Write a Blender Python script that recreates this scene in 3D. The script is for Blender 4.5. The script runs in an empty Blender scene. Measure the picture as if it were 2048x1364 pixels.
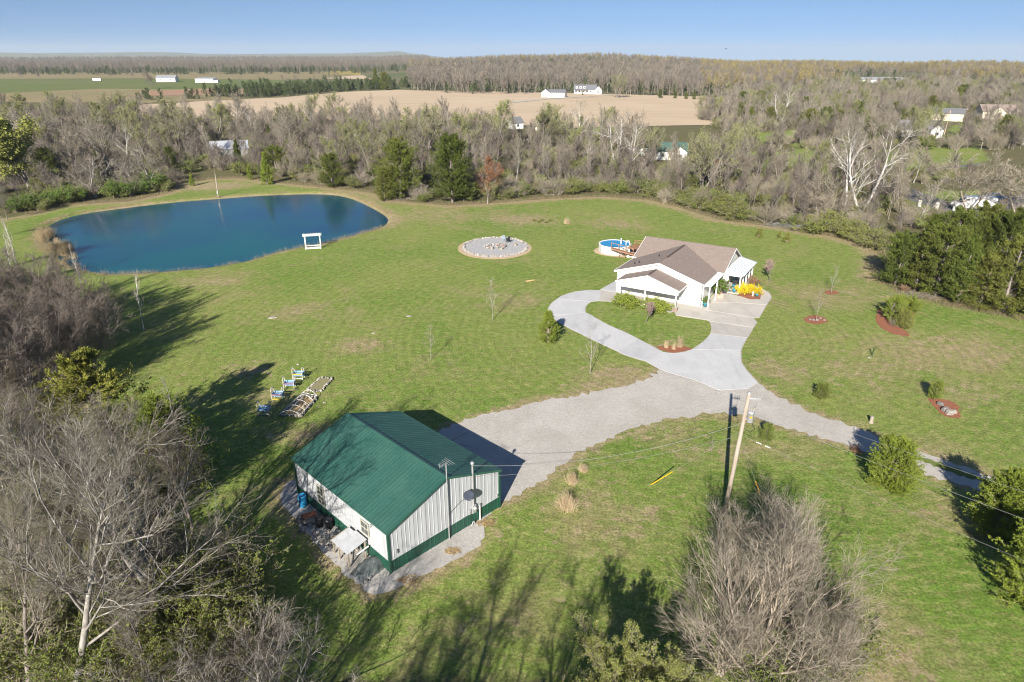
import bpy, math, random
import numpy as np
from mathutils import Vector, Matrix
R = math.radians
random.seed(7)
rng = np.random.default_rng(11)
sc = bpy.context.scene
col = sc.collection
# ---------------------------------------------------------------- camera
CAM_H, PITCH, FPX = 28.56, 0.40508, 1340.0
cam = bpy.data.cameras.new("camera"); cam_o = bpy.data.objects.new("camera", cam); col.objects.link(cam_o)
cam.sensor_width = 36.0; cam.lens = FPX/2048*36; cam.clip_start = .5; cam.clip_end = 40000
cam_o.location = (0, 0, CAM_H); cam_o.rotation_euler = (math.pi/2-PITCH, 0, 0)
sc.camera = cam_o
# ---------------------------------------------------------------- sky and sun
SUN_AZ, SUN_EL = 16.8, 27.0        # light travels towards azimuth 16.8 deg right of +Y
w = bpy.data.worlds.new("World"); sc.world = w; w.use_nodes = True
wn = w.node_tree.nodes; wl = w.node_tree.links
bgn = wn['Background']
sky = wn.new('ShaderNodeTexSky'); sky.sky_type = 'NISHITA'; sky.sun_disc = False
sky.sun_elevation = R(SUN_EL); sky.sun_rotation = R(180+SUN_AZ)
sky.air_density = 1.0; sky.dust_density = 0.15; sky.ozone_density = 4.5; sky.altitude = 400
tcw = wn.new('ShaderNodeTexCoord'); mpw = wn.new('ShaderNodeMapping'); mpw.inputs['Location'].default_value = (0, 0, .15)
wl.new(tcw.outputs['Generated'], mpw.inputs['Vector']); wl.new(mpw.outputs[0], sky.inputs[0])
tint = wn.new('ShaderNodeMix'); tint.data_type = 'RGBA'; tint.blend_type = 'MULTIPLY'; tint.inputs[0].default_value = 1; tint.inputs[7].default_value = (.95, .96, .98, 1)
wl.new(sky.outputs[0], tint.inputs[6]); wl.new(tint.outputs[2], bgn.inputs[0]); bgn.inputs[1].default_value = 0.057
sun = bpy.data.lights.new("sun", 'SUN'); sun.energy = 4.9; sun.angle = R(.5); sun.color = (1.0, .925, .81)
sun_o = bpy.data.objects.new("sun", sun); col.objects.link(sun_o)
ld = Vector((math.sin(R(SUN_AZ))*math.cos(R(SUN_EL)), math.cos(R(SUN_AZ))*math.cos(R(SUN_EL)), -math.sin(R(SUN_EL))))
sun_o.rotation_euler = ld.to_track_quat('-Z', 'Y').to_euler(); sun_o.location = (-20, -60, 60)
sc.view_settings.view_transform = 'Standard'; sc.view_settings.look = 'None'
sc.view_settings.exposure = 1.08; sc.view_settings.gamma = 1.0; sc.view_settings.use_curve_mapping = False
try:
    sc.cycles.max_bounces = 6; sc.cycles.diffuse_bounces = 3; sc.cycles.glossy_bounces = 3; sc.cycles.transmission_bounces = 4
    sc.cycles.transparent_max_bounces = 8; sc.cycles.volume_bounces = 0; sc.cycles.filter_width = 1.1
except Exception: pass

# ---------------------------------------------------------------- helpers
def at(px, py, z=0.0):
    "ground point (at height z) seen at that place of the photograph; every thing is then built in metres"
    u = (px-1024)/FPX; v = -(py-682)/FPX; c, s = math.cos(PITCH), math.sin(PITCH)
    d = (u, c+v*s, -s+v*c); t = (z-CAM_H)/d[2]
    return Vector((d[0]*t, d[1]*t, z))
def tag(o, label=None, cat=None, group=None, kind=None):
    if label: o['label'] = label
    if cat: o['category'] = cat
    if group: o['group'] = group
    if kind: o['kind'] = kind
    return o
def thing(name, label, cat, loc=(0, 0, 0), rz=0.0, group=None):
    o = bpy.data.objects.new(name, None); col.objects.link(o)
    o.empty_display_size = .3; o.location = loc; o.rotation_euler = (0, 0, rz)
    return tag(o, label, cat, group)
def link_mesh(name, me, parent=None, loc=None, rz=None):
    o = bpy.data.objects.new(name, me); col.objects.link(o)
    if parent: o.parent = parent
    if loc is not None: o.location = loc
    if rz is not None: o.rotation_euler = (0, 0, rz)
    return o
def copy_tree(o, parent=None):
    c = o.copy(); col.objects.link(c)
    if parent: c.parent = parent
    for ch in list(o.children): copy_tree(ch, c)
    return c
def hexc(h):
    h = h.lstrip('#'); v = [int(h[i:i+2], 16)/255 for i in (0, 2, 4)]
    return tuple((x/12.92 if x < .04045 else ((x+.055)/1.055)**2.4) for x in v)
class MB:
    def __init__(s): s.v = []; s.f = []
    def add(s, vs, fs):
        n = len(s.v); s.v += [tuple(v) for v in vs]; s.f += [tuple(i+n for i in f) for f in fs]; return s
    def box(s, c, d, rz=0, rx=0, ry=0):
        x, y, z = d[0]/2, d[1]/2, d[2]/2
        m = Matrix.Rotation(rz, 3, 'Z') @ Matrix.Rotation(ry, 3, 'Y') @ Matrix.Rotation(rx, 3, 'X'); c = Vector(c)
        vs = [c+m @ Vector((a*x, b*y, e*z)) for e in (-1, 1) for a, b in ((-1, -1), (1, -1), (1, 1), (-1, 1))]
        return s.add(vs, [(0, 3, 2, 1), (4, 5, 6, 7), (0, 1, 5, 4), (1, 2, 6, 5), (2, 3, 7, 6), (3, 0, 4, 7)])
    def cham(s, c, d, b=.01, rz=0):
        "box with chamfered vertical and top edges"
        x, y, z = d[0]/2, d[1]/2, d[2]/2; c = Vector(c); m = Matrix.Rotation(rz, 3, 'Z')
        def ring(ix, zz): return [c+m @ Vector(p+(zz,)) for p in ((-x+ix, -y), (x-ix, -y), (x, -y+ix), (x, y-ix), (x-ix, y), (-x+ix, y), (-x, y-ix), (-x, -y+ix))]
        def ring2(ix, zz): return [c+m @ Vector((p[0]*(x-b)/x, p[1]*(y-b)/y, zz)) for p in ((-x+ix, -y), (x-ix, -y), (x, -y+ix), (x, y-ix), (x-ix, y), (-x+ix, y), (-x, y-ix), (-x, -y+ix))]
        vs = ring(b, -z)+ring(b, z-b)+ring2(b, z)
        fs = [tuple(range(7, -1, -1)), tuple(range(16, 24))]
        for k in (0, 8): fs += [(k+i, k+(i+1) % 8, k+8+(i+1) % 8, k+8+i) for i in range(8)]
        return s.add(vs, fs)
    def bar(s, a, b, r, k=6, r2=None, cap=True):
        a = Vector(a); b = Vector(b); d = (b-a)
        if d.length < 1e-6: return s
        q = d.normalized().to_track_quat('Z', 'Y'); r2 = r if r2 is None else r2
        vs = []
        for p, rr in ((a, r), (b, r2)):
            vs += [p+q @ Vector((math.cos(2*math.pi*i/k+.5)*rr, math.sin(2*math.pi*i/k+.5)*rr, 0)) for i in range(k)]
        fs = [(i, (i+1) % k, k+(i+1) % k, k+i) for i in range(k)]
        if cap: fs += [tuple(range(k-1, -1, -1)), tuple(range(k, 2*k))]
        return s.add(vs, fs)
    def path(s, pts, r, k=5):
        for a, b in zip(pts[:-1], pts[1:]): s.bar(a, b, r, k)
        return s
    def lathe(s, c, prof, k=16):
        "prof: list of (radius, z)"
        c = Vector(c); vs = []; fs = []
        for r_, z in prof: vs += [c+Vector((math.cos(2*math.pi*i/k)*r_, math.sin(2*math.pi*i/k)*r_, z)) for i in range(k)]
        for j in range(len(prof)-1): fs += [(j*k+i, j*k+(i+1) % k, (j+1)*k+(i+1) % k, (j+1)*k+i) for i in range(k)]
        if prof[0][0] > 1e-4: fs.append(tuple(range(k-1, -1, -1)))
        if prof[-1][0] > 1e-4: fs.append(tuple(range((len(prof)-1)*k, len(prof)*k)))
        return s.add(vs, fs)
    def prism(s, pts, z0, z1):
        n = len(pts); A = sum(pts[i][0]*pts[(i+1) % n][1]-pts[(i+1) % n][0]*pts[i][1] for i in range(n))
        if A < 0: pts = pts[::-1]
        vs = [(p[0], p[1], z0) for p in pts]+[(p[0], p[1], z1) for p in pts]
        return s.add(vs, [tuple(range(n-1, -1, -1)), tuple(range(n, 2*n))]+[(i, (i+1) % n, n+(i+1) % n, n+i) for i in range(n)])
    def plate(s, pts, th):
        "flat polygon in space (3D pts) given a thickness downwards along its normal"
        P = [Vector(p) for p in pts]; n = (P[1]-P[0]).cross(P[2]-P[0]).normalized()
        if n.z < 0: P = P[::-1]; n = -n
        k = len(P); vs = [p for p in P]+[p-n*th for p in P]
        return s.add(vs, [tuple(range(k)), tuple(range(2*k-1, k-1, -1))]+[(i, i+k, (i+1) % k+k, (i+1) % k) for i in range(k)])
    def rock(s, c, d, seed=0, rz=0):
        r_ = random.Random(seed); c = Vector(c); m = Matrix.Rotation(rz, 3, 'Z')
        vs = []; k = 7
        for z, q in ((-.5, .75), (-.1, 1.0), (.3, .86), (.5, .5)):
            for i in range(k):
                a = 2*math.pi*i/k+r_.uniform(-.2, .2); rr = q*r_.uniform(.8, 1.08)*.5
                vs.append(c+m @ Vector((math.cos(a)*rr*d[0], math.sin(a)*rr*d[1], (z+r_.uniform(-.07, .07))*d[2])))
        fs = [tuple(range(k-1, -1, -1)), tuple(range(3*k, 4*k))]
        for j in range(3): fs += [(j*k+i, j*k+(i+1) % k, (j+1)*k+(i+1) % k, (j+1)*k+i) for i in range(k)]
        return s.add(vs, fs)
    def build(s, name, mat, parent=None, smooth=False, loc=None, rz=None):
        me = bpy.data.meshes.new(name); me.from_pydata(s.v, [], s.f); me.materials.append(mat)
        if smooth:
            for p in me.polygons: p.use_smooth = True
        me.update()
        return link_mesh(name, me, parent, loc, rz)
def np_mesh(name, V, F, mat, attr=None):
    "V (n,3), F (m,4) or (m,3)"
    me = bpy.data.meshes.new(name); V = np.asarray(V, dtype=np.float32); F = np.asarray(F, dtype=np.int32); k = F.shape[1]
    me.vertices.add(len(V)); me.vertices.foreach_set('co', V.ravel())
    me.loops.add(F.size); me.loops.foreach_set('vertex_index', F.ravel())
    me.polygons.add(len(F)); me.polygons.foreach_set('loop_start', np.arange(0, F.size, k, dtype=np.int32))
    if attr:
        for an, av in attr.items():
            at_ = me.attributes.new(an, 'FLOAT', 'FACE'); at_.data.foreach_set('value', np.asarray(av, dtype=np.float32))
    me.update(calc_edges=True); me.materials.append(mat)
    return me

# ---------------------------------------------------------------- materials
def new_mat(name):
    m = bpy.data.materials.new(name); m.use_nodes = True; nt = m.node_tree
    return m, nt, nt.nodes, nt.links, nt.nodes['Principled BSDF']
def mixc(n, l, fac, a, b, mode='MIX'):
    x = n.new('ShaderNodeMix'); x.data_type = 'RGBA'; x.blend_type = mode
    for i, v in ((0, fac), (6, a), (7, b)):
        if isinstance(v, bpy.types.NodeSocket): l.new(v, x.inputs[i])
        elif i == 0: x.inputs[0].default_value = v
        else: x.inputs[i].default_value = (*v[:3], 1)
    return x.outputs[2]
def noise(n, l, vec, scale, detail=3, rough=.55, dist=0):
    x = n.new('ShaderNodeTexNoise'); x.inputs['Scale'].default_value = scale; x.inputs['Detail'].default_value = detail
    x.inputs['Roughness'].default_value = rough; x.inputs['Distortion'].default_value = dist
    if vec is not None: l.new(vec, x.inputs['Vector'])
    return x.outputs['Fac']
def ramp(n, l, v, lo, hi, a=0.0, b=1.0):
    x = n.new('ShaderNodeMapRange'); x.inputs[1].default_value = lo; x.inputs[2].default_value = hi
    x.inputs[3].default_value = a; x.inputs[4].default_value = b; l.new(v, x.inputs[0]); return x.outputs[0]
def mapv(n, l, vec, sx=1, sy=1, sz=1, rz=0):
    x = n.new('ShaderNodeMapping'); x.inputs['Scale'].default_value = (sx, sy, sz); x.inputs['Rotation'].default_value = (0, 0, rz)
    l.new(vec, x.inputs['Vector']); return x.outputs[0]
def M(name, c, c2=None, scale=4.0, rough=.7, metal=0.0, fine=40.0, famt=.12, bump=0.0, bscale=30.0, objrand=0.0, spec=None, stretch=None):
    "plain procedural surface: two tones mixed by a broad noise, a finer mottling, and fine relief"
    m, nt, n, l, p = new_mat(name)
    tc = n.new('ShaderNodeTexCoord'); vec = tc.outputs['Object']
    if stretch: vec = mapv(n, l, vec, *stretch)
    c2 = c2 or tuple(x*.82 for x in c)
    k = mixc(n, l, ramp(n, l, noise(n, l, vec, scale), .35, .65), c, c2)
    fn = ramp(n, l, noise(n, l, vec, fine, 2), .3, .7, 1-famt, 1+famt)
    hs = n.new('ShaderNodeHueSaturation'); l.new(k, hs.inputs['Color']); l.new(fn, hs.inputs['Value'])
    out = hs.outputs[0]
    if objrand:
        oi = n.new('ShaderNodeObjectInfo'); h2 = n.new('ShaderNodeHueSaturation'); l.new(out, h2.inputs['Color'])
        l.new(ramp(n, l, oi.outputs['Random'], 0, 1, 1-objrand, 1+objrand), h2.inputs['Value']); out = h2.outputs[0]
    l.new(out, p.inputs['Base Color']); p.inputs['Roughness'].default_value = rough; p.inputs['Metallic'].default_value = metal
    if spec is not None: p.inputs['Specular IOR Level'].default_value = spec
    if bump:
        b = n.new('ShaderNodeBump'); b.inputs['Strength'].default_value = bump; b.inputs['Distance'].default_value = .02
        l.new(noise(n, l, vec, bscale, 3), b.inputs['Height']); l.new(b.outputs[0], p.inputs['Normal'])
    return m
def leafmat(name, c1, c2, c3=None, trans=.25, objrand=.18, rough=.6, mottle=0):
    "foliage and twigs: each small face has its own tint (face attribute), each plant its own tone"
    m, nt, n, l, p = new_mat(name)
    a = n.new('ShaderNodeAttribute'); a.attribute_name = 'tint'
    k = mixc(n, l, a.outputs['Fac'], c1, c2)
    oi = n.new('ShaderNodeObjectInfo')
    if c3: k = mixc(n, l, ramp(n, l, oi.outputs['Random'], .2, 1.0, 0, .75), k, c3)
    hs = n.new('ShaderNodeHueSaturation'); l.new(k, hs.inputs['Color'])
    mu = n.new('ShaderNodeMath'); mu.operation = 'MULTIPLY_ADD'; l.new(oi.outputs['Random'], mu.inputs[0]); mu.inputs[1].default_value = 7.31; mu.inputs[2].default_value = 0
    fr = n.new('ShaderNodeMath'); fr.operation = 'FRACT'; l.new(mu.outputs[0], fr.inputs[0])
    l.new(ramp(n, l, fr.outputs[0], 0, 1, 1-objrand, 1+objrand), hs.inputs['Value'])
    n.remove(p)
    if mottle:
        tcm = n.new('ShaderNodeTexCoord'); h3 = n.new('ShaderNodeHueSaturation'); l.new(hs.outputs[0], h3.inputs['Color'])
        l.new(ramp(n, l, noise(n, l, mapv(n, l, tcm.outputs['Object'], 1, 1, .5), mottle, 5, .7), .38, .62, .5, 1.25), h3.inputs['Value']); hs = h3
    d = n.new('ShaderNodeBsdfDiffuse'); l.new(hs.outputs[0], d.inputs[0]); o = d.outputs[0]
    if trans:
        t = n.new('ShaderNodeBsdfTranslucent'); l.new(hs.outputs[0], t.inputs[0]); mx = n.new('ShaderNodeMixShader'); mx.inputs[0].default_value = trans
        l.new(o, mx.inputs[1]); l.new(t.outputs[0], mx.inputs[2]); o = mx.outputs[0]
    l.new(o, n['Material Output'].inputs[0])
    return m
# shared materials
m_white = M('white_paint', (.74, .74, .72), (.68, .68, .66), rough=.55, famt=.03)
m_siding = M('vinyl_siding', (.72, .71, .67), (.68, .67, .63), rough=.6, famt=.03)
m_wmetal = M('white_ribbed_metal', (.43, .45, .48), (.37, .385, .41), scale=1.2, rough=.45, fine=14, famt=.06, stretch=(2.5, 2.5, .35))
m_gmetal = M('green_ribbed_metal', (.012, .070, .046), (.010, .060, .040), scale=.8, rough=.36, famt=.04)
m_groof = M('green_roof_metal', (.036, .104, .082), (.024, .086, .068), scale=.6, rough=.42, fine=5, famt=.09, objrand=.07)
m_galv = M('galvanised_steel', (.42, .43, .44), (.34, .35, .36), rough=.4, metal=.3)
m_roofmetal = M('pale_metal_roof', (.50, .54, .60), (.46, .50, .56), rough=.4)
m_dark = M('dark_plastic', (.02, .022, .026), rough=.5)
m_black = M('black_rubber', (.012, .012, .013), rough=.7)
m_glass = M('window_glass', (.03, .04, .05), (.05, .06, .07), scale=2, rough=.08, spec=.8)
m_curtain = M('dark_interior', (.05, .05, .05), rough=.8)
m_blue = M('blue_plastic', (.03, .26, .50), (.02, .22, .46), rough=.35, famt=.04)
m_wood = M('treated_wood', (.30, .155, .085), (.22, .11, .06), scale=3, rough=.7, bump=.3)
m_oldwood = M('weathered_wood', (.33, .29, .23), (.24, .21, .17), scale=2, rough=.85, bump=.4, stretch=(6, 6, .6))
m_pole = M('pole_wood', (.36, .32, .27), (.27, .21, .16), scale=1.2, rough=.85, bump=.5, fine=22, famt=.22, stretch=(5, 5, .35))
m_rust = M('rusty_metal', (.22, .08, .04), (.12, .05, .03), scale=6, rough=.8, bump=.3)
m_stone = M('pale_limestone', (.38, .355, .32), (.25, .23, .21), scale=5, rough=.9, bump=.6, objrand=.3)
m_rock = M('grey_rock', (.24, .23, .22), (.15, .145, .14), scale=4, rough=.9, bump=.7, objrand=.35)
m_brick = M('brick_pier', (.30, .22, .19), (.22, .17, .15), scale=14, rough=.9, bump=.3)
m_straw = M('straw', (.50, .36, .17), (.38, .26, .12), scale=6, fine=30, famt=.3, rough=.95, bump=1.0)
m_mulch = M('red_mulch', (.33, .125, .065), (.20, .075, .042), scale=9, fine=26, famt=.4, rough=.95, bump=1.0)
m_soil = M('garden_soil', (.26, .20, .13), (.20, .22, .09), scale=5, fine=26, famt=.3, rough=.95, bump=.8)
m_sand = M('sand_base', (.50, .38, .25), (.42, .31, .2), scale=2, fine=18, famt=.15, rough=.95, bump=.5)
m_tarp = M('grey_tarp', (.13, .15, .15), (.08, .10, .10), scale=3, rough=.6, bump=.4, bscale=6)
m_yellow = M('yellow_guard', (.75, .42, .01), rough=.5)
m_terra = M('terracotta', (.45, .28, .2), rough=.8)
m_teal = M('teal_glaze', (.05, .28, .36), rough=.3)
m_pink = M('pink_planter', (.50, .33, .27), rough=.8)
m_orange = M('orange_flowers', (.6, .25, .03), (.3, .2, .04), scale=12, rough=.8, famt=.4)
m_asphalt = M('old_asphalt', (.15, .145, .14), (.11, .105, .10), scale=.6, fine=8, famt=.15, rough=.9)
m_glroof = M('grey_shingles', (.16, .165, .18), (.12, .125, .14), scale=3, rough=.9)
m_greensh = M('green_shingles', (.06, .12, .10), (.05, .10, .085), scale=2, rough=.85)
m_cream = M('cream_siding', (.60, .55, .42), (.55, .50, .38), rough=.7, famt=.04)
m_wire = M('aluminium_cable', (.20, .205, .21), rough=.5)
m_net = M('green_pond_stain', (.05, .1, .04), rough=.9)

def shingle_mat(name, c1, c2):
    m, nt, n, l, p = new_mat(name)
    tc = n.new('ShaderNodeTexCoord'); uv = tc.outputs['Object']
    br = n.new('ShaderNodeTexBrick'); br.inputs['Scale'].default_value = 1; br.inputs['Brick Width'].default_value = .33
    br.inputs['Row Height'].default_value = .15; br.inputs['Mortar Size'].default_value = .008; br.inputs['Mortar Smooth'].default_value = .3
    br.inputs['Color1'].default_value = (*c1, 1); br.inputs['Color2'].default_value = (*c2, 1); br.inputs['Mortar'].default_value = (*[x*.6 for x in c2], 1)
    l.new(uv, br.inputs['Vector'])
    k = mixc(n, l, ramp(n, l, noise(n, l, uv, 1.1, 4), .3, .7, 0, .5), br.outputs[0], [x*.78 for x in c1])
    hs = n.new('ShaderNodeHueSaturation'); l.new(k, hs.inputs['Color']); l.new(ramp(n, l, noise(n, l, uv, 9, 3), .3, .7, .78, 1.22), hs.inputs['Value'])
    l.new(hs.outputs[0], p.inputs['Base Color']); p.inputs['Roughness'].default_value = .95
    b = n.new('ShaderNodeBump'); b.inputs['Strength'].default_value = .6; b.inputs['Distance'].default_value = .02
    l.new(br.outputs['Fac'], b.inputs['Height']); b.invert = True; l.new(b.outputs[0], p.inputs['Normal'])
    return m
m_shingle = shingle_mat('brown_shingles', (.285, .228, .198), (.215, .172, .152))

def concrete_mat(name, c, c2, lines=0):
    m, nt, n, l, p = new_mat(name)
    g = n.new('ShaderNodeNewGeometry'); v = g.outputs['Position']
    k = mixc(n, l, ramp(n, l, noise(n, l, v, .35, 5, .6, .6), .35, .7), c, c2)
    k = mixc(n, l, ramp(n, l, noise(n, l, mapv(n, l, v, 1, .25, 1, R(-30)), .9, 5, .65), .50, .72, 0, .5), k, [x*.78 for x in c2])
    hs = n.new('ShaderNodeHueSaturation'); l.new(k, hs.inputs['Color']); l.new(ramp(n, l, noise(n, l, v, 7, 4), .3, .7, .92, 1.07), hs.inputs['Value'])
    l.new(hs.outputs[0], p.inputs['Base Color']); p.inputs['Roughness'].default_value = .88
    b = n.new('ShaderNodeBump'); b.inputs['Strength'].default_value = .25; b.inputs['Distance'].default_value = .01
    l.new(noise(n, l, v, 40, 2), b.inputs['Height']); l.new(b.outputs[0], p.inputs['Normal'])
    return m
m_conc = concrete_mat('pale_concrete', (.48, .485, .495), (.42, .425, .44))
m_conc2 = concrete_mat('newer_concrete', (.52, .525, .53), (.46, .465, .475))
m_conc3 = concrete_mat('beige_concrete', (.50, .47, .43), (.43, .405, .37))
m_conc4 = concrete_mat('brown_concrete', (.44, .415, .385), (.38, .36, .335))

def gravel_mat(name, c, c2, weeds=.0, sc_=1.0):
    m, nt, n, l, p = new_mat(name)
    g = n.new('ShaderNodeNewGeometry'); v = g.outputs['Position']
    k = mixc(n, l, ramp(n, l, noise(n, l, v, .25, 5, .6, .8), .35, .68), c, c2)
    k = mixc(n, l, ramp(n, l, noise(n, l, v, 1.3, 6, .7, .4), .60, .78, 0, .6), k, (.30, .25, .17))
    k = mixc(n, l, ramp(n, l, noise(n, l, v, 2.1, 5, .7), .66, .74, 0, weeds), k, (.12, .16, .045))
    vo = n.new('ShaderNodeTexVoronoi'); vo.inputs['Scale'].default_value = 9*sc_; l.new(v, vo.inputs['Vector'])
    bw = n.new('ShaderNodeRGBToBW'); l.new(vo.outputs['Color'], bw.inputs[0])
    hs = n.new('ShaderNodeHueSaturation'); l.new(k, hs.inputs['Color'])
    l.new(ramp(n, l, bw.outputs[0], .1, .9, .89, 1.10), hs.inputs['Value'])
    l.new(hs.outputs[0], p.inputs['Base Color']); p.inputs['Roughness'].default_value = .95
    b = n.new('ShaderNodeBump'); b.inputs['Strength'].default_value = .7; b.inputs['Distance'].default_value = .04
    l.new(bw.outputs[0], b.inputs['Height']); l.new(b.outputs[0], p.inputs['Normal'])
    return m
m_gravel = gravel_mat('driveway_gravel', (.46, .435, .40), (.39, .365, .33), .8)
m_gravel2 = gravel_mat('grey_gravel', (.42, .405, .385), (.33, .315, .30), .4, .8)

def ground_mat():
    m, nt, n, l, p = new_mat('ground_cover')
    g = n.new('ShaderNodeNewGeometry'); v = g.outputs['Position']
    at_ = n.new('ShaderNodeAttribute'); at_.attribute_name = 'cover'
    sp = n.new('ShaderNodeSeparateColor'); l.new(at_.outputs['Color'], sp.inputs[0])
    dry, lit, far_ = sp.outputs[0], sp.outputs[1], sp.outputs[2]
    green = mixc(n, l, ramp(n, l, noise(n, l, v, .045, 4, .6, .5), .36, .62), (.138, .225, .038), (.205, .255, .064))
    green = mixc(n, l, ramp(n, l, noise(n, l, v, .35, 5, .65, .6), .50, .72, 0, .55), green, (.125, .210, .036))
    # mown grain: streaky, finer noises
    st = noise(n, l, mapv(n, l, v, .7, 1.3, 1, R(24)), 1.5, 6, .75, .5)
    green = mixc(n, l, ramp(n, l, st, .47, .64, 0, .62), green, (.33, .29, .13))
    # thatch patches
    pt = noise(n, l, v, .16, 7, .72, .7)
    ad = n.new('ShaderNodeMath'); ad.operation = 'MULTIPLY_ADD'; l.new(dry, ad.inputs[0]); ad.inputs[1].default_value = .30; l.new(pt, ad.inputs[2])
    k = mixc(n, l, ramp(n, l, ad.outputs[0], .53, .74, 0, .72), green, (.315, .255, .140))
    pt2 = noise(n, l, v, .9, 7, .75, .6)
    ad2 = n.new('ShaderNodeMath'); ad2.operation = 'MULTIPLY_ADD'; l.new(dry, ad2.inputs[0]); ad2.inputs[1].default_value = .22; l.new(pt2, ad2.inputs[2])
    k = mixc(n, l, ramp(n, l, ad2.outputs[0], .62, .68, 0, .75), k, (.36, .28, .18))
    # faint mower passes curving round the house
    mp = n.new('ShaderNodeMapping'); mp.inputs['Location'].default_value = (-22, -70, 0); l.new(v, mp.inputs['Vector'])
    wv = n.new('ShaderNodeTexWave'); wv.wave_type = 'RINGS'; wv.rings_direction = 'Z'; wv.inputs['Scale'].default_value = .33; wv.inputs['Distortion'].default_value = 3.0; wv.inputs['Detail Scale'].default_value = .25; wv.inputs['Detail'].default_value = 2
    l.new(mp.outputs[0], wv.inputs['Vector']); k = mixc(n, l, ramp(n, l, wv.outputs['Fac'], .2, .8, 0, .16), k, (.10, .13, .03))
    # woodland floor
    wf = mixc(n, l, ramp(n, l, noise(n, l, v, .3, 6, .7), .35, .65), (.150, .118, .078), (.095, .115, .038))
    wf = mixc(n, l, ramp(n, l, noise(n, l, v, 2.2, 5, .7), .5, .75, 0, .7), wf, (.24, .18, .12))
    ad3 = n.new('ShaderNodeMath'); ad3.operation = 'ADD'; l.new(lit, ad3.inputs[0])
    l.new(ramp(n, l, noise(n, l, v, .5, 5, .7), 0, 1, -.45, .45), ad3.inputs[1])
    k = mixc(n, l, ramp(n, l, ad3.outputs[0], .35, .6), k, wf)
    # far land
    fl = mixc(n, l, ramp(n, l, noise(n, l, v, .004, 4), .4, .6), (.17, .15, .09), (.10, .13, .05))
    k = mixc(n, l, far_, k, fl)
    hs = n.new('ShaderNodeHueSaturation'); l.new(k, hs.inputs['Color'])
    fn = noise(n, l, v, 5.5, 6, .82)
    mid = ramp(n, l, noise(n, l, v, 1.4, 4, .7, .8), .38, .62, .84, 1.16); fv = ramp(n, l, fn, .38, .62, .58, 1.40)
    mm = n.new('ShaderNodeMath'); mm.operation = 'MULTIPLY'; l.new(mid, mm.inputs[0]); l.new(fv, mm.inputs[1]); l.new(mm.outputs[0], hs.inputs['Value'])
    l.new(hs.outputs[0], p.inputs['Base Color']); p.inputs['Roughness'].default_value = 1.0; p.inputs['Specular IOR Level'].default_value = .1
    b = n.new('ShaderNodeBump'); b.inputs['Strength'].default_value = .9; b.inputs['Distance'].default_value = .09
    l.new(noise(n, l, v, 5.0, 6, .8), b.inputs['Height']); l.new(b.outputs[0], p.inputs['Normal'])
    return m
m_ground = ground_mat()
def field_mat(name, c, c2, rz=0, s=1.0):
    m, nt, n, l, p = new_mat(name)
    g = n.new('ShaderNodeNewGeometry'); v = g.outputs['Position']
    k = mixc(n, l, ramp(n, l, noise(n, l, v, .012*s, 5, .6, .5), .35, .65), c, c2)
    k = mixc(n, l, ramp(n, l, noise(n, l, mapv(n, l, v, .02, .5, 1, rz), 1.0, 4, .6), .4, .65, 0, .6), k, [x*.76 for x in c2])
    k = mixc(n, l, ramp(n, l, noise(n, l, v, .06, 5, .7), .55, .75, 0, .35), k, [x*1.12 for x in c])
    l.new(k, p.inputs['Base Color']); p.inputs['Roughness'].default_value = 1; p.inputs['Specular IOR Level'].default_value = .1
    return m
m_tan = field_mat('stubble_field', (.56, .445, .32), (.50, .395, .28), R(14))
m_green = field_mat('winter_wheat', (.12, .17, .05), (.16, .17, .07), R(4))
m_ochre = field_mat('mustard_field', (.40, .33, .09), (.34, .28, .1), R(3))
m_drypast = field_mat('dry_pasture', (.30, .24, .14), (.24, .21, .11), R(5))
m_clay = field_mat('bare_clay', (.34, .20, .13), (.38, .26, .18), R(5))
m_yard = field_mat('yard_grass', (.11, .17, .035), (.16, .17, .06), R(5), 6)

def water_mat():
    m, nt, n, l, p = new_mat('pond_water')
    g = n.new('ShaderNodeNewGeometry'); v = g.outputs['Position']
    k = mixc(n, l, ramp(n, l, noise(n, l, v, .035, 4), .38, .62), (.002, .048, .105), (.004, .088, .098))
    l.new(k, p.inputs['Base Color']); p.inputs['Roughness'].default_value = .10; p.inputs['IOR'].default_value = 1.333
    p.inputs['Specular IOR Level'].default_value = .5; p.inputs['Roughness'].default_value = .08
    b = n.new('ShaderNodeBump'); b.inputs['Strength'].default_value = .35; b.inputs['Distance'].default_value = .06
    l.new(noise(n, l, mapv(n, l, v, 1, .5, 1, R(20)), 2.6, 4, .6), b.inputs['Height']); l.new(b.outputs[0], p.inputs['Normal'])
    return m
m_water = water_mat()
m_pool = M('pool_water', (.01, .20, .42), (.015, .27, .50), scale=1.2, rough=.06, bump=.25, bscale=4)
# bark and foliage
bark_pale = leafmat('pale_bark', (.38, .36, .33), (.24, .225, .205), trans=0, mottle=3)
twig_near = leafmat('near_twigs', (.30, .275, .235), (.070, .062, .052), (.20, .185, .12), trans=0)  # grey twigs darkened: shade of tree on tree put into the colour
bark_tan = leafmat('tan_bark', (.38, .33, .27), (.26, .22, .17), trans=0, mottle=4)
bark_grey = leafmat('grey_bark', (.25, .22, .20), (.16, .14, .125), trans=0)
bark_white = leafmat('white_bark', (.66, .64, .60), (.48, .46, .42), trans=0, objrand=.06, mottle=2)
twig_grey = leafmat('grey_twigs', (.42, .375, .31), (.14, .122, .10), (.30, .27, .18), trans=0)
twig_dark = leafmat('dark_twigs', (.26, .222, .19), (.085, .072, .062), trans=0)
twig_tan = leafmat('tan_twigs', (.43, .385, .31), (.13, .112, .088), trans=0)
twig_far = leafmat('far_wood_twigs', (.245, .225, .195), (.16, .145, .125), (.235, .20, .15), trans=0)
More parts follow.
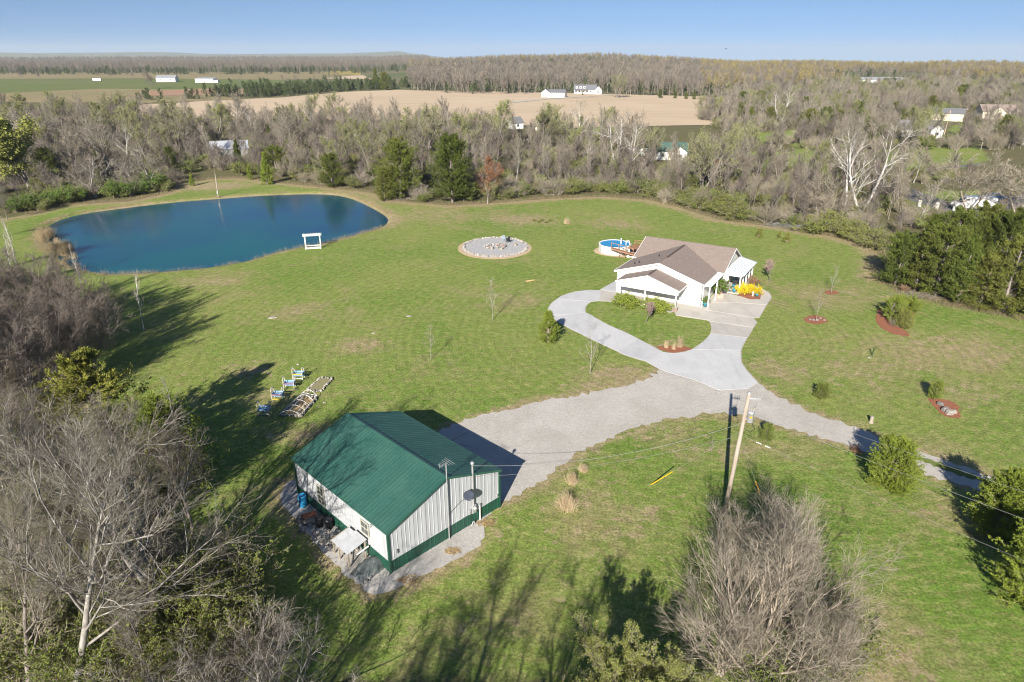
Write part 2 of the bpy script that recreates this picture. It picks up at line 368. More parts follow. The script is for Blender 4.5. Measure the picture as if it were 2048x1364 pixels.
m_bud = leafmat('spring_buds', (.33, .35, .12), (.22, .26, .09), (.26, .27, .12), trans=.3)
m_budfar = leafmat('far_buds', (.36, .29, .09), (.28, .24, .09), trans=.2)
m_cedar = leafmat('cedar_foliage', (.125, .155, .033), (.055, .08, .02), (.15, .155, .038), trans=.15)
m_cedarg = leafmat('fresh_cedar_foliage', (.26, .31, .05), (.12, .17, .03), trans=.2, objrand=.1)
m_cedary = leafmat('golden_cedar_foliage', (.27, .265, .06), (.13, .155, .035), trans=.2, objrand=.1)
m_cedarfar = leafmat('far_cedar_foliage', (.070, .095, .038), (.042, .06, .028), (.085, .11, .04), trans=0)
m_oak = leafmat('young_oak_leaves', (.36, .37, .10), (.22, .25, .075), trans=.3, objrand=.1)
m_brown = leafmat('dead_oak_leaves', (.32, .15, .075), (.20, .095, .05), trans=.2)
m_shrub = leafmat('honeysuckle_leaves', (.21, .26, .06), (.11, .145, .035), (.20, .20, .06), trans=.25)
m_bright = leafmat('bright_leaves', (.15, .26, .03), (.09, .16, .025), trans=.3)
m_forsy = leafmat('yellow_blossom', (.80, .62, .015), (.60, .44, .01), trans=.2)
m_pinkb = leafmat('pink_blossom', (.40, .28, .29), (.26, .18, .18), trans=.2)
m_whiteb = leafmat('white_blossom', (.62, .60, .55), (.42, .42, .36), trans=.2)
m_drygrass = leafmat('dry_grass', (.78, .64, .44), (.60, .47, .30), trans=.2)
m_tall = leafmat('tall_dry_grass', (.50, .40, .26), (.36, .29, .17), trans=.2)
m_grassgreen = leafmat('grass_blades', (.09, .14, .03), (.16, .17, .06), trans=.2)
# ---------------------------------------------------------------- plant growing
def nrm(a): return a/np.maximum(np.linalg.norm(a, axis=-1, keepdims=True), 1e-9)
def grow(g, start, d, L, r, nseg, wob, up, taper=.35):
    N = len(start); P = np.zeros((N, nseg+1, 3)); D = np.zeros((N, nseg+1, 3)); Rr = np.zeros((N, nseg+1))
    P[:, 0] = start; d = nrm(d); D[:, 0] = d; Rr[:, 0] = r
    for i in range(nseg):
        d = nrm(d+g.normal(0, wob, (N, 3))+np.array([0, 0, up]))
        P[:, i+1] = P[:, i]+d*(L/nseg)[:, None]; D[:, i+1] = d
        Rr[:, i+1] = r*(1-(1-taper)*(i+1)/nseg)
    return P, D, Rr
def spawn(g, P, D, Rr, L, m, t0, t1, ang, lf, rf, tdep=.5, angv=.25, flat=0):
    N, S, _ = P.shape
    t = t0+(t1-t0)*(np.arange(m)[None, :]+g.uniform(.1, .9, (N, m)))/m
    x = t*(S-1); i = np.minimum(x.astype(int), S-2); f = (x-i)[..., None]; n = np.arange(N)[:, None]
    p = P[n, i]*(1-f)+P[n, i+1]*f; dd = nrm(D[n, i]*(1-f)+D[n, i+1]*f); rr = Rr[n, i]*(1-f[..., 0])+Rr[n, i+1]*f[..., 0]
    rv = nrm(g.normal(0, 1, (N, m, 3))); ax = nrm(np.cross(dd, rv)); ph = (np.arange(m)*2.4)[None, :]+g.uniform(0, 6.28, (N, 1))
    ax2 = np.cross(dd, ax); pe = ax*np.cos(ph)[..., None]+ax2*np.sin(ph)[..., None]
    a = ang*(1+g.normal(0, angv, (N, m)))
    nd = dd*np.cos(a)[..., None]+pe*np.sin(a)[..., None]
    if flat: nd[..., 2] *= flat
    nl = (L[:, None]*lf*(1-tdep*t)*g.uniform(.7, 1.2, (N, m)))
    nr = rr*rf*g.uniform(.75, 1.05, (N, m))
    return p.reshape(-1, 3), nd.reshape(-1, 3), nl.ravel(), nr.ravel()
def tube_arrays(P, Rr, k):
    N, S, _ = P.shape
    T = np.zeros_like(P); T[:, 1:-1] = P[:, 2:]-P[:, :-2]; T[:, 0] = P[:, 1]-P[:, 0]; T[:, -1] = P[:, -1]-P[:, -2]; T = nrm(T)
    ref = np.where(np.abs(T[..., 2:3]) > .9, np.array([1., 0, 0]), np.array([0, 0, 1.]))
    A = nrm(np.cross(T, ref)); B = np.cross(T, A)
    th = np.arange(k)*2*np.pi/k
    V = P[:, :, None]+Rr[:, :, None, None]*(A[:, :, None]*np.cos(th)[None, None, :, None]+B[:, :, None]*np.sin(th)[None, None, :, None])
    global _bt
    idx = np.arange(N*S*k).reshape(N, S, k); _bt = (N, (S-1)*(1 if k == 2 else k))
    a = idx[:, :-1]; b = np.roll(a, -1, axis=2); c = idx[:, 1:]; d = np.roll(c, -1, axis=2)
    if k == 2: F = np.stack([a[..., 0], a[..., 1], c[..., 1], c[..., 0]], -1).reshape(-1, 4)
    else: F = np.stack([a, b, d, c], -1).reshape(-1, 4)
    return V.reshape(-1, 3), F
def join(parts):
    V = []; F = []; o = 0
    for v, f in parts: V.append(v); F.append(f+o); o += len(v)
    return np.concatenate(V), np.concatenate(F)
def branch_tint(g, nf, run=18):
    "one tone per twig: faces come twig by twig"
    return np.clip(np.repeat(g.beta(.8, .8, nf//run+1), run)[:nf], 0, 1)
def leaves(g, C, size, dirs=None, asp=.5, up=0.0, spread=1.0):
    "one small four-cornered leaf (or spray) at each centre"
    N = len(C); d = nrm(g.normal(0, 1, (N, 3))*spread+(dirs if dirs is not None else 0)+np.array([0, 0, up]))
    s = nrm(np.cross(d, g.normal(0, 1, (N, 3)))); sz = size*g.uniform(.6, 1.35, (N, 1))
    V = np.stack([C-d*sz*.5, C+s*sz*asp*.5, C+d*sz*.5, C-s*sz*asp*.5], 1).reshape(-1, 3)
    return V, np.arange(N*4).reshape(-1, 4)

def bare_tree(name, seed, H=12., r0=.17, clear=.25, spread=.75, lv1=11, lv2=8, lv3=7, lv4=0, twig_r=.014, bark=None, twig=None, stems=1,
              up=.10, wob=.10, leaf=0, leafmat_=None, leafsize=.12, stemang=.22, l1f=.62, k3=3, trunk_wob=.06, tseg3=3, seg4=2, l2f=.62, l3f=.6):
    g = np.random.default_rng(seed)
    st = np.zeros((stems, 3)); st[:, :2] = g.normal(0, .12*(stems > 1), (stems, 2))
    az = np.arange(stems)*2*np.pi/stems+g.uniform(0, 6); an = stemang*(stems > 1)*g.uniform(.5, 1.3, stems)
    d0 = np.stack([np.cos(az)*np.sin(an), np.sin(az)*np.sin(an), np.cos(an)], 1)
    L0 = H*.86*g.uniform(.85, 1.05, stems) if stems > 1 else np.array([H*.9])
    P0, D0, R0 = grow(g, st, d0, L0, np.full(stems, r0), 9, trunk_wob, .05, .16)
    R0[:, 0] *= 1.35
    s = spawn(g, P0, D0, R0, L0, lv1, clear, .98, spread, l1f, .60, .62, .2)
    P1, D1, R1 = grow(g, s[0], s[1], s[2], s[3], 6, wob, up, .3)
    s = spawn(g, P1, D1, R1, s[2], lv2, .18, 1, .58, l2f, .6, .5)
    P2, D2, R2 = grow(g, s[0], s[1], s[2], np.maximum(s[3], twig_r*1.2), 4, wob*1.3, up*.8, .4)
    L2 = s[2]
    s = spawn(g, P2, D2, R2, L2, lv3, .12, 1, .55, l3f, .6, .4)
    P3, D3, R3 = grow(g, s[0], s[1], s[2], np.maximum(s[3], twig_r), tseg3, wob*1.5, up*.6, .45)
    tr = join([tube_arrays(P0, R0, 8), tube_arrays(P1, R1, 5), tube_arrays(P2, R2*1.15, 4 if lv4 else 3)])
    cr = [tube_arrays(P3, R3, k3)]
    tips, tipd = P3[:, 1:], D3[:, 1:]
    if lv4:
        s = spawn(g, P3, D3, R3, s[2], lv4, .15, 1, .6, .62, .6, .3)
        P4, D4, R4 = grow(g, s[0], s[1], s[2], np.maximum(s[3]*.8, twig_r*.7), seg4, wob*1.6, up*.5, .4)
        cr.append(tube_arrays(P4, R4, 3)); tips, tipd = P4[:, 1:], D4[:, 1:]
    cv, cf = join(cr)
    tm = np_mesh(name+'_trunk', *tr, bark, {'tint': g.uniform(0, 1, len(tr[1]))})
    cm = np_mesh(name+'_crown', cv, cf, twig, {'tint': branch_tint(g, len(cf), 2*tseg3 if k3 == 2 else 3*tseg3)})
    out = [('trunk', tm), ('crown', cm)]
    if leaf:
        C = tips.reshape(-1, 3); dd = tipd.reshape(-1, 3); i = g.integers(0, len(C), leaf)
        lv = leaves(g, C[i]+g.normal(0, leafsize*.7, (leaf, 3)), leafsize, dd[i], .6)
        out.append(('leaves', np_mesh(name+'_leaves', *lv, leafmat_, {'tint': g.uniform(0, 1, leaf)})))
    return out
def cedar(name, seed, H=8., Rb=2.2, nb=80, leaf=9000, size=.26, mat=None, bark=None, shape='cone', low=.04, droop=0.0, ragged=.25, asp=.34):
    g = np.random.default_rng(seed); z = low*H+(H*.97-low*H)*(np.arange(nb)+g.uniform(0, 1, nb))/nb
    t = (z/H)
    prof = {'cone': lambda t: (1-t)**.75*np.minimum(1, .55+t*3), 'egg': lambda t: np.sqrt(np.clip(1-(2*(t-.42)/1.18)**2, .02, 1)),
            'column': lambda t: np.minimum(1, (1-t)*2.6)**.6*np.minimum(1, .5+t*4)}[shape](t)
    L = Rb*prof*g.uniform(1-ragged*1.6, 1+ragged, nb); az = g.uniform(0, 6.28, nb); el = .35+.5*t-droop+g.normal(0, .12, nb)
    st = np.stack([np.zeros(nb), np.zeros(nb), np.maximum(z-L*np.tan(.25), low*H*.5)], 1); d = np.stack([np.cos(az)*np.cos(el), np.sin(az)*np.cos(el), np.sin(el)], 1)
    P, D, Rr = grow(g, st, d, L*1.1+.15, np.full(nb, .035), 5, .08, .04, .3)
    tP, tD, tR = grow(g, np.zeros((1, 3)), np.array([[0, 0, 1.]]), np.array([H*.9]), np.array([.045*H**.6+.03]), 6, .02, 0, .2)
    tr = join([tube_arrays(tP, tR, 7), tube_arrays(P, Rr, 3)])
    # sprays: side shoots of each bough, leaves thick along them
    s = spawn(g, P, D, Rr, L, 7, .25, 1., .7, .42, .6, .35)
    P2, D2, _ = grow(g, s[0], s[1], np.maximum(s[2], .22), s[3], 3, .12, .12, .5)
    C = np.concatenate([P2.reshape(-1, 3), P[:, 2:].reshape(-1, 3)]); dd = np.concatenate([D2.reshape(-1, 3), D[:, 2:].reshape(-1, 3)])
    i = g.integers(0, len(C), leaf)
    lv = leaves(g, C[i]+g.normal(0, size*.38, (leaf, 3)), size, dd[i]*1.5, asp, .45, .7)
    # tint follows the bough it grows on (clumps), plus a little per leaf
    bt = g.uniform(0, 1, len(C)); k3 = 7*4
    tt = np.clip(.55*np.repeat(g.uniform(0, 1, (len(C)+k3-1)//k3), k3)[i]+.45*g.uniform(0, 1, leaf), 0, 1)
    return [('trunk', np_mesh(name+'_trunk', *tr, bark, {'tint': g.uniform(0, 1, len(tr[1]))})), ('crown', np_mesh(name+'_crown', *lv, mat, {'tint': tt}))]
def shrub(name, seed, H=1.6, Rr_=1.3, stems=26, sub=9, leaf=2500, size=.12, mat=None, bark=None, twig_r=.008, ang=.75, arch=-.02):
    g = np.random.default_rng(seed); st = np.zeros((stems, 3)); st[:, :2] = g.normal(0, Rr_*.25, (stems, 2))
    az = g.uniform(0, 6.28, stems); an = ang*np.sqrt(g.uniform(0, 1, stems))
    d = np.stack([np.cos(az)*np.sin(an), np.sin(az)*np.sin(an), np.cos(an)], 1)
    L = H*g.uniform(.75, 1.1, stems)
    P, D, Q = grow(g, st, d, L, np.full(stems, twig_r*2.2), 5, .1, arch, .4)
    s = spawn(g, P, D, Q, L, sub, .2, 1, .6, .5, .6, .4)
    P2, D2, Q2 = grow(g, s[0], s[1], s[2], np.maximum(s[3], twig_r), 3, .16, .03, .5)
    s3 = spawn(g, P2, D2, Q2, s[2], 4, .2, 1, .6, .6, .7, .3)
    P3, D3, Q3 = grow(g, s3[0], s3[1], s3[2], np.maximum(s3[3], twig_r*.8), 2, .16, .03, .5)
    V, F = join([tube_arrays(P, Q, 4), tube_arrays(P2, Q2, 3), tube_arrays(P3, Q3, 3)])
    out = [('stems', np_mesh(name+'_stems', V, F, bark, {'tint': branch_tint(g, len(F), 12)}))]
    if leaf:
        C = np.concatenate([P2.reshape(-1, 3), P3.reshape(-1, 3)]); i = g.integers(0, len(C), leaf)
        lv = leaves(g, C[i]+g.normal(0, size*.5, (leaf, 3)), size, None, .6)
        out.append(('foliage', np_mesh(name+'_foliage', *lv, mat, {'tint': g.uniform(0, 1, leaf)})))
    return out
def tuft(name, seed, H=.8, Rr_=.35, n=160, wid=.012, mat=None, lean=.35):
    g = np.random.default_rng(seed); st = np.zeros((n, 3)); st[:, :2] = g.normal(0, Rr_*.4, (n, 2))
    az = g.uniform(0, 6.28, n); an = np.abs(g.normal(0, lean, n)); d = np.stack([np.cos(az)*np.sin(an), np.sin(az)*np.sin(an), np.cos(an)], 1)
    P, D, Q = grow(g, st, d, H*g.uniform(.6, 1.1, n), np.full(n, wid), 4, .06, -.05, .25)
    V, F = tube_arrays(P, Q, 3)
    return [('blades', np_mesh(name+'_blades', V, F, mat, {'tint': g.uniform(0, 1, len(F))}))]

K = {}
# hi-res foreground trees
K['near_pale'] = bare_tree('near_pale', 3, 13.5, .19, .20, .78, 15, 9, 8, 4, .009, bark_pale, twig_near, up=.09, wob=.13, l1f=.66)
K['near_pale2'] = bare_tree('near_pale2', 14, 12, .2, .16, .66, 12, 9, 8, 4, .009, bark_pale, twig_near, stems=2, stemang=.3, up=.10, wob=.14)
K['near_grey'] = bare_tree('near_grey', 5, 10, .13, .2, .62, 11, 9, 8, 4, .009, bark_grey, twig_near, up=.12, wob=.13)
K['near_vase'] = bare_tree('near_vase', 8, 8.2, .10, .06, .45, 9, 6, 4, 2, .0085, bark_tan, twig_tan, stems=8, stemang=.50, up=.09, wob=.09, l1f=.66, l2f=.75, l3f=.75)
K['near_crook'] = bare_tree('near_crook', 18, 6.5, .06, .15, .7, 8, 6, 4, 2, .009, bark_pale, twig_near, stems=5, stemang=.55, up=.06, wob=.2, l1f=.6, l2f=.7, l3f=.7, trunk_wob=.14)
K['near_dark'] = bare_tree('near_dark', 9, 8.5, .09, .1, .7, 10, 9, 7, 3, .011, bark_grey, twig_dark, stems=4, stemang=.4, up=.08, wob=.14)
# belt trees
K['bare_a'] = bare_tree('bare_a', 21, 12, .16, .28, .72, 11, 8, 8, 0, .026, bark_grey, twig_grey)
K['bare_b'] = bare_tree('bare_b', 22, 13, .17, .34, .6, 12, 8, 8, 0, .026, bark_pale, twig_grey, up=.13)
K['bare_c'] = bare_tree('bare_c', 23, 11, .15, .2, .8, 11, 8, 8, 0, .028, bark_grey, twig_dark, stems=2, stemang=.25)
K['bare_d'] = bare_tree('bare_d', 24, 12, .12, .4, .5, 12, 7, 8, 0, .024, bark_pale, twig_tan, up=.16)
K['bare_e'] = bare_tree('bare_e', 25, 12, .14, .12, .85, 12, 8, 8, 0, .026, bark_tan, twig_tan, stems=2, stemang=.35, up=.05)
K['bud_a'] = bare_tree('bud_a', 31, 12, .18, .24, .75, 11, 8, 7, 0, .024, bark_grey, twig_tan, leaf=3600, leafmat_=m_bud, leafsize=.20)
K['bud_b'] = bare_tree('bud_b', 32, 12, .2, .2, .8, 12, 8, 7, 0, .024, bark_grey, twig_tan, stems=3, stemang=.4, leaf=5200, leafmat_=m_bud, leafsize=.20)
K['white_tree'] = bare_tree('white_tree', 41, 15, .25, .24, .72, 9, 6, 6, 0, .024, bark_white, twig_tan, up=.07, wob=.14, l1f=.66)
K['white_fork'] = bare_tree('white_fork', 46, 15, .26, .24, .78, 8, 6, 6, 0, .024, bark_white, twig_tan, stems=2, stemang=.48, up=.05, wob=.13, l1f=.66)
K['brown_tree'] = bare_tree('brown_tree', 51, 9, .12, .15, .6, 12, 7, 6, 0, .02, bark_grey, twig_tan, leaf=2600, leafmat_=m_brown, leafsize=.26)
K['oak_leaf'] = bare_tree('oak_leaf', 55, 12, .25, .12, .8, 14, 9, 7, 0, .024, bark_grey, twig_grey, leaf=30000, leafmat_=m_oak, leafsize=.30)
K['cedar_a'] = cedar('cedar_a', 61, 9, 2.4, 110, 17000, .26, m_cedar, bark_grey)
K['cedar_b'] = cedar('cedar_b', 62, 9, 3.0, 110, 19000, .27, m_cedar, bark_grey, 'egg')
K['cedar_fresh'] = cedar('cedar_fresh', 63, 8, 1.9, 100, 13000, .24, m_cedarg, bark_grey, 'cone', .01)
K['cedar_near'] = cedar('cedar_near', 64, 4, 1.75, 280, 90000, .10, m_cedarg, bark_tan, 'egg', .01, ragged=.15)
K['cedar_gold'] = cedar('cedar_gold', 65, 7.5, 3.2, 190, 60000, .125, m_cedary, bark_tan, 'cone', .02, .25, .35)
K['cedar_deep'] = cedar('cedar_deep', 66, 7.0, 2.6, 170, 50000, .125, m_cedarg, bark_grey, 'egg', .02, .1, .3)
K['cedar_tall'] = cedar('cedar_tall', 67, 12, 3.3, 150, 36000, .29, m_cedar, bark_grey, 'column', .12, .1, .4)
K['brush_bare'] = shrub('brush_bare', 71, 2.6, 1.8, 30, 9, 0, .1, None, twig_grey, .015)
K['brush_green'] = shrub('brush_green', 72, 2.6, 2.0, 26, 8, 2600, .20, m_shrub, twig_grey, .012, 1.0)
K['brush_near'] = shrub('brush_near', 74, 2.6, 2.0, 34, 10, 15000, .085, m_shrub, twig_grey, .010, 1.0)
K['shrub_small'] = shrub('shrub_small', 73, 1.3, .8, 26, 8, 0, .1, None, twig_tan, .006, .8)
K['sapling'] = bare_tree('sapling', 81, 5.5, .038, .18, .6, 15, 5, 3, 0, .006, bark_pale, twig_tan, up=.10, l1f=.42, trunk_wob=.02)
K['sapling_white'] = bare_tree('sapling_white', 82, 8, .07, .3, .38, 12, 5, 4, 0, .009, bark_white, twig_tan, up=.16, l1f=.32, trunk_wob=.03)
K['pampas'] = tuft('pampas', 93, .9, .5, 110, .010, m_drygrass, .75)
K['tuft'] = tuft('tuft', 91, .9, .45, 120, .010, m_drygrass, .42)
m_budn = leafmat('near_spring_leaves', (.37, .39, .12), (.17, .20, .06), trans=.3)
K['vase_leaf'] = bare_tree('vase_leaf', 95, 5.5, .06, .1, .6, 9, 8, 6, 2, .008, bark_tan, twig_tan, stems=9, stemang=.6, leaf=60000, leafmat_=m_budn, leafsize=.065)

first_use = {}
def plant(kind, name, x, y, label, cat, group=None, s=1.0, rz=None, sx=None, z=0.0, tilt=None, parts=True):
    t = thing(name, label, cat, (x, y, z), random.uniform(0, 6.28) if rz is None else rz, group)
    t.scale = (s*(sx or 1), s*(sx or 1), s)
    if tilt: t.rotation_euler = (Matrix.Rotation(R(tilt[0]), 3, (-math.sin(R(tilt[1])), math.cos(R(tilt[1])), 0)) @ Matrix.Rotation(t.rotation_euler[2], 3, 'Z')).to_euler()   # lean of tilt[0] degrees towards direction tilt[1]
    for pn, me in K[kind]: link_mesh(pn, me, t)
    return t
# ---------------------------------------------------------------- outlines measured on the ground
def poly(pts, z=0.0): return [tuple(at(px, py, z)[:2]) for px, py in pts]
def smooth_poly(P, n=4, closed=True):
    P = [np.array(p) for p in P]; N = len(P); out = []
    for i in range(N):
        a, b, c, d = P[i-1], P[i], P[(i+1) % N], P[(i+2) % N]
        for k in range(n):
            t = k/n; out.append(tuple(.5*((2*b)+(-a+c)*t+(2*a-5*b+4*c-d)*t*t+(-a+3*b-3*c+d)*t**3)))
    return out
def dense(P, step, jit, seed=1):
    r_ = random.Random(seed); out = []
    for i in range(len(P)):
        a = np.array(P[i]); b = np.array(P[(i+1) % len(P)]); L = np.linalg.norm(b-a); n = max(1, int(L/step))
        nr = np.array([-(b-a)[1], (b-a)[0]])/max(L, 1e-6)
        for k in range(n): out.append(tuple(a+(b-a)*k/n+nr*r_.gauss(0, jit)))
    return out
def inside(X, Y, P):
    P = np.array(P); c = np.zeros(X.shape, bool); j = len(P)-1
    for i in range(len(P)):
        xi, yi = P[i]; xj, yj = P[j]
        if yi != yj: c ^= ((yi > Y) != (yj > Y)) & (X < (xj-xi)*(Y-yi)/(yj-yi)+xi)
        j = i
    return c
def sdist(X, Y, P, closed=True):
    P = np.array(P); d = np.full(X.shape, 1e9); n = len(P)
    for i in range(n if closed else n-1):
        a = P[i]; b = P[(i+1) % n]; ab = b-a; L = max(ab@ab, 1e-9)
        t = np.clip(((X-a[0])*ab[0]+(Y-a[1])*ab[1])/L, 0, 1); d = np.minimum(d, np.hypot(X-a[0]-ab[0]*t, Y-a[1]-ab[1]*t))
    return np.where(inside(X, Y, P), -d, d) if closed else d
POND = smooth_poly(poly([(92, 470), (100, 452), (150, 432), (240, 418), (350, 405), (440, 398), (540, 391), (640, 389), (690, 395), (725, 408), (768, 432), (772, 446), (755, 457),
                         (700, 472), (640, 487), (560, 502), (500, 520), (430, 533), (350, 541), (270, 546), (215, 547), (165, 538), (130, 525), (115, 508), (97, 490)], -.35), 3)
LAWN = [tuple(p) for p in poly([(-200, 470), (60, 428), (130, 410), (260, 402), (340, 385), (352, 362), (470, 356), (640, 374), (740, 385), (790, 402), (900, 411), (1000, 405), (1100, 397),
        (1200, 393), (1300, 400), (1360, 415), (1440, 440), (1560, 455), (1650, 470), (1740, 492), (1768, 520), (1755, 560), (1810, 592), (1900, 612), (2048, 640), (2400, 700)])] + \
       [(150, 10), (60, -30), (6, -30), (4, 14)] + [tuple(p) for p in poly([(1100, 1364), (700, 1364), (480, 1364), (400, 1200), (340, 1000), (270, 860), (190, 740), (150, 650), (120, 570), (60, 585), (-200, 600)])]
GRAVEL = poly([(880, 862), (905, 850), (960, 832), (1020, 817), (1070, 804), (1115, 796), (1165, 787), (1215, 779), (1262, 768), (1300, 752), (1324, 734), (1350, 738), (1434, 772), (1485, 774), (1510, 760), (1545, 788), (1575, 804), (1620, 824),
               (1700, 850), (1770, 880), (1850, 905), (1930, 933), (2000, 957), (2060, 977), (2300, 1060), (2300, 1100), (2060, 1008), (1980, 988), (1880, 955), (1800, 930), (1700, 893), (1600, 862), (1540, 846), (1480, 830), (1440, 826), (1400, 829),
               (1320, 842), (1250, 860), (1200, 884), (1150, 908), (1120, 931), (1085, 962), (1040, 990), (1000, 1012), (940, 960), (860, 880)])
WSGRAVEL = poly([(600, 955), (572, 966), (560, 985), (566, 1010), (590, 1040), (640, 1095), (690, 1150), (745, 1189), (790, 1180), (850, 1150), (915, 1118), (960, 1090), (972, 1068), (965, 1045), (985, 1020), (1003, 1010), (900, 980), (780, 1060), (700, 1000)])
BELTFAR = None
def terrain(X, Y):
    r = np.hypot(X, Y); az = np.degrees(np.arctan2(X, np.maximum(Y, 1e-3)))
    Z = np.zeros(X.shape)
    # wooded rise straight ahead
    def bump(a, c, w): return np.exp(-((a-c)/w)**2)
    hill = 14*bump(az, 7.5, 4.5)+10*bump(az, 0, 4.5)+5*bump(az, 13.5, 3)+4*bump(az, -6, 4)+4*bump(az, 22, 6)+5*bump(az, 33, 4)
    up = np.clip((r-560)/520, 0, 1); up = up*up*(3-2*up); Z += hill*up
    dn = np.clip((r-1250)/900, 0, 1); dn = dn*dn*(3-2*dn); side = np.clip((az+7)/8, 0, 1)
    Z -= (hill+42)*dn*side
    Z -= side*np.clip(r-1900, 0, None)*.0135
    dn2 = np.clip((r-3000)/2500, 0, 1); Z -= 45*dn2*(1-side)
    # ridges on the horizon
    far_ = np.clip((r-8200)/1500, 0, 1); wv = .5+.5*np.sin(az*.55+.6)*np.cos(az*.21+2)+.18*np.sin(az*1.9)+.10*np.sin(az*4.3+1)
    Z += far_*(wv*40+58)*(1-np.clip((az+9)/7, 0, 1))
    Z = np.where(r < 700, Z, Z)
    sd = sdist(X, Y, POND) if X.size < 4e5 else None
    return Z
def tz(x, y): return float(terrain(np.array([x]), np.array([y]))[0])
def axis(a, b, fine, c0, c1):
    out = list(np.arange(a, b+1e-6, fine)); s = fine; v = b
    while v < c1: s *= 1.09; v += s; out.append(v)
    s = fine; v = a; lo = []
    while v > c0: s *= 1.09; v -= s; lo.append(v)
    return np.array(lo[::-1]+out)
xs = axis(-75, 78, .9, -13000, 13000); ys = axis(14, 160, .9, -150, 14000)
X, Y = np.meshgrid(xs, ys); Z = terrain(X, Y)
sd = np.full(X.shape, 1e3); near = (np.abs(X) < 120) & (Y < 200) & (Y > 40); sd[near] = sdist(X[near], Y[near], POND)
Z = np.where(sd < 1.6, -.02-np.clip((1.6-sd)*.24, 0, 1.6), Z)
ny, nx = X.shape; idx = np.arange(nx*ny).reshape(ny, nx)
F = np.stack([idx[:-1, :-1], idx[:-1, 1:], idx[1:, 1:], idx[1:, :-1]], -1).reshape(-1, 4)
gme = np_mesh('ground', np.stack([X, Y, Z], -1).reshape(-1, 3), F, m_ground)
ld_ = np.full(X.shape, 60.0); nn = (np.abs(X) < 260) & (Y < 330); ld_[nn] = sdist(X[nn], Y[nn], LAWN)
dry = np.zeros(X.shape)
dry = np.maximum(dry, np.clip(1-np.abs(sd-.6)/(2.0+1.6*np.sin(X*.21)*np.sin(Y*.17+X*.05)+1.2*(X > -40)), 0, 1)*.95)
dry = np.maximum(dry, np.clip(1-np.abs(ld_+1.0)/3.0, 0, 1)*np.clip((Y-84)/6, 0, 1))
gd = np.full(X.shape, 1e3); n2 = (np.abs(X) < 80) & (Y < 110); gd[n2] = np.minimum(sdist(X[n2], Y[n2], GRAVEL), sdist(X[n2], Y[n2], WSGRAVEL)); dry = np.maximum(dry, np.clip(1-gd/1.3, 0, .8))
def spot(px, py, rx, ry, amt):
    global dry
    p = at(px, py); dry = np.maximum(dry, amt*np.exp(-(((X-p.x)/rx)**2+((Y-p.y)/ry)**2)))
for a in ((720, 690, 3.5, 2.5, .8), (420, 565, 5, 3.5, .7), (1240, 448, 6, 6, .7), (1040, 440, 9, 6, .8), (860, 430, 16, 9, .55), (560, 790, 4, 3, .55), (1245, 750, 5, 3, .8), (1205, 775, 5, 2, .8),
          (1300, 870, 5, 2, .7), (1180, 1000, 5, 3, .5), (1270, 1030, 3, 2, .7), (1200, 1080, 4, 3, .5), (1650, 590, 12, 5, .55), (1900, 700, 12, 6, .7), (1560, 740, 5, 4, .6), (1700, 740, 9, 5, .5),
          (1850, 890, 5, 2, .4), (1930, 780, 8, 4, .5), (1720, 1310, 3.5, 3.5, 1.0), (500, 742, 3, 2, .8), (630, 870, 4, 2, .8), (1850, 1010, 5, 3, .4), (1330, 690, 2.5, 2, .7), (1480, 905, 6, 2, .5), (1040, 600, 6, 4, .5), (600, 620, 7, 4, .5),
          (420, 372, 9, 6, 1.2), (1000, 1250, 5, 3, .3)): spot(*a)
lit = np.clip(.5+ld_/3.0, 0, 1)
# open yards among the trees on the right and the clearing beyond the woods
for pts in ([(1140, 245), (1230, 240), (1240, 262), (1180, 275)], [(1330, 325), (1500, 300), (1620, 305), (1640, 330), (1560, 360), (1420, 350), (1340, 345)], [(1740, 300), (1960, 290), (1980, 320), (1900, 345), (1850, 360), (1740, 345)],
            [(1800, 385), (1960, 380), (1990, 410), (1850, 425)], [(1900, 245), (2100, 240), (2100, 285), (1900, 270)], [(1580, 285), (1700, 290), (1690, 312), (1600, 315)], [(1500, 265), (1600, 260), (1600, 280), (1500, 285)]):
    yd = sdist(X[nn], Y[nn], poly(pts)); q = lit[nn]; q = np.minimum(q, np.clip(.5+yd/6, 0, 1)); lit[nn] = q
rr = np.hypot(X, Y)
far_a = np.clip((rr-480)/120, 0, 1)
ca = gme.color_attributes.new('cover', 'FLOAT_COLOR', 'POINT')
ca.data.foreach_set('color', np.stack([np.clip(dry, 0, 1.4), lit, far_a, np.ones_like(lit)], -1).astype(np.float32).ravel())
g_o = link_mesh('ground', gme); tag(g_o, kind='structure')
for p_ in gme.polygons: pass
gme.polygons.foreach_set('use_smooth', np.ones(len(gme.polygons), bool))

def sheet(name, pts, z, mat, kind='structure', follow=False):
    "flat area lying on the ground"
    P = [Vector((p[0], p[1], 0)) for p in pts]
    if not follow:
        me = bpy.data.meshes.new(name); me.from_pydata([(p.x, p.y, z) for p in P], [], [tuple(range(len(P)))])
        if me.polygons[0].normal.z < 0: me.flip_normals()
    me.materials.append(mat); me.update(); o = link_mesh(name, me); tag(o, kind=kind); return o
water = sheet('pond_water', [(p[0], p[1]) for p in smooth_poly(dense(POND, 3, 0))] if False else [(float(at(430, 450)[0])+math.cos(a)*62, float(at(430, 450)[1])+math.sin(a)*36) for a in np.linspace(0, 6.2832, 60)[:-1]], -.35, m_water)
gravel_o = sheet('gravel_drive', dense(GRAVEL, .4, .19, 3), .012, m_gravel)
ws_gravel = sheet('gravel_bed', dense(WSGRAVEL, .35, .08, 4), .016, m_gravel2)
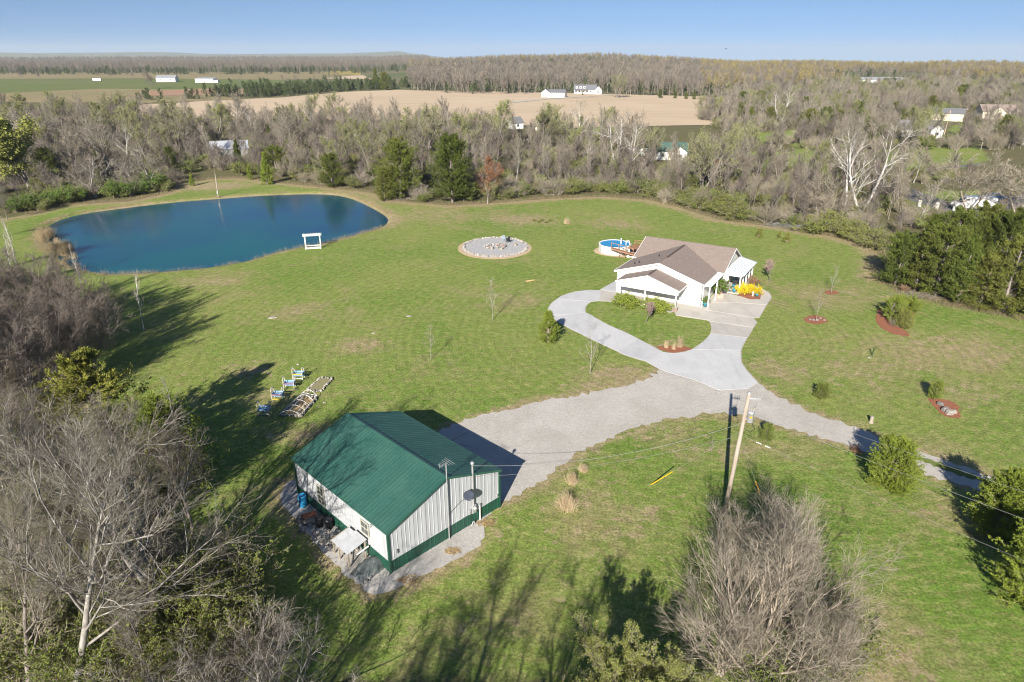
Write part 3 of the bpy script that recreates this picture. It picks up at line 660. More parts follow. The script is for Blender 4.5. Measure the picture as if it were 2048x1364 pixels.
# grass strip growing between the wheel tracks
for k_, pts in enumerate(([(1795, 897), (1830, 909), (1880, 927), (1935, 945), (1990, 966), (1985, 971), (1920, 951), (1860, 929), (1800, 905)], [(2010, 972), (2080, 993), (2200, 1040), (2198, 1046), (2080, 1001), (2008, 977)])):
    sheet('grass_strip', dense(poly(pts), .25, .10, 30+k_), .022, m_yard)

# concrete driveway: one thing of poured slabs with open joints
Z2 = lambda pts: [(1080+x/4.096, 450+y/4.096) for x, y in pts]
drive = bpy.data.objects.new('concrete_driveway', None); col.objects.link(drive); tag(drive, kind='structure')
jn = MB(); jk = [0]
def slab(pts, mat, label=None, h=.022, z2=True, parent=drive, name='slab'):
    P = poly(Z2(pts) if z2 else pts, h); C = np.mean(np.array(P), axis=0); h0 = h; jk[0] += 1; h = h+jk[0]*.0013
    pc = sum(P[i][0]*P[(i+1) % len(P)][1]-P[(i+1) % len(P)][0]*P[i][1] for i in range(len(P))); sg = 1 if pc > 0 else -1
    def grow_out(d):   # push every edge outwards by d, square to itself
        out = []
        for i in range(len(P)):
            a, b, c = np.array(P[i-1]), np.array(P[i]), np.array(P[(i+1) % len(P)]); e1 = (b-a)/max(np.linalg.norm(b-a), 1e-6); e2 = (c-b)/max(np.linalg.norm(c-b), 1e-6)
            nn_ = np.array([e1[1]+e2[1], -(e1[0]+e2[0])])*sg; nn_ = nn_/max(np.linalg.norm(nn_), 1e-6); out.append(tuple(b+nn_*d))
        return out
    jn.prism(grow_out(.16), -.12, .006+jk[0]*.0009); P = grow_out(.035)
    o = MB().prism(P, -.12, h).build(name, mat, parent)
    if label: o['label'] = label
    return o
slab([(500, 535), (400, 533), (300, 545), (240, 560), (180, 582), (148, 603), (420, 625), (480, 619)], m_conc)
slab([(145, 606), (100, 640), (80, 672), (71, 700), (80, 722), (100, 748), (368, 714), (363, 688), (370, 662), (395, 637), (417, 627)], m_conc2)
slab([(103, 751), (150, 787), (200, 818), (250, 846), (350, 896), (520, 800), (450, 762), (400, 732), (370, 717)], m_conc)
slab([(353, 898), (450, 944), (550, 991), (640, 1034), (800, 932), (700, 882), (600, 840), (523, 802)], m_conc2)
slab([(643, 1036), (700, 1061), (780, 1087), (862, 1111), (1004, 1041), (960, 1019), (900, 986), (803, 934)], m_conc)
slab([(868, 1113), (1010, 1190), (1130, 1228), (1250, 1262), (1640, 1108), (1638, 1065), (1639, 1028), (1243, 1022), (1200, 1038), (1150, 1047), (1100, 1051), (1050, 1049), (1008, 1042)], m_conc2, 'palest slab, at the fork of the drive')
slab([(1255, 1264), (1350, 1300), (1440, 1340), (1480, 1352), (1700, 1338), (1778, 1292), (1735, 1245), (1690, 1195), (1660, 1152), (1642, 1112)], m_conc2)
slab([(1247, 1019), (1300, 990), (1345, 957), (1385, 918), (1400, 893), (1690, 925), (1668, 955), (1650, 990), (1641, 1024)], m_conc)
slab([(1402, 889), (1416, 855), (1412, 822), (1395, 790), (1740, 842), (1716, 880), (1693, 921)], m_conc4, 'brownish slab across the neck of the drive')
slab([(1392, 787), (1370, 777), (1300, 765), (1240, 757), (1120, 738), (1108, 700), (1110, 655), (1310, 690), (1740, 760), (1770, 795), (1742, 838)], m_conc3)
slab([(1312, 686), (1313, 668), (1375, 640), (1640, 640), (1850, 655), (1790, 755), (1742, 757)], m_conc3)
slab([(1378, 637), (1392, 600), (1440, 560), (1490, 545), (1610, 580), (1800, 612), (1860, 640), (1850, 652), (1640, 637)], m_conc3)
slab([(1815, 608), (1812, 580), (1780, 545), (1740, 520), (1700, 500), (1720, 490), (1770, 505), (1830, 530), (1870, 555), (1886, 580), (1885, 602), (1862, 637)], m_conc3)
slab([(504, 537), (560, 545), (625, 550), (1108, 652), (1105, 700), (1065, 715), (1000, 690), (850, 660), (640, 625), (560, 622), (484, 620)], m_conc4, 'brownish slab under the front porch')
slab([(500, 528), (560, 495), (625, 457), (628, 548), (560, 541)], m_conc)

jn.build('joint_filler', m_conc4, drive)
# distant fields, each lying a hand's breadth above the land
def farsheet(name, pts, z, mat): return sheet(name, dense(poly(pts), 25, .8, 5), z, mat)
farsheet('stubble_field', [(230, 212), (430, 201), (560, 195), (690, 184), (820, 179), (950, 181), (1100, 186), (1250, 189), (1440, 194), (1450, 222), (1430, 250), (1130, 256), (900, 240), (600, 240), (300, 235), (200, 232)], .12, m_tan)
farsheet('winter_pasture', [(-40, 196), (-40, 156), (300, 155), (560, 158), (620, 164), (460, 173), (440, 180), (200, 181), (60, 187)], .10, m_green)
farsheet('dry_pasture', [(-40, 205), (-40, 188), (60, 184), (200, 178), (300, 179), (480, 178), (480, 200), (300, 206), (100, 206)], .20, m_drypast)
farsheet('clay_field', [(280, 184), (400, 178), (560, 178), (560, 186), (400, 191), (300, 192)], .32, m_clay)
farsheet('dry_meadow', [(-40, 158), (-40, 146), (820, 143), (830, 152), (560, 160), (300, 157)], .22, m_drypast)
farsheet('mustard_field', [(660, 142), (870, 140), (860, 150), (760, 152), (650, 148)], .50, m_ochre)
farsheet('stubble_field', [(640, 158), (700, 152), (860, 149), (850, 156), (760, 160)], .60, m_tan)
farsheet('dry_meadow', [(1400, 198), (1700, 178), (1720, 190), (1560, 215), (1400, 222)], .15, m_tan)
# roads
farsheet('farm_lane', [(1000, 206), (1100, 197), (1180, 192.5), (1240, 190), (1240, 190.8), (1180, 193.6), (1100, 198.5), (1005, 208)], .28, m_gravel)
road = sheet('village_road', dense(poly([(1300, 352), (1450, 350), (1600, 366), (1720, 372), (1900, 425), (2100, 470), (2100, 452), (1900, 405), (1780, 362), (1700, 355), (1600, 352), (1450, 340), (1300, 343)]), 3, .1), .03, m_asphalt)
sheet('yard_drive', dense(poly([(1990, 400), (2120, 372), (2140, 440), (2010, 425)]), 3, .1), .05, m_asphalt)
sheet('village_road', dense(poly([(1720, 360), (1850, 345), (1960, 330), (1960, 326), (1850, 338), (1715, 352)]), 3, .1), .04, m_asphalt)
# ================================================================ WORKSHOP
WL, WW, WH, WR = 10.92, 8.985, 3.05, 4.64
ws = thing('metal_workshop', 'white ribbed metal workshop with green wainscot and green gable roof', 'workshop', (-7.24, 31.37, 0), R(45.03))
def ribbed(name, x0, x1, zf0, zf1, face, mat, y=0.0, ribs=.3048, h=.022):
    "sheet from x0 to x1, foot zf0, top given by function zf1; face 'x' wall runs along local x at y (outside = -y), 'y' runs along local y at x (outside = -x)"
    m = MB(); prof = []; x = x0
    pts = [x0]; k = math.ceil(x0/ribs-1e-6)
    while k*ribs < x1-1e-6:
        c = k*ribs
        pts += [c-.035, c-.015, c+.015, c+.035]; k += 1
    pts = sorted(set([min(max(p, x0), x1) for p in pts]+[x1]))
    def off(p):
        d = abs(p/ribs-round(p/ribs))*ribs
        return h if d < .02 else 0.0
    vs = []; fs = []
    if face in ('x', 'xb'):
        mid = [WW/2] if x0 < WW/2 < x1 and callable(zf1) else []; pts = sorted(set(pts+mid))
    for p in pts:
        top = zf1(p) if callable(zf1) else zf1
        for z in (zf0, top):
            if face == 'x': vs.append((p, y-off(p), z))
            elif face == 'xb': vs.append((p, y+off(p), z))
            elif face == 'y': vs.append((y-off(p), p, z))
            else: vs.append((y+off(p), p, z))
    for i in range(len(pts)-1):
        f = (2*i, 2*i+2, 2*i+3, 2*i+1); fs.append(f if face in ('x', 'yb') else f[::-1])
    m.add(vs, fs); return m.build(name, mat, ws)
gz = lambda x: WH-.02+(WR-WH)*(1-abs(x-WW/2)/(WW/2))-.04
i = 0
for a in np.arange(0, WW-.01, .9144):
    b = min(a+.9144, WW)
    for nm, z0, z1, mt, yo in (('wall_sheet', .92, gz, m_wmetal, -.012), ('wainscot_sheet', .0, .90, m_gmetal, -.02)):
        ribbed(nm, a, b, z0, z1, 'x', mt, yo); ribbed(nm, a, b, z0, z1, 'xb', mt, WL-yo)
for a in np.arange(0, WL-.01, .9144):
    b = min(a+.9144, WL)
    for nm, z0, z1, mt, yo in (('wall_sheet', .92, WH-.03, m_wmetal, -.012), ('wainscot_sheet', .0, .90, m_gmetal, -.02)):
        ribbed(nm, a, b, z0, z1, 'y', mt, yo); ribbed(nm, a, b, z0, z1, 'yb', mt, WW-yo)
for a, b, c, d in ((-.02, -.035, WW+.02, -.035), (-.035, -.02, -.035, WL+.02), (WW+.035, 0, WW+.035, WL), (0, WL+.035, WW, WL+.035)):
    MB().box(((a+c)/2, (b+d)/2, .91), (abs(c-a)+.03, abs(d-b)+.03, .035)).build('base_trim', m_wmetal, ws)
for cx, cy in ((0, 0), (WW, 0), (0, WL), (WW, WL)):
    MB().box((cx+(-.02 if cx == 0 else .02), cy+(-.02 if cy == 0 else .02), (WH-.06)/2), (.13, .13, WH-.06)).build('corner_trim', m_gmetal, ws)
# roof sheets, one by one, with raised ribs
OV, GE = .12, .13; sl = (WR-WH)/(WW/2)
for sgn in (-1, 1):
    xe = -OV if sgn < 0 else WW+OV; ze = WH-OV*sl+.03; xr = WW/2; zr = WR+.04
    y0 = -GE
    while y0 < WL+GE-.05:
        y1 = min(y0+.9144, WL+GE); m = MB(); pts = [y0]
        for c in (y0+.30, y0+.61, y0+.90): pts += [c-.045, c-.016, c+.016, c+.045]
        pts = sorted(p for p in set(pts+[y1]) if p <= y1)
        vs = []
        for p in pts:
            o_ = .028 if any(abs(p-c) < .02 for c in (y0+.30, y0+.61, y0+.90)) else 0
            vs += [(xe, p, ze+o_), (xr, p, zr+o_), (xe, p, ze-.05), (xr, p, zr-.05)]
        fs = []
        for q in range(len(pts)-1):
            f = (4*q, 4*q+4, 4*q+5, 4*q+1); g_ = (4*q+2, 4*q+3, 4*q+7, 4*q+6)
            fs += [f[::-1], g_[::-1]] if sgn < 0 else [f, g_]
            fs.append((4*q, 4*q+2, 4*q+6, 4*q+4))
        m.add(vs, fs).build('roof_sheet', m_groof, ws); y0 += .9144
m = MB()
for sgn in (-1, 1): m.plate([(WW/2, -GE-.01, WR+.095), (WW/2, WL+GE+.01, WR+.095), (WW/2+sgn*.24, WL+GE+.01, WR+.095-.24*sl), (WW/2+sgn*.24, -GE-.01, WR+.095-.24*sl)], .02)
m.build('ridge_cap', m_groof, ws)
for yy in (-GE-.02, WL+GE+.02):
    for sgn in (-1, 1):
        xe = -OV if sgn < 0 else WW+OV; ze = WH-OV*sl
        MB().add([(xe, yy-.02, ze-.10), (WW/2, yy-.02, WR-.08), (WW/2, yy-.02, WR+.085), (xe, yy-.02, ze+.07), (xe, yy+.03, ze-.10), (WW/2, yy+.03, WR-.08), (WW/2, yy+.03, WR+.085), (xe, yy+.03, ze+.07)],
                 [(0, 1, 2, 3), (7, 6, 5, 4), (3, 2, 6, 7), (0, 4, 5, 1), (0, 3, 7, 4), (1, 5, 6, 2)]).build('rake_trim', m_groof, ws)
for xx in (-OV-.01, WW+OV+.01): MB().box((xx, WL/2, WH-OV*sl-.03), (.03, WL+2*GE, .13)).build('eave_trim', m_groof, ws)
def window(parent, c, wd, ht, axis_, mat_f=m_white, mun=(2, 2), out=-1, name='window'):
    "window with frame, panes and bars; axis_ 'x' = wall along x"
    def B(m, u, z, du, dz, dep, off): 
        return m.box((c[0]+u, c[1]+out*off, c[2]+z), (du, dep, dz)) if axis_ == 'x' else m.box((c[0]+out*off, c[1]+u, c[2]+z), (dep, du, dz))
    f = MB()
    for s_ in (-1, 1): B(f, s_*(wd/2-.03), 0, .06, ht, .07, .04); B(f, 0, s_*(ht/2-.03), wd-.12, .06, .066, .04)
    B(f, 0, 0, wd-.12, .05, .06, .042)
    fo = f.build(name, mat_f, parent)
    B(MB(), 0, 0, wd-.1, ht-.1, .02, .02).build('pane', m_glass, fo)
    if mun:
        b = MB()
        for k in range(1, mun[0]): B(b, -wd/2+wd*k/mun[0], 0, .02, ht-.12, .02, .045)
        for k in range(1, mun[1]*2):
            if k != mun[1]: B(b, 0, -ht/2+ht*k/(2*mun[1]), wd-.12, .02, .018, .045)
        b.build('muntin', mat_f, fo)
    return fo
m_wframe = M('tan_window_frame', (.42, .42, .34), rough=.6)
window(ws, (-.045, 7.55, 1.75), .85, 1.45, 'y', m_wframe)
window(ws, (-.045, 2.35, 2.05), .85, .95, 'y', m_wframe, (2, 1))
MB().box((-.05, 8.9, 1.0), (.06, .12, .5)).build('pipe_stub', m_galv, ws)
MB().cham((.42, -.09, 1.42), (.16, .12, .26), .02).build('outlet_box', m_galv, ws)
MB().cham((8.72, -.09, 1.12), (.12, .1, .14), .02).build('hose_bib', m_galv, ws)
for yy, zz, xx in ((-.06, 2.75, 0), ):
    o = MB().box((-.09, 1.55, 2.72), (.14, .12, .12)); o.box((-.16, 1.55, 2.64), (.1, .1, .08)); o.build('flood_light', m_galv, ws)
# mast with antenna, service mast, dish and meter: fixed to the gable
an = thing('antenna_mast', 'thin galvanised mast with television antenna on the workshop gable', 'antenna', (0, 0, 0)); an.parent = None
wm = Matrix.Translation((-7.24, 31.37, 0)) @ Matrix.Rotation(R(45.03), 4, 'Z')
def WP(x, y, z=0): return wm @ Vector((x, y, z))
an.location = WP(4.42, -.16); an.rotation_euler = (0, 0, R(45.03))
MB().bar((0, 0, 0), (0, 0, 5.75), .038, 8).build('mast', m_galv, an)
for z in (1.9, 4.3): MB().box((0, .08, z), (.16, .16, .05)).build('bracket', m_galv, an)
m = MB().bar((-.55, -.1, 5.78), (.35, .06, 5.78), .014, 5)
for k, (u, hl) in enumerate(((-.5, .18), (-.4, .2), (-.28, .24), (-.15, .28), (0, .38), (.16, .42), (.3, .48))): m.bar((u, -hl, 5.79), (u+.03, hl, 5.79), .010, 4)
m.bar((-.5, -.02, 5.62), (-.5, .02, 6.0), .012, 4).build('antenna', m_galv, an)
sm = thing('service_mast', 'grey electric service mast with weatherhead and meter box on workshop gable', 'electric mast', WP(6.55, -.14), R(45.03))
MB().bar((0, 0, 1.5), (0, 0, 4.72), .062, 10).build('conduit', m_galv, sm)
MB().lathe((0, 0, 4.66), [(.07, 0), (.12, .03), (.13, .12), (.07, .2), (.0, .22)], 12).build('weatherhead', m_galv, sm, True)
MB().cham((.05, .02, 1.22), (.34, .16, .62), .03).build('meter_box', m_galv, sm)
MB().bar((.05, -.05, 1.3), (.05, -.16, 1.3), .09, 12).build('meter', m_white, sm)
MB().cham((-.30, .02, 1.12), (.2, .12, .3), .02).build('disconnect_box', m_galv, sm)
MB().bar((.55, 0, 0), (.55, 0, 1.25), .045, 8).build('pipe', m_white, sm)
MB().bar((.55, 0, 1.22), (.55, 0, 1.32), .06, 8).build('pipe_cap', m_galv, sm)
MB().bar((.14, 0, 1.2), (.50, 0, 1.12), .025, 6).build('conduit_elbow', m_galv, sm)
MB().path([(.0, -.05, .02), (-.02, -.08, .3), (-.15, -.1, .36), (-.28, -.1, .1)], .03, 6).build('faucet', m_galv, sm)
for z in (2.4, 3.6): MB().box((0, .05, z), (.2, .12, .05)).build('strap', m_galv, sm)
dish = thing('satellite_dish', 'dark grey satellite dish bracketed beside the service mast', 'satellite dish', WP(5.95, -.42, 2.75), R(45.03))
dm = MB().lathe((0, 0, 0), [(.0, -.06), (.12, -.05), (.24, -.02), (.33, .03), (.335, .04), (.24, 0), (.12, -.03), (.0, -.04)], 20).build('reflector', M('dish_grey', (.05, .06, .085), rough=.8, spec=.1), dish, True)
dm.rotation_euler = (R(66), 0, R(-38)); dm.scale = (1.12, 1, 1)
MB().bar((0, .05, -.02), (.1, .32, -.25), .025, 6).build('arm', m_dark, dish)
MB().bar((0, -.02, -.25), (-.05, -.35, -.1), .015, 5).build('feed_horn', m_galv, dish)
cb = MB().path([WP(4.46, -.18, 1.95), WP(4.8, -.06, 1.95), WP(5.2, -.06, 2.15), WP(5.55, -.06, 2.3), WP(5.95, -.1, 2.36), WP(6.45, -.06, 2.1)], .011, 4)
tag(cb.build('antenna_cable', m_dark), 'thin dark cable sagging across workshop gable to the dish', 'cable')

# ---- things standing on the gravel along the workshop
br = thing('plastic_barrel', 'bright blue plastic barrel standing beside the workshop wall', 'barrel', (at(607, 1012).x, at(607, 1012).y, .015))
MB().lathe((0, 0, 0), [(.26, 0), (.29, .05), (.29, .3), (.30, .32), (.29, .34), (.29, .6), (.30, .62), (.29, .64), (.29, .85), (.27, .9), (.25, .9), (.25, .87), (.0, .87)], 20).build('drum', m_blue, br, True)
MB().lathe((.12, .05, .87), [(.04, 0), (.04, .03), (0, .03)], 8).build('bung', m_blue, br)
for k, (px, py, lb) in enumerate(((640, 1052, 'black plastic bin with lid, nearer the blue barrel'), (659, 1056, 'black plastic bin with lid, nearer the white canopy'))):
    p = at(px, py); t = thing('trash_bin', lb, 'bin', (p.x, p.y, .015), .3*k, 'black bins by the workshop')
    MB().lathe((0, 0, 0), [(.21, 0), (.27, .62), (.29, .64), (.29, .68)], 16).build('body', m_dark, t, True)
    MB().lathe((0, 0, .68), [(.30, 0), (.30, .04), (.2, .09), (0, .11)], 16).build('lid', m_dark, t, True)
# cart frame with rusty sheet
p = at(622, 1045); t = thing('metal_cart', 'old tubular cart frame with a rusty sheet on top', 'cart', (p.x, p.y, .015), R(30))
MB().cham((0, 0, .62), (.9, .55, .03), .01).build('tray', m_rust, t)
m = MB()
for a, b in (((-.45, -.3, .6), (.45, -.3, .6)), ((.45, -.3, .6), (.45, .3, .6)), ((.45, .3, .6), (-.45, .3, .6)), ((-.45, .3, .6), (-.45, -.3, .6)), ((-.45, -.3, .6), (-.6, -.3, .05)), ((-.45, .3, .6), (-.6, .3, .05)), ((.45, -.3, .6), (.5, -.3, .05)), ((.45, .3, .6), (.5, .3, .05)), ((-.6, -.3, .05), (.5, -.3, .05)), ((-.6, .3, .05), (.5, .3, .05))): m.bar(a, b, .02, 6)
m.build('frame', m_dark, t)
for k, (x, y) in enumerate(((-.5, -.34), (-.5, .34))): MB().bar((x, y-.03, .14), (x, y+.03, .14), .13, 12).build('wheel', m_black, t)
# rocks
rk = random.Random(5); rocks = []
def rock(px, py, d, label, grp, mat=None, z=.0, cat='rock'):
    p = at(px, py); o = MB().rock((0, 0, 0), (d, d*rk.uniform(.6, .95), d*rk.uniform(.4, .7)), rk.randint(0, 9999), 0).build('rock', mat or rk.choice((m_rock, m_stone, m_stone)), None, False, (p.x, p.y, d*.18+z), rk.uniform(0, 6))
    tag(o, label, cat, grp); return o
for (cx, cy, n, sx, sy) in ((615, 1052, 12, 20, 10), (650, 1078, 14, 22, 12), (672, 1085, 8, 16, 8), (600, 1036, 5, 8, 6)):
    for _ in range(n): rock(cx+rk.gauss(0, sx*.6), cy+rk.gauss(0, sy*.6), rk.uniform(.25, .62), 'rough grey rock heaped on the gravel by the workshop bins', 'rocks heaped beside the workshop')
for _ in range(9): rock(709+rk.gauss(0, 8), 1098+rk.gauss(0, 8), rk.uniform(.15, .35), 'small broken stone lying under the white canopy', 'stones under the canopy')
# canopy: two white corrugated sheets on a rough timber stand
p = WP(-1.0, 2.75); t = thing('lean_to_canopy', 'white corrugated sheets on a timber stand under the small workshop window', 'canopy', (p.x, p.y, .015), R(45.03))
def corr(x0, x1, y0, y1, z0, z1, n=14):
    m = MB(); vs = []
    for k in range(n*2+1):
        y = y0+(y1-y0)*k/(n*2); o_ = .012 if k % 2 else 0
        vs += [(x0, y, z0+o_), (x1, y, z1+o_)]
    return m.add(vs, [(2*k, 2*k+2, 2*k+3, 2*k+1) for k in range(n*2)])
for k, a in enumerate(((-.62, .80, -.72, .52, 1.12, 1.42), (-.55, .75, .30, 1.25, 1.02, 1.30))):
    m = corr(*a); m2 = corr(a[0], a[1], a[2], a[3], a[4]-.012, a[5]-.012); m.add(m2.v, [f[::-1] for f in m2.f]); m.build('corrugated_sheet', m_wmetal, t)
for x, y, zt in ((-.5, -.6, 1.12), (.7, -.6, 1.36), (-.5, .45, 1.12), (.7, .45, 1.36), (-.45, 1.15, 1.0), (.65, 1.15, 1.25)): MB().box((x, y, zt/2), (.09, .09, zt)).build('post', m_oldwood, t)
for y in (-.6, .45, 1.15): MB().bar((-.55, y+.06, 1.04), (.75, y+.06, 1.30), .04, 4).build('rail', m_oldwood, t)
MB().bar((-.5, -.6, .2), (-.5, .45, .95), .035, 4).build('brace', m_oldwood, t)
MB().bar((.78, -.85, 1.0), (-.1, -.95, .95), .05, 6).build('white_pipe', m_white, t)
# tarp heap
p = at(740, 1137); t = thing('tarp_heap', 'crumpled grey tarp over a heap at the near workshop corner', 'tarp', (p.x, p.y, .015), R(50))
g9 = np.random.default_rng(4); n_ = 15; vs = []
for a in range(n_):
    for b in range(n_):
        u, v = a/(n_-1)*2-1, b/(n_-1)*2-1; h = max(0, 1-(abs(u)**2.4+abs(v)**2.2))**.6*.5+g9.normal(0, .012)
        vs.append((u*1.05+g9.normal(0, .03), v*.7+g9.normal(0, .03)+.1*u, max(.01, h)))
MB().add(vs, [(a*n_+b, (a+1)*n_+b, (a+1)*n_+b+1, a*n_+b+1) for a in range(n_-1) for b in range(n_-1)]).build('cover', m_tarp, t)
MB().cham((1.0, -.05, .2), (.5, .6, .4), .04).build('box', m_dark, t)
for k in range(5): MB().rock((-.9+.35*k, -.75+.06*k, .08), (.3, .2, .16), 70+k).build('weight_stone', m_rock, t)
tag(MB().cham((0, 0, .04), (1.9, 1.5, .1), .02).build('foundation_slab', m_conc4, None, False, (at(905, 868).x, at(905, 868).y, .012), R(45)), kind='structure')
sheet('concrete_apron', poly([(905, 885), (925, 862), (1000, 885), (985, 905)]), .03, m_conc4)
# straw tufts on the gravel
def straw(px, py, r, label, seed):
    p = at(px, py); m = MB(); r_ = random.Random(seed)
    for _ in range(150):
        a = r_.uniform(0, 6.28); q = r*math.sqrt(r_.random()); c = Vector((math.cos(a)*q*1.3, math.sin(a)*q*.8, r_.uniform(.01, .05))); b = r_.uniform(0, 6.28); L = r_.uniform(.08, .2)
        m.bar(c, c+Vector((math.cos(b)*L, math.sin(b)*L, r_.uniform(-.01, .05))), .011, 3, None, False)
    o = m.build('straw_patch', m_straw, None, False, (p.x, p.y, .02)); tag(o, label, 'straw', 'straw patches on the workshop gravel', 'stuff')
straw(818, 1160, .45, None, 1); straw(906, 1103, .38, None, 2); straw(970, 1045, .5, None, 3)

# ================================================================ HOUSE
HA = R(-31.0); HO = Vector((13.61, 82.91, 0))
hs = thing('white_house', 'white one storey house with brown shingle roof and front porch', 'house', HO, HA)
hm = Matrix.Translation(HO) @ Matrix.Rotation(HA, 4, 'Z')
def HP(x, y, z=0): return hm @ Vector((x, y, z))
EZ, CZ, MZ = 2.95, 4.78, 5.02; FD = 6.0; MD = 10.7; BD = 14.5
# walls
def wall_gable(name, x0, x1, y, zt, xm, zm, out, mat=m_siding, th=.12, parent=hs, z0=.0):
    ys_ = (y, y-out*th)
    pts = [(x0, z0), (x1, z0), (x1, zt), (xm, zm), (x0, zt)]
    vs = [(p[0], ys_[0], p[1]) for p in pts]+[(p[0], ys_[1], p[1]) for p in pts]
    MB().add(vs, [(0, 1, 2, 3, 4), (9, 8, 7, 6, 5)]+[(i, i+5, (i+1) % 5+5, (i+1) % 5) for i in range(5)]).build(name, mat, parent)
wall_gable('front_wall', 0, 11, 0, EZ-.08, 5.5, CZ-.14, -1)
for nm, c, d in (('side_wall', (.06, 7.2, EZ/2), (.12, 14.16, EZ)), ('side_wall', (10.94, 3.4, EZ/2-.03), (.12, 6.5, EZ-.06)), ('side_wall', (11.7, 10.8, EZ/2), (.12, 7.2, EZ)), ('back_wall', (5.9, 14.3, EZ/2), (11.5, .12, EZ)), ('side_wall', (11.35, 6.8, EZ/2), (.6, .12, EZ))):
    MB().box(c, d).build(nm, m_siding, hs)
for x in (.06, 11.7): MB().add([(x-.06, 7.0, EZ), (x-.06, 14.3, EZ), (x-.06, MD, MZ-.22), (x+.06, 7.0, EZ), (x+.06, 14.3, EZ), (x+.06, MD, MZ-.22)], [(0, 2, 1), (3, 4, 5), (0, 1, 4, 3), (1, 2, 5, 4), (2, 0, 3, 5)]).build('gable_wall', m_siding, hs)
# lap siding lines on the front: proud boards
for z in np.arange(.25, 2.75, .21): MB().box((9.9, -.012, z), (2.15, .02, .012)).build('siding_lap', m_white, hs)
# roofs: each plane a thick plate, local axes chosen so courses run along the eave
def roofplane(name, P, mat=m_shingle, th=.12, parent=hs):
    "P: eave-a, eave-b, ridge-b, ridge-a in parent space; shingle courses run along the eave"
    a, b = Vector(P[0]), Vector(P[1]); ux = (b-a).normalized(); n = ux.cross(Vector(P[2])-b).normalized()
    if n.z < 0: a, b = b, a; P = [P[1], P[0]]+list(P[2:])[::-1]; ux = (b-a).normalized(); n = ux.cross(Vector(P[2])-b).normalized()
    uy = n.cross(ux); mt = Matrix((ux, uy, n)).transposed().to_4x4(); mt.translation = a
    inv = mt.inverted(); o = MB().plate([inv @ Vector(p) for p in P], th).build(name, mat, parent); o.matrix_local = mt; return o
X0, X1 = -.3, 12.15; F0 = -.3
sM = (MZ-EZ)/(MD-FD+.3)
yj = FD-.3+(CZ-EZ)/sM   # where the cross ridge runs into the main slope
roofplane('roof_plane', [(X0, BD+.3, EZ-.02), (X1, BD+.3, EZ-.02), (X1, MD, MZ), (X0, MD, MZ)])
roofplane('roof_plane', [(X0, FD-.3, EZ), (X1, FD-.3, EZ), (X1, MD, MZ), (X0, MD, MZ)])
roofplane('roof_plane', [(X0, yj-3.0, EZ+.01), (X0, F0, EZ+.01), (5.5, F0, CZ), (5.5, yj+.15, CZ)])
roofplane('roof_plane', [(11.3, F0, EZ+.01), (11.3, FD-.2, EZ+.01), (5.5, yj+.15, CZ), (5.5, F0, CZ)])
MB().plate([(X0, MD-.14, MZ+.0), (X1, MD-.14, MZ+.0), (X1, MD, MZ+.035), (X0, MD, MZ+.035)], .03).plate([(X0, MD+.14, MZ+.0), (X1, MD+.14, MZ+.0), (X1, MD, MZ+.035), (X0, MD, MZ+.035)], .03).build('ridge_cap', m_shingle, hs)
m_ridge = M('ridge_vent', (.10, .075, .065), rough=.95)
MB().box((5.5, (F0+yj)/2+1.2, CZ+.035), (.26, yj-F0-3.4, .07)).build('ridge_vent', m_ridge, hs)
# fascia, gutters
def strip(a, b, h, t, name, mat=m_white, parent=hs, up=0):
    a = Vector(a); b = Vector(b); d = (b-a); n = Vector((0, 0, 1)).cross(d).normalized()*t/2; z = Vector((0, 0, h))
    vs = [a-n-z, b-n-z, b-n, a-n, a+n-z, b+n-z, b+n, a+n]
    MB().add(vs, [(0, 1, 2, 3), (7, 6, 5, 4), (3, 2, 6, 7), (0, 4, 5, 1), (0, 3, 7, 4), (1, 5, 6, 2)]).build(name, mat, parent)
strip((X0-.02, F0-.02, EZ+.01), (5.5, F0-.02, CZ+.03), .22, .05, 'fascia'); strip((5.5, F0-.022, CZ+.03), (11.35, F0-.022, EZ+.0), .22, .05, 'fascia')
strip((X0-.05, F0, EZ+.0), (X0-.05, yj-3.1, EZ+.0), .14, .1, 'gutter'); strip((11.35, F0, EZ+.0), (11.35, FD-.4, EZ+.0), .14, .1, 'gutter')
strip((10.2, FD-.36, EZ+.06), (X1+.05, FD-.36, EZ+.0), .14, .1, 'gutter'); strip((X0-.9, FD-.1, EZ+.3), (X0+.5, FD-.1, EZ+.3), .12, .1, 'gutter')
for xx in (X0-.03, X1+.03):
    strip((xx, FD-.3, EZ+.0), (xx, MD, MZ+.02), .2, .05, 'fascia'); strip((xx, MD, MZ+.02), (xx, BD+.3, EZ), .2, .05, 'fascia')
for x, y in ((3.9, 4.3), (2.1, 2.0), (1.6, 1.7)):
    z = EZ+(CZ-EZ)*(x-X0)/(5.5-X0); MB().lathe((x, y, z), [(.09, 0), (.07, .3), (0, .3)], 8).build('vent_pipe', m_dark, hs)
MB().box((.05, .0, 1.4), (.1, .1, 2.6)).build('downspout', m_white, hs)
# little electric box and door on the front
MB().cham((9.75, -.07, 1.35), (.26, .12, .6), .02).build('meter_box', M('pale_blue_grey', (.32, .40, .50), rough=.5), hs)
for x, w_, mt in ((5.2, .95, m_white),):
    d_ = MB().cham((x, -.03, 1.05), (w_, .06, 2.05), .01).build('door', mt, hs)
    MB().box((x-.05, -.07, 1.35), (.42, .02, .95)).build('door_glass', m_glass, d_); MB().bar((x+.38, -.07, 1.0), (x+.38, -.12, 1.0), .03, 8).build('handle', m_galv, d_)
window(hs, (6.3, .0, 1.35), .5, .9, 'x', m_white, None)
MB().box((5.2, -.55, .09), (.95, .5, .03)).build('doormat', m_brick, hs)
MB().box((5.7, -.75, .0), (12.0, 1.7, .058)).build('porch_floor', m_conc4, hs)
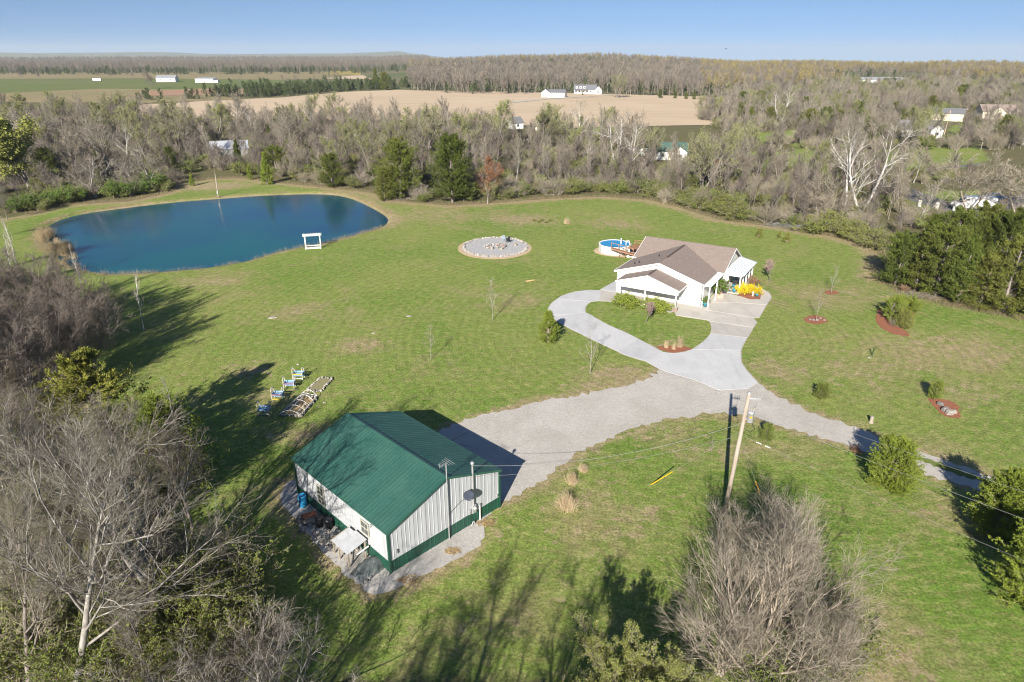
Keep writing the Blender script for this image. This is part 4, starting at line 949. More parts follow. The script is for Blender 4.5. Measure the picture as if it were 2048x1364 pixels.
# front porch
PZ, PE, PF = 3.95, 2.66, -3.3
roofplane('porch_roof', [(1.15, PF, PE), (1.15, -.06, PE), (5.2, -.06, PZ), (5.2, PF, PZ)], th=.1); roofplane('porch_roof', [(9.25, PF, PE), (9.25, -.06, PE), (5.2, -.06, PZ), (5.2, PF, PZ)], th=.1)
MB().box((5.2, PF/2, PZ+.035), (.22, 2.3, .07)).build('ridge_vent', m_ridge, hs)
wall_gable('porch_gable', 1.35, 9.05, PF+.28, PE-.05, 5.2, PZ-.14, -1, m_siding, .1, hs, 2.12)
MB().box((5.2, PF+.34, 2.04), (7.75, .2, .15)).build('porch_beam', m_white, hs)
for x in (1.45, 8.95): MB().box((x, (PF+.44)/2+.02, 2.25), (.16, -PF-.5, .42)).build('porch_beam', m_white, hs)
strip((1.1, PF-.02, PE+.01), (5.2, PF-.02, PZ+.02), .16, .05, 'fascia'); strip((5.2, PF-.022, PZ+.02), (9.3, PF-.022, PE), .16, .05, 'fascia')
strip((9.3, PF, PE), (9.3, -.02, PE), .12, .1, 'gutter')
MB().cham((5.2, PF+.22, 3.35), (.42, .05, .36), .02).build('gable_vent', m_white, hs)
for x, pier in ((1.5, .42), (4.95, 0), (8.85, .5)):
    MB().box((x, PF+.34, (1.97+pier)/2), (.13, .13, 1.97-pier)).build('porch_post', m_white, hs)
    if pier:
        m = MB(); MB().box((x, PF+.3, pier+.025), (.62, .62, .06)).build('pier_cap', m_conc3, hs)
        for r_ in range(4):
            for q in range(3): m.box((x-.19+q*.19+(.03 if r_ % 2 else 0), PF+.07, .07+r_*(pier-.05)/4), (.175, .06, (pier-.08)/4))
        MB().box((x, PF+.33, pier/2), (.52, .48, pier-.01)).build('pier', m_brick, hs); m.build('brick', m_brick, hs)['kind'] = 'stuff'
# pergola along the right side
for y in (-.12, 3.2, 6.3): MB().box((12.0, y, 1.33), (.14, .14, 2.66)).build('pergola_post', m_white, hs)
MB().box((12.0, 3.1, 2.74), (.1, 6.9, .16)).build('pergola_beam', m_white, hs); MB().box((11.42, 3.1, 2.74), (.06, 6.7, .14)).build('pergola_beam', m_white, hs)
for y in np.arange(-.3, 6.5, .29): MB().box((11.68, y, 2.86), (1.0, .07, .09)).build('rafter', m_white, hs)
MB().box((11.25, -.12, 1.33), (.12, .12, 2.6)).build('pergola_post', m_white, hs)
# side porch under pale metal roof
roofplane('metal_roof', [(14.35, 7.0, 2.55), (14.35, 14.4, 2.55), (12.0, 14.4, 3.05), (12.0, 7.0, 3.05)], m_roofmetal, .05)
for y in np.arange(7.2, 14.4, .6): MB().add([(14.36, y-.02, 2.60), (14.36, y+.02, 2.60), (12.02, y+.02, 3.10), (12.02, y-.02, 3.10), (14.36, y-.02, 2.53), (14.36, y+.02, 2.53), (12.02, y+.02, 3.02), (12.02, y-.02, 3.02)], [(0, 1, 2, 3), (4, 7, 6, 5), (0, 4, 5, 1), (1, 5, 6, 2), (2, 6, 7, 3), (3, 7, 4, 0)]).build('roof_rib', m_roofmetal, hs)
MB().box((12.05, 7.22, 1.42), (.75, .1, 2.8)).build('side_wall', m_siding, hs)
MB().add([(11.7, 7.14, 2.3), (14.1, 7.14, 2.3), (14.1, 7.14, 2.56), (11.7, 7.14, 3.02), (11.7, 7.22, 2.3), (14.1, 7.22, 2.3), (14.1, 7.22, 2.56), (11.7, 7.22, 3.02)], [(0, 1, 2, 3), (7, 6, 5, 4), (3, 2, 6, 7), (0, 4, 5, 1), (0, 3, 7, 4), (1, 5, 6, 2)]).build('porch_gable', m_white, hs)
for y in (7.3, 9.0, 10.8, 12.5, 14.2): MB().box((13.9, y, 1.22), (.16, .16, 2.44)).build('porch_post', m_white, hs)
MB().box((13.9, 10.75, 2.42), (.12, 7.0, .18)).build('porch_beam', m_white, hs)
MB().box((12.85, 10.75, .06), (2.3, 7.3, .12)).build('porch_floor', m_conc3, hs)
for y in (9.9, 11.6, 13.3):
    window(hs, (11.78, y, 1.5), .9, 1.3, 'y', m_white, None, 1)
for y in (9.3, 10.55, 12.3): MB().cham((11.8, y, 1.5), (.05, .28, 1.3), .01).build('shutter', m_rust, hs)
MB().cham((12.55, 11.5, 1.2), (.06, .95, 2.05), .01).build('screen_door', M('dark_blue_screen', (.03, .06, .12), rough=.3), hs)
# pots and plants
def pot(kind, loc, s, label, cat, mat, rad, h, foliage=None, fs=1.0, square=False):
    t = thing(kind, label, cat, loc)
    if square: MB().cham((0, 0, h/2), (rad*2, rad*2, h), .04).build('planter_box', mat, t)
    else: MB().lathe((0, 0, 0), [(rad*.6, 0), (rad*.95, h*.7), (rad*1.05, h*.75), (rad*1.05, h), (rad*.9, h), (rad*.85, h*.85), (0, h*.85)], 16).build('pot', mat, t, True)
    if foliage:
        for pn, me in K[foliage]:
            o = link_mesh(pn, me, t); o.location = (0, 0, h*.8); o.scale = (fs, fs, fs*1.1)
    return t
m_juniper = leafmat('juniper_foliage', (.26, .31, .05), (.13, .18, .03), trans=.2)
K['plant_bright'] = shrub('plant_bright', 101, .9, .35, 20, 6, 700, .13, m_bright, twig_tan, .006, .7)
K['forsythia'] = shrub('forsythia', 102, 1.25, .9, 34, 9, 5200, .11, m_forsy, twig_tan, .006, .95)
K['pinktree'] = bare_tree('pinktree', 103, 2.5, .05, .3, .6, 9, 6, 5, 0, .007, bark_grey, twig_tan, leaf=1500, leafmat_=m_pinkb, leafsize=.08, up=.12)
K['juniper'] = shrub('juniper', 104, 1.15, 1.3, 50, 10, 12000, .12, m_juniper, twig_tan, .006, 1.25, .12)
K['orangebush'] = shrub('orangebush', 105, .9, .5, 22, 7, 800, .09, m_brown, twig_tan, .006, .8)
pot('potted_plant', HP(11.55, .35, .06), 1, 'small green plant in a teal pot under the pergola', 'potted plant', m_teal, .32, .5, 'plant_bright', .9)
pot('potted_plant', HP(12.1, 4.6, .06), 1, 'tall bright green shrub in a square pinkish planter', 'potted plant', m_pink, .45, .6, 'plant_bright', 1.9, True)
pot('potted_plant', HP(13.3, 7.35, .12), 1, 'empty teal pot at the side porch corner', 'pot', m_teal, .24, .42)
t = thing('patio_chair', 'dark patio chair with blue cushion inside the side porch', 'chair', HP(12.9, 9.0, .12), HA)
MB().cham((0, 0, .4), (.6, .6, .12), .03).build('cushion', m_teal, t); MB().cham((0, .3, .75), (.6, .1, .6), .03).build('backrest', m_dark, t)
for x in (-.26, .26):
    for y in (-.26, .26): MB().bar((x, y, 0), (x, y, .35), .025, 6).build('leg', m_dark, t)
sheet('flower_bed', dense(poly([(1474, 591), (1490, 577), (1515, 577), (1522, 592), (1519, 599), (1500, 599)]), .3, .03), .05, m_mulch)
for k, (px, py, s_) in enumerate(((1488, 588, .95), (1505, 589, .85))):
    p = at(px, py); plant('forsythia', 'forsythia_bush', p.x, p.y, ('yellow flowering bush in the corner bed, nearer the porch', 'yellow flowering bush in the corner bed, nearer the lawn')[k], 'bush', 'yellow bushes by the side porch', s_, z=.07)
p = at(1506, 571); plant('orangebush', 'rust_bush', p.x, p.y, 'rust coloured shrub behind the yellow bushes', 'shrub', None, 1.3, z=.0)
p = at(1513, 594); pot('garden_pot', (p.x, p.y, .08), 1, 'small teal garden pot beside the yellow bushes', 'pot', m_teal, .2, .3)
p = at(1502, 590); t = thing('garden_ornament', 'small pale stone ornament among yellow bushes', 'ornament', (p.x, p.y-.6, .08)); MB().lathe((0, 0, 0), [(.14, 0), (.1, .2), (.16, .4), (.1, .6), (0, .68)], 10).build('figure', m_stone, t)
for k, (px, py, s_) in enumerate(((1252, 612, 1.0), (1312, 622, 1.0))):
    p = at(px, py); plant('juniper', 'juniper_bush', p.x, p.y, ('low green juniper in front of the porch, left of the pink tree', 'low green juniper in front of the porch, right of the pink tree')[k], 'bush', 'junipers before the porch', s_, rz=HA, sx=1.25)
p = at(1292, 646); plant('pinktree', 'blossom_tree', p.x, p.y, 'small pink flowering tree on the lawn island', 'tree', None, 1.0)
K['pinkbush'] = K['pinktree']
p = at(1540, 562); plant('pinktree', 'blossom_tree', p.x, p.y, 'small greyish pink tree on the lawn right of the side porch', 'tree', None, 1.0, sx=1.25)

# ================================================================ POOL AND DECK
PC = at(1230, 487, 1.25); pr_ = 2.45
pl = thing('swimming_pool', 'round above ground pool with white wall and blue water', 'pool', (PC.x, PC.y, 0))
m_poolwall = M('pool_wall', (.58, .57, .56), (.52, .51, .50), scale=2, rough=.5)
n_ = 16
for k in range(n_):
    a0, a1 = 2*math.pi*k/n_, 2*math.pi*(k+1)/n_
    pts = [(math.cos(a0+(a1-a0)*q/3)*pr_, math.sin(a0+(a1-a0)*q/3)*pr_) for q in range(4)]
    vs = []; 
    for x, y in pts: vs += [(x, y, 0), (x, y, 1.22), (x*.985, y*.985, 0), (x*.985, y*.985, 1.22)]
    fs = []
    for q in range(3): b = 4*q; fs += [(b, b+4, b+5, b+1), (b+2, b+3, b+7, b+6)]
    MB().add(vs, fs).build('wall_panel', m_poolwall, pl)
    MB().box((math.cos(a0)*(pr_+.02), math.sin(a0)*(pr_+.02), .61), (.07, .13, 1.22), a0).build('upright', m_galv, pl)
MB().lathe((0, 0, 0), [(pr_-.16, 1.2), (pr_-.16, 1.26), (pr_+.09, 1.27), (pr_+.09, 1.2), (pr_-.16, 1.2)], 48).build('top_rail', m_white, pl, True)
MB().lathe((0, 0, 0), [(pr_-.1, 1.05), (0, 1.05)], 48).build('water', m_pool, pl); MB().lathe((0, 0, 0), [(pr_-.05, 1.22), (pr_-.05, 1.0)], 48).build('liner', m_blue, pl)
for s_ in (-.22, .22): MB().path([(1.55, -.9+s_, .9), (1.6, -.9+s_, 1.9), (1.8, -1.0+s_, 2.0), (2.05, -1.1+s_, 1.9), (2.1, -1.1+s_, 1.3)], .025, 6).build('ladder_rail', m_white, pl)
MB().lathe((1.0, .35, 1.05), [(.16, 0), (.13, .2), (.08, .5), (.08, .75), (.11, .8), (.11, .95), (0, 1.0)], 10).build('pool_fountain', m_white, pl, True)
sheet('sand_pad', dense([(PC.x+math.cos(a)*3.3+max(0, math.cos(a+.6))*1.6, PC.y+math.sin(a)*3.0-max(0, math.cos(a+.6))*.9) for a in np.linspace(0, 6.283, 40)[:-1]], .5, .05), .014, m_sand)
dk = thing('pool_deck', 'stained wooden pool deck with sloping stair rail', 'deck', (PC.x, PC.y, 0), R(-28))
for y in np.arange(-1.3, 1.4, .15): MB().box((4.2, y, 1.17), (3.0, .135, .04)).build('deck_board', m_wood, dk)
for x, y in ((2.8, -1.3), (5.6, -1.3), (2.8, 1.35), (5.6, 1.35)): MB().box((x, y, .95), (.1, .1, 1.9 if y > 0 else 1.6)).build('deck_post', m_wood, dk)
for z in (1.85, 1.45): MB().box((4.2, 1.35, z), (2.9, .05, .09)).build('deck_rail', m_wood, dk)
MB().cham((4.7, 1.32, 1.6), (.3, .08, .42), .01).build('deck_sign', m_white, dk)
A = Vector((.6, -2.75, 1.25)); B = Vector((4.1, -2.75, .75))
for q in (0, -.55): MB().bar(A+Vector((0, q, 0)), B+Vector((0, q, 0)), .10, 4).build('ramp_beam', m_wood, dk)
for k in range(14):
    c = A+(B-A)*(k+.5)/14+Vector((0, -.27, .09)); MB().box(c, (.23, .62, .035), 0, 0, .14).build('ramp_board', m_wood, dk)
for k in range(4):
    c = A+(B-A)*k/3; MB().box(c+Vector((0, -.58, .45)), (.09, .09, 1.1)).build('rail_post', m_wood, dk)
MB().bar(A+Vector((0, -.6, 1.0)), B+Vector((0, -.6, 1.0)), .05, 4).build('handrail', m_wood, dk)
for x in (1.8, 2.8, 4.0): MB().bar((x, -3.0, 0), (x, -3.0, .9), .05, 4).build('ramp_leg', m_wood, dk)
for k in range(3): MB().cham((4.4+.3*k, -2.0, .75-.2*k), (.3, 1.1, .05), .01).build('stair_tread', m_wood, dk)
for y in (-2.55, -1.45): MB().bar((4.2, y, .85), (5.2, y, .1), .07, 4).build('stringer', m_wood, dk)
p = at(1257, 515); t = thing('pool_filter', 'white upright pool filter tank next to the house', 'pool filter', (p.x, p.y, 0)); MB().lathe((0, 0, 0), [(.2, 0), (.22, .1), (.22, .9), (.12, 1.05), (.12, 1.3), (0, 1.32)], 14).build('tank', m_white, t, True)
MB().bar((.2, 0, .2), (.5, .1, .2), .04, 6).build('hose', m_white, t)
# ================================================================ POLE AND WIRES
pb = at(1448, 1030); ptop = Vector((14.95, 37.5, 8.9))
up_ = thing('utility_pole', 'leaning wooden utility pole with grey transformer and fuse cutouts', 'utility pole', (pb.x, pb.y, 0))
pt = ptop-Vector((pb.x, pb.y, 0)); ax_ = pt.normalized()
o = MB().bar((0, 0, 0), pt, .17, 12, .115).build('pole', m_pole, up_, True)
def PA(z, dx=0, dy=0): q = ax_*z/ax_.z; return Vector((q.x+dx, q.y+dy, z))
tr_ = MB(); c = PA(7.35, .34, -.12)
tr_ = MB().lathe(c, [(.20, -.38), (.21, -.34), (.21, .26), (.23, .28), (.23, .32), (.12, .4), (0, .42)], 16).build('transformer', m_galv, up_, True)
MB().box(c+Vector((-.05, -.215, .05)), (.16, .02, .12)).build('warning_label', m_yellow, tr_)
for k in range(3): MB().bar(c+Vector((-.12+.12*k, 0, .36)), c+Vector((-.14+.14*k, -.05, .66)), .035, 6, .02).build('bushing', m_stone, tr_)
MB().box(PA(7.5, .14, -.05), (.2, .1, .08)).build('transformer_bracket', m_galv, up_); MB().box(PA(7.15, .14, -.05), (.2, .1, .08)).build('transformer_bracket', m_galv, up_)
MB().bar(PA(8.55), PA(8.55, .75, -.1), .045, 4).build('cutout_arm', m_galv, up_)
for k in range(3): MB().bar(PA(8.45, .3+.2*k, -.1), PA(8.85, .34+.2*k, -.16), .035, 7, .025).build('fuse_cutout', m_galv, up_)
MB().path([PA(8.45, .55, -.12), PA(8.1, .5, -.2), PA(7.9, .36, -.15)], .012, 4).build('jumper_wire', m_dark, up_)
MB().bar(PA(8.85, 0, .0)+Vector((0, 0, .03)), PA(8.98), .125, 10, .10).build('pole_cap', m_galv, up_)
MB().path([PA(6.6, .05, -.2), PA(6.35, .4, -.3), PA(6.5, .75, -.2), PA(6.9, .5, -.1)], .018, 4).build('drip_loop', m_dark, up_)
def catenary(a, b, sag, n=14): return [a+(b-a)*t+Vector((0, 0, -sag*4*t*(1-t))) for t in [k/n for k in range(n+1)]]
def wire(name, a, b, sag, r, label, mat=m_wire, n=14):
    return tag(MB().path(catenary(Vector(a), Vector(b), sag, n), r, 4).build(name, mat), label, 'cable')
mh = WP(6.55, -.2, 4.6)
wire('service_cable', mh, PA(6.85)+Vector((pb.x, pb.y, 0)), .95, .013, 'thick service cable sagging from workshop mast to utility pole')
wire('phone_cable', WP(6.75, -.1, 3.6), PA(5.95)+Vector((pb.x, pb.y, 0)), .55, .008, 'thin phone wire from the workshop wall to utility pole')
for z0, tgt, zz, sg, r, lb in ((8.75, (2150, 1016), 8.3, .5, .006, 'uppermost power line running right from utility pole'), (7.7, (2150, 1073), 7.2, .6, .008, 'middle power line running right from utility pole'), (6.0, (2150, 1163), 5.4, .6, .007, 'lowest line running right from utility pole, with white splices')):
    a = PA(z0)+Vector((pb.x, pb.y, 0)); e = at(*tgt, zz); e = a+(e-a)*1.35; e.z = zz
    wire('power_line', a, e, sg*.4, r, lb)
    if z0 == 6.0:
        for q in (.055, .08): c_ = a+(e-a)*q+Vector((0, 0, -.04)); tag(MB().bar(c_-(e-a).normalized()*.2, c_+(e-a).normalized()*.14, .028, 6).build('cable_splice', m_white), ('white cable splice nearest the pole', 'second white cable splice from the pole')[q > .06], 'cable splice', 'splices on the lowest line')
# guy wires with yellow guards
for k, (gx, gy, tz_, px2, py2) in enumerate(((1299, 971, 6.3, 1341, 932), (1527, 1008, 5.8, 1520, 982))):
    g0 = at(gx, gy); h0 = PA(tz_)+Vector((pb.x, pb.y, 0))
    t = thing('guy_wire', ('guy wire with yellow guard anchored in the lawn left of pole', 'guy wire with yellow guard hidden in the bare bush')[k], 'guy wire', g0)
    MB().bar((0, 0, 0), h0-g0, .008, 4).build('strand', m_wire, t)
    d_ = (h0-g0).normalized(); MB().bar(d_*.15, d_*2.3, .035, 6).build('guard', m_yellow, t)
# ================================================================ GARDEN BENCH PLANTERS AND BEDS
bench_m = [M('bench_blue', (.22, .38, .60), (.18, .33, .55), rough=.6), M('bench_yellow', (.55, .38, .05), rough=.6), M('bench_plum', (.24, .13, .18), rough=.6), M('bench_white', (.55, .53, .50), (.46, .44, .41), rough=.7)]
spots = (((530, 828), bench_m[0], bench_m[3], 'arched bench planter nearest the camera, pale blue with white foot rail'), ((557, 798), bench_m[2], bench_m[1], 'second nearest arched bench planter, plum board over yellow foot rail'),
         ((580, 776), bench_m[2], None, 'arched bench planter with plum board and no foot rail'), ((598, 757), bench_m[1], bench_m[3], 'farthest arched bench planter, with a yellow front board'))
for (px, py), mf, ml, lb in spots:
    p = at(px, py); t = thing('bench_planter', lb, 'planter', (p.x, p.y, 0), R(4+rk.uniform(-4, 4)), 'arched bench planters in a row')
    for x in (-.46, .46):
        m = MB(); pts = [(x, -.32, 0), (x, -.34, .75)]+[(x, -.34*math.cos(a), .75+.42*math.sin(a)) for a in np.linspace(.25, 2.9, 9)]+[(x, .34, .75), (x, .32, 0)]
        m.path(pts, .033, 6).build('arched_side', bench_m[3], t)
    MB().box((0, -.30, .58), (.86, .03, .13)).build('front_board', mf, t)
    MB().box((0, .30, .60), (.86, .03, .16)).build('back_board', bench_m[0], t)
    for k in range(5): MB().box((0, -.22+.11*k, .46), (.86, .09, .03)).build('slat', bench_m[0], t)
    MB().box((0, .16, .30), (.86, .025, .26)).build('lower_board', bench_m[0], t)
    for x in (-.44, .44): MB().box((x*.98, 0, .55), (.03, .6, .18)).build('end_board', bench_m[0], t)
    if ml: MB().box((0, -.32, .16), (.86, .05, .09)).build('foot_rail', ml, t)
def stone_bed(label, quad, hoops, seed):
    r_ = random.Random(seed); P = [at(*q) for q in quad]; C = sum(P, Vector())/4
    t = thing('raised_bed', label, 'garden bed', C)
    inner = [(C+(q-C)*.86)-C for q in P]; MB().prism([(q.x, q.y) for q in inner], 0, .14).build('soil', m_straw if hoops else m_soil, t)
    for i_ in range(4):
        a, b = P[i_]-C, P[(i_+1) % 4]-C; n = int((b-a).length/.27)
        for k in range(n):
            c = a+(b-a)*(k+.5)/n; d = r_.uniform(.24, .36)
            MB().rock((c.x+r_.gauss(0, .03), c.y+r_.gauss(0, .03), .10), (d, d*.8, .24), r_.randint(0, 9999), r_.uniform(0, 6)).build('stone', m_stone, t)
    if hoops:
        fx = [(q-C)*1.06 for q in [x for x in P]]; fx = [q-C*0 for q in [(p_-C)*1.06 for p_ in P]]
        m = MB()
        for i_ in range(4): m.bar(fx[i_]+Vector((0, 0, .25)), fx[(i_+1) % 4]+Vector((0, 0, .25)), .022, 6)
        m.build('hoop_base', m_white, t)
        for k in range(5):
            a = fx[0]+(fx[3]-fx[0])*k/4; b = fx[1]+(fx[2]-fx[1])*k/4
            pts = [a+(b-a)*u+Vector((0, 0, .25+.42*math.sin(math.pi*u))) for u in np.linspace(0, 1, 9)]; MB().path(pts, .018, 6).build('hoop', m_white, t)
        a = (fx[0]+fx[1])/2; b = (fx[3]+fx[2])/2; MB().bar(a+Vector((0, 0, .67)), b+Vector((0, 0, .67)), .018, 6).build('ridge_pipe', m_white, t)
        for k in range(16):
            u, v = r_.random(), r_.choice((.16, .84, .2, .8)); c = inner[0]*(1-u)*(1-v)+inner[1]*(1-u)*v+inner[2]*u*v+inner[3]*u*(1-v); MB().rock((c.x, c.y, .2), (.3, .25, .2), k+33, k).build('stone', m_stone, t)
stone_bed('stone edged garden bed under white hoops, filled with straw', [(562, 832), (602, 834), (633, 797), (606, 791)], True, 3)
stone_bed('open stone edged garden bed beyond the hooped one', [(614, 782), (642, 784), (666, 758), (642, 757)], False, 4)
for px, py, d, lb in ((545, 636, 1.1, 'flat pale stepping stone nearer the pond'), (818, 633, .8, 'flat pale stepping stone right of centre on lawn'), (649, 806, .35, 'small white flat stone beside the raised beds'), (596, 730, .3, 'small white stone on the lawn past the benches'), (747, 667, .5, 'thin pale stone in the dry patch of lawn'), (1738, 716, .5, 'thin white stone beside the dark forked stake')):
    p = at(px, py); tag(MB().rock((0, 0, 0), (d, d*.6, .12), int(px), .2).build('flat_stone', m_stone, None, False, (p.x, p.y, .05)), lb, 'stone', 'flat stones on the lawn')
K['reed'] = tuft('reed', 92, .9, .4, 170, .010, m_tall, .3)
# ================================================================ ARBOR, POND EDGE
p = at(627, 497); t = thing('garden_arbor', 'white wooden arbor with bench rail at the pond edge', 'arbor', (p.x, p.y, 0), R(14))
for x in (-1.15, 1.15):
    for y in (-.45, .45): MB().box((x, y, 1.1), (.12, .12, 2.2)).build('post', m_white, t)
    MB().box((x, 0, .5), (.06, .8, .08)).build('side_rail', m_white, t)
for y in (-.45, .45): MB().box((0, y, 2.22), (2.9, .06, .16)).build('beam', m_white, t)
for x in np.arange(-1.25, 1.3, .5): MB().box((x, 0, 2.34), (.06, 1.4, .1)).build('slat', m_white, t)
MB().box((0, 0, .12), (2.3, .85, .10)).build('floor', m_white, t); MB().box((.0, .4, .42), (2.2, .05, .1)).build('rail', m_white, t)
for k, (px, py, s_, n_) in enumerate(((128, 505, 1.9, 7), (95, 478, 1.8, 6), (108, 492, 1.4, 4), (140, 520, 1.0, 3))):
    for j in range(n_):
        p = at(px+rk.uniform(-14, 14), py+rk.uniform(-6, 6)); plant('reed', 'reed_clump', p.x, p.y, 'dry tan reed clump on the left bank of the pond', 'reeds', 'reed clumps along the left bank', s_*rk.uniform(.8, 1.2), z=-.1)
p = at(437, 394); t = thing('utility_pole', 'short grey wooden pole behind the pond', 'utility pole', (p.x, p.y, 0)); MB().bar((0, 0, 0), (.1, 0, 5.0), .13, 8, .09).build('pole', m_pole, t)
MB().box((-.0, -.16, 1.0), (.3, .1, .5)).build('meter_box', m_galv, t)
# ================================================================ FIRE CIRCLE
FC = at(991, 494); fr = 5.35
fc = thing('fire_pit_circle', 'round pale gravel circle ringed with white stones', 'fire pit', (FC.x, FC.y, 0))
MB().prism([(math.cos(a)*fr+rk.gauss(0, .04), math.sin(a)*fr*1.12+rk.gauss(0, .04)) for a in np.linspace(0, 6.283, 50)[:-1]], -.05, .05).build('gravel', M('white_gravel', (.40, .40, .40), (.34, .34, .34), scale=2, fine=10, famt=.25, rough=.95, bump=.8), fc)
MB().prism([(math.cos(a)*(fr+.55)-.1, math.sin(a)*(fr+.4)*1.12-.5) for a in np.linspace(0, 6.283, 50)[:-1]], -.05, .022).build('clay_border', m_sand, fc)
for k in range(104):
    a = 2*math.pi*k/104+rk.gauss(0, .01); q = fr-.25+rk.gauss(0, .12); d = rk.uniform(.28, .42)
    MB().rock((math.cos(a)*q, math.sin(a)*q*1.12, .15), (d, d*.7, .3), rk.randint(0, 9999), rk.uniform(0, 6)).build('stone', m_stone, fc)
fp = thing('stone_fire_ring', 'low rubble ring of brown and white stones in the middle of the gravel circle', 'fire ring', (FC.x-.1, FC.y-.1, .05))
for k in range(44):
    a = rk.uniform(0, 6.28); q = rk.gauss(1.25, .22); d = rk.uniform(.24, .5); MB().rock((math.cos(a)*q*1.2, math.sin(a)*q*.8, .12+rk.uniform(0, .15)), (d, d*.8, .26), rk.randint(0, 9999), rk.uniform(0, 6)).build('stone', rk.choice((m_stone, m_stone, m_brick, m_rock)), fp)
for px, py, lb in ((984, 499, 'upright log seat left of the fire ring'), (1003, 500, 'upright log seat right of the fire ring'), (1031, 492, 'log seat on the right side of the gravel circle')):
    p = at(px, py); t = thing('log_stool', lb, 'log stool', (p.x, p.y, .05), 0, 'log seats in the gravel circle'); MB().lathe((0, 0, 0), [(.24, 0), (.21, .05), (.2, .38), (.19, .4)], 10).build('log', m_oldwood, t); MB().lathe((0, 0, .4), [(.18, 0), (.0, .012)], 10).build('cut_face', m_stone, t)
for k, (px, py, mt, lb) in enumerate(((1009, 482, M('faded_blue_wood', (.30, .36, .42), rough=.8), 'faded blue garden chair on the rim of the gravel circle'), (1016, 485, m_dark, 'dark slatted garden chair on the rim of the gravel circle'))):
    p = at(px, py); t = thing('garden_chair', lb, 'chair', (p.x, p.y, .05), R(160 if k == 0 else 205))
    for q in range(4): MB().box((-.2+.13*q, .3, .65), (.11, .03, .85), 0, R(-18)).build('back_slat', mt, t)
    for q in range(4): MB().box((0, -.15+.12*q, .36), (.52, .1, .03)).build('seat_slat', mt, t)
    for x in (-.28, .28): MB().box((x, .0, .55), (.12, .6, .03)).build('armrest', mt, t); MB().box((x, -.22, .27), (.07, .07, .54)).build('leg', mt, t); MB().box((x, .2, .2), (.07, .07, .4)).build('leg', mt, t)
p = at(1061, 563); t = thing('log_piece', 'short cut log with pale split side lying on lawn', 'log', (p.x, p.y, .1), R(20)); MB().bar((-.6, 0, 0), (.6, .05, .03), .12, 8, .09).build('log', m_straw, t); MB().bar((.6, .05, .05), (1.0, .12, .12), .03, 5, .01).build('branch_stub', m_oldwood, t); MB().bar((-.6, 0, 0), (-1.3, -.1, -.05), .03, 5, .01).build('branch_stub', m_oldwood, t)
# ================================================================ BEDS AND SHRUBS ON THE LAWN
def bed(pts, name='mulch_bed', z=.03): return sheet(name, dense(smooth_poly(poly(pts), 4), .3, .04), z, m_mulch)
bed([(1312, 694), (1325, 701), (1350, 706), (1375, 701), (1384, 697), (1360, 692), (1335, 692)], z=.025)
for k, (px, py) in enumerate(((1331, 696), (1346, 699), (1359, 694))):
    for j in range(1):
        p = at(px+rk.uniform(-2, 2), py); plant('tuft', 'grass_clump', p.x, p.y, ('dry ornamental grass in the island mulch, left clump', 'dry ornamental grass in the island mulch, middle clump', 'dry ornamental grass in the island mulch, right clump')[k], 'grass clump', 'dry grasses in the island mulch', (1.0, .9, 1.5)[k], z=.03, sx=.5)
bed([(1608, 640), (1614, 633), (1632, 631), (1650, 636), (1655, 643), (1640, 648), (1620, 647)]); bed([(1650, 583), (1662, 581), (1676, 584), (1676, 588), (1662, 589), (1651, 587)])
bed([(1754, 625), (1753, 645), (1775, 664), (1805, 672), (1820, 672), (1808, 660), (1790, 650), (1800, 640), (1830, 628), (1815, 622), (1795, 622), (1775, 618), (1760, 615)])
bed([(1857, 799), (1875, 798), (1900, 802), (1920, 815), (1915, 822), (1922, 834), (1905, 836), (1885, 830), (1870, 815)])
p = at(1632, 641); plant('sapling', 'young_tree', p.x, p.y, 'bare young tree in the larger mulch ring, leaning right', 'tree', 'young trees in mulch rings', .75, sx=1.0, tilt=.0)
p = at(1662, 586); plant('sapling', 'young_tree', p.x, p.y, 'bare young tree in the smaller mulch ring farther back', 'tree', 'young trees in mulch rings', .72)
for k in range(5): rock(1620+k*7, 637+rk.uniform(0, 8), .4, 'low grey stone set in the larger mulch ring', 'stones in the mulch ring', m_rock)
K['round_bush'] = cedar('round_bush', 111, 2.3, 1.15, 140, 22000, .09, m_cedarg, bark_grey, 'egg', .02)
K['cone_bush'] = cedar('cone_bush', 112, 1.7, .5, 110, 9000, .08, m_cedarg, bark_grey, 'egg', .01, ragged=.08)
K['low_ever'] = cedar('low_ever', 113, 1.5, 1.9, 90, 14000, .12, m_cedarg, bark_grey, 'egg', .02)
K['ball_bush'] = cedar('ball_bush', 114, .9, .42, 90, 14000, .065, m_shrub, bark_grey, 'egg', .01, ragged=.08)
K['cone_cedar'] = cedar('cone_cedar', 115, 3.4, 1.35, 120, 14000, .14, m_cedarg, bark_tan, 'cone', .01, ragged=.22)
p = at(1782, 640); plant('round_bush', 'evergreen_bush', p.x, p.y, 'round dark green bush in the crescent mulch bed', 'bush', None, 1.1)
p = at(1818, 624); plant('low_ever', 'evergreen_bush', p.x, p.y, 'low spreading evergreen behind the crescent mulch bed', 'bush', None, .85)
p = at(1805, 655); plant('ball_bush', 'evergreen_bush', p.x, p.y, 'small light green bush at the right end of the crescent bed', 'bush', None, 1.7)
p = at(1788, 652); plant('shrub_small', 'bare_shrub', p.x, p.y, 'small bare grey shrub between two bushes in the crescent bed', 'shrub', None, .7)
p = at(1868, 798); plant('cone_bush', 'conical_shrub', p.x, p.y, 'small upright green conical shrub at the tip of the mulch bed', 'shrub', None, .95)
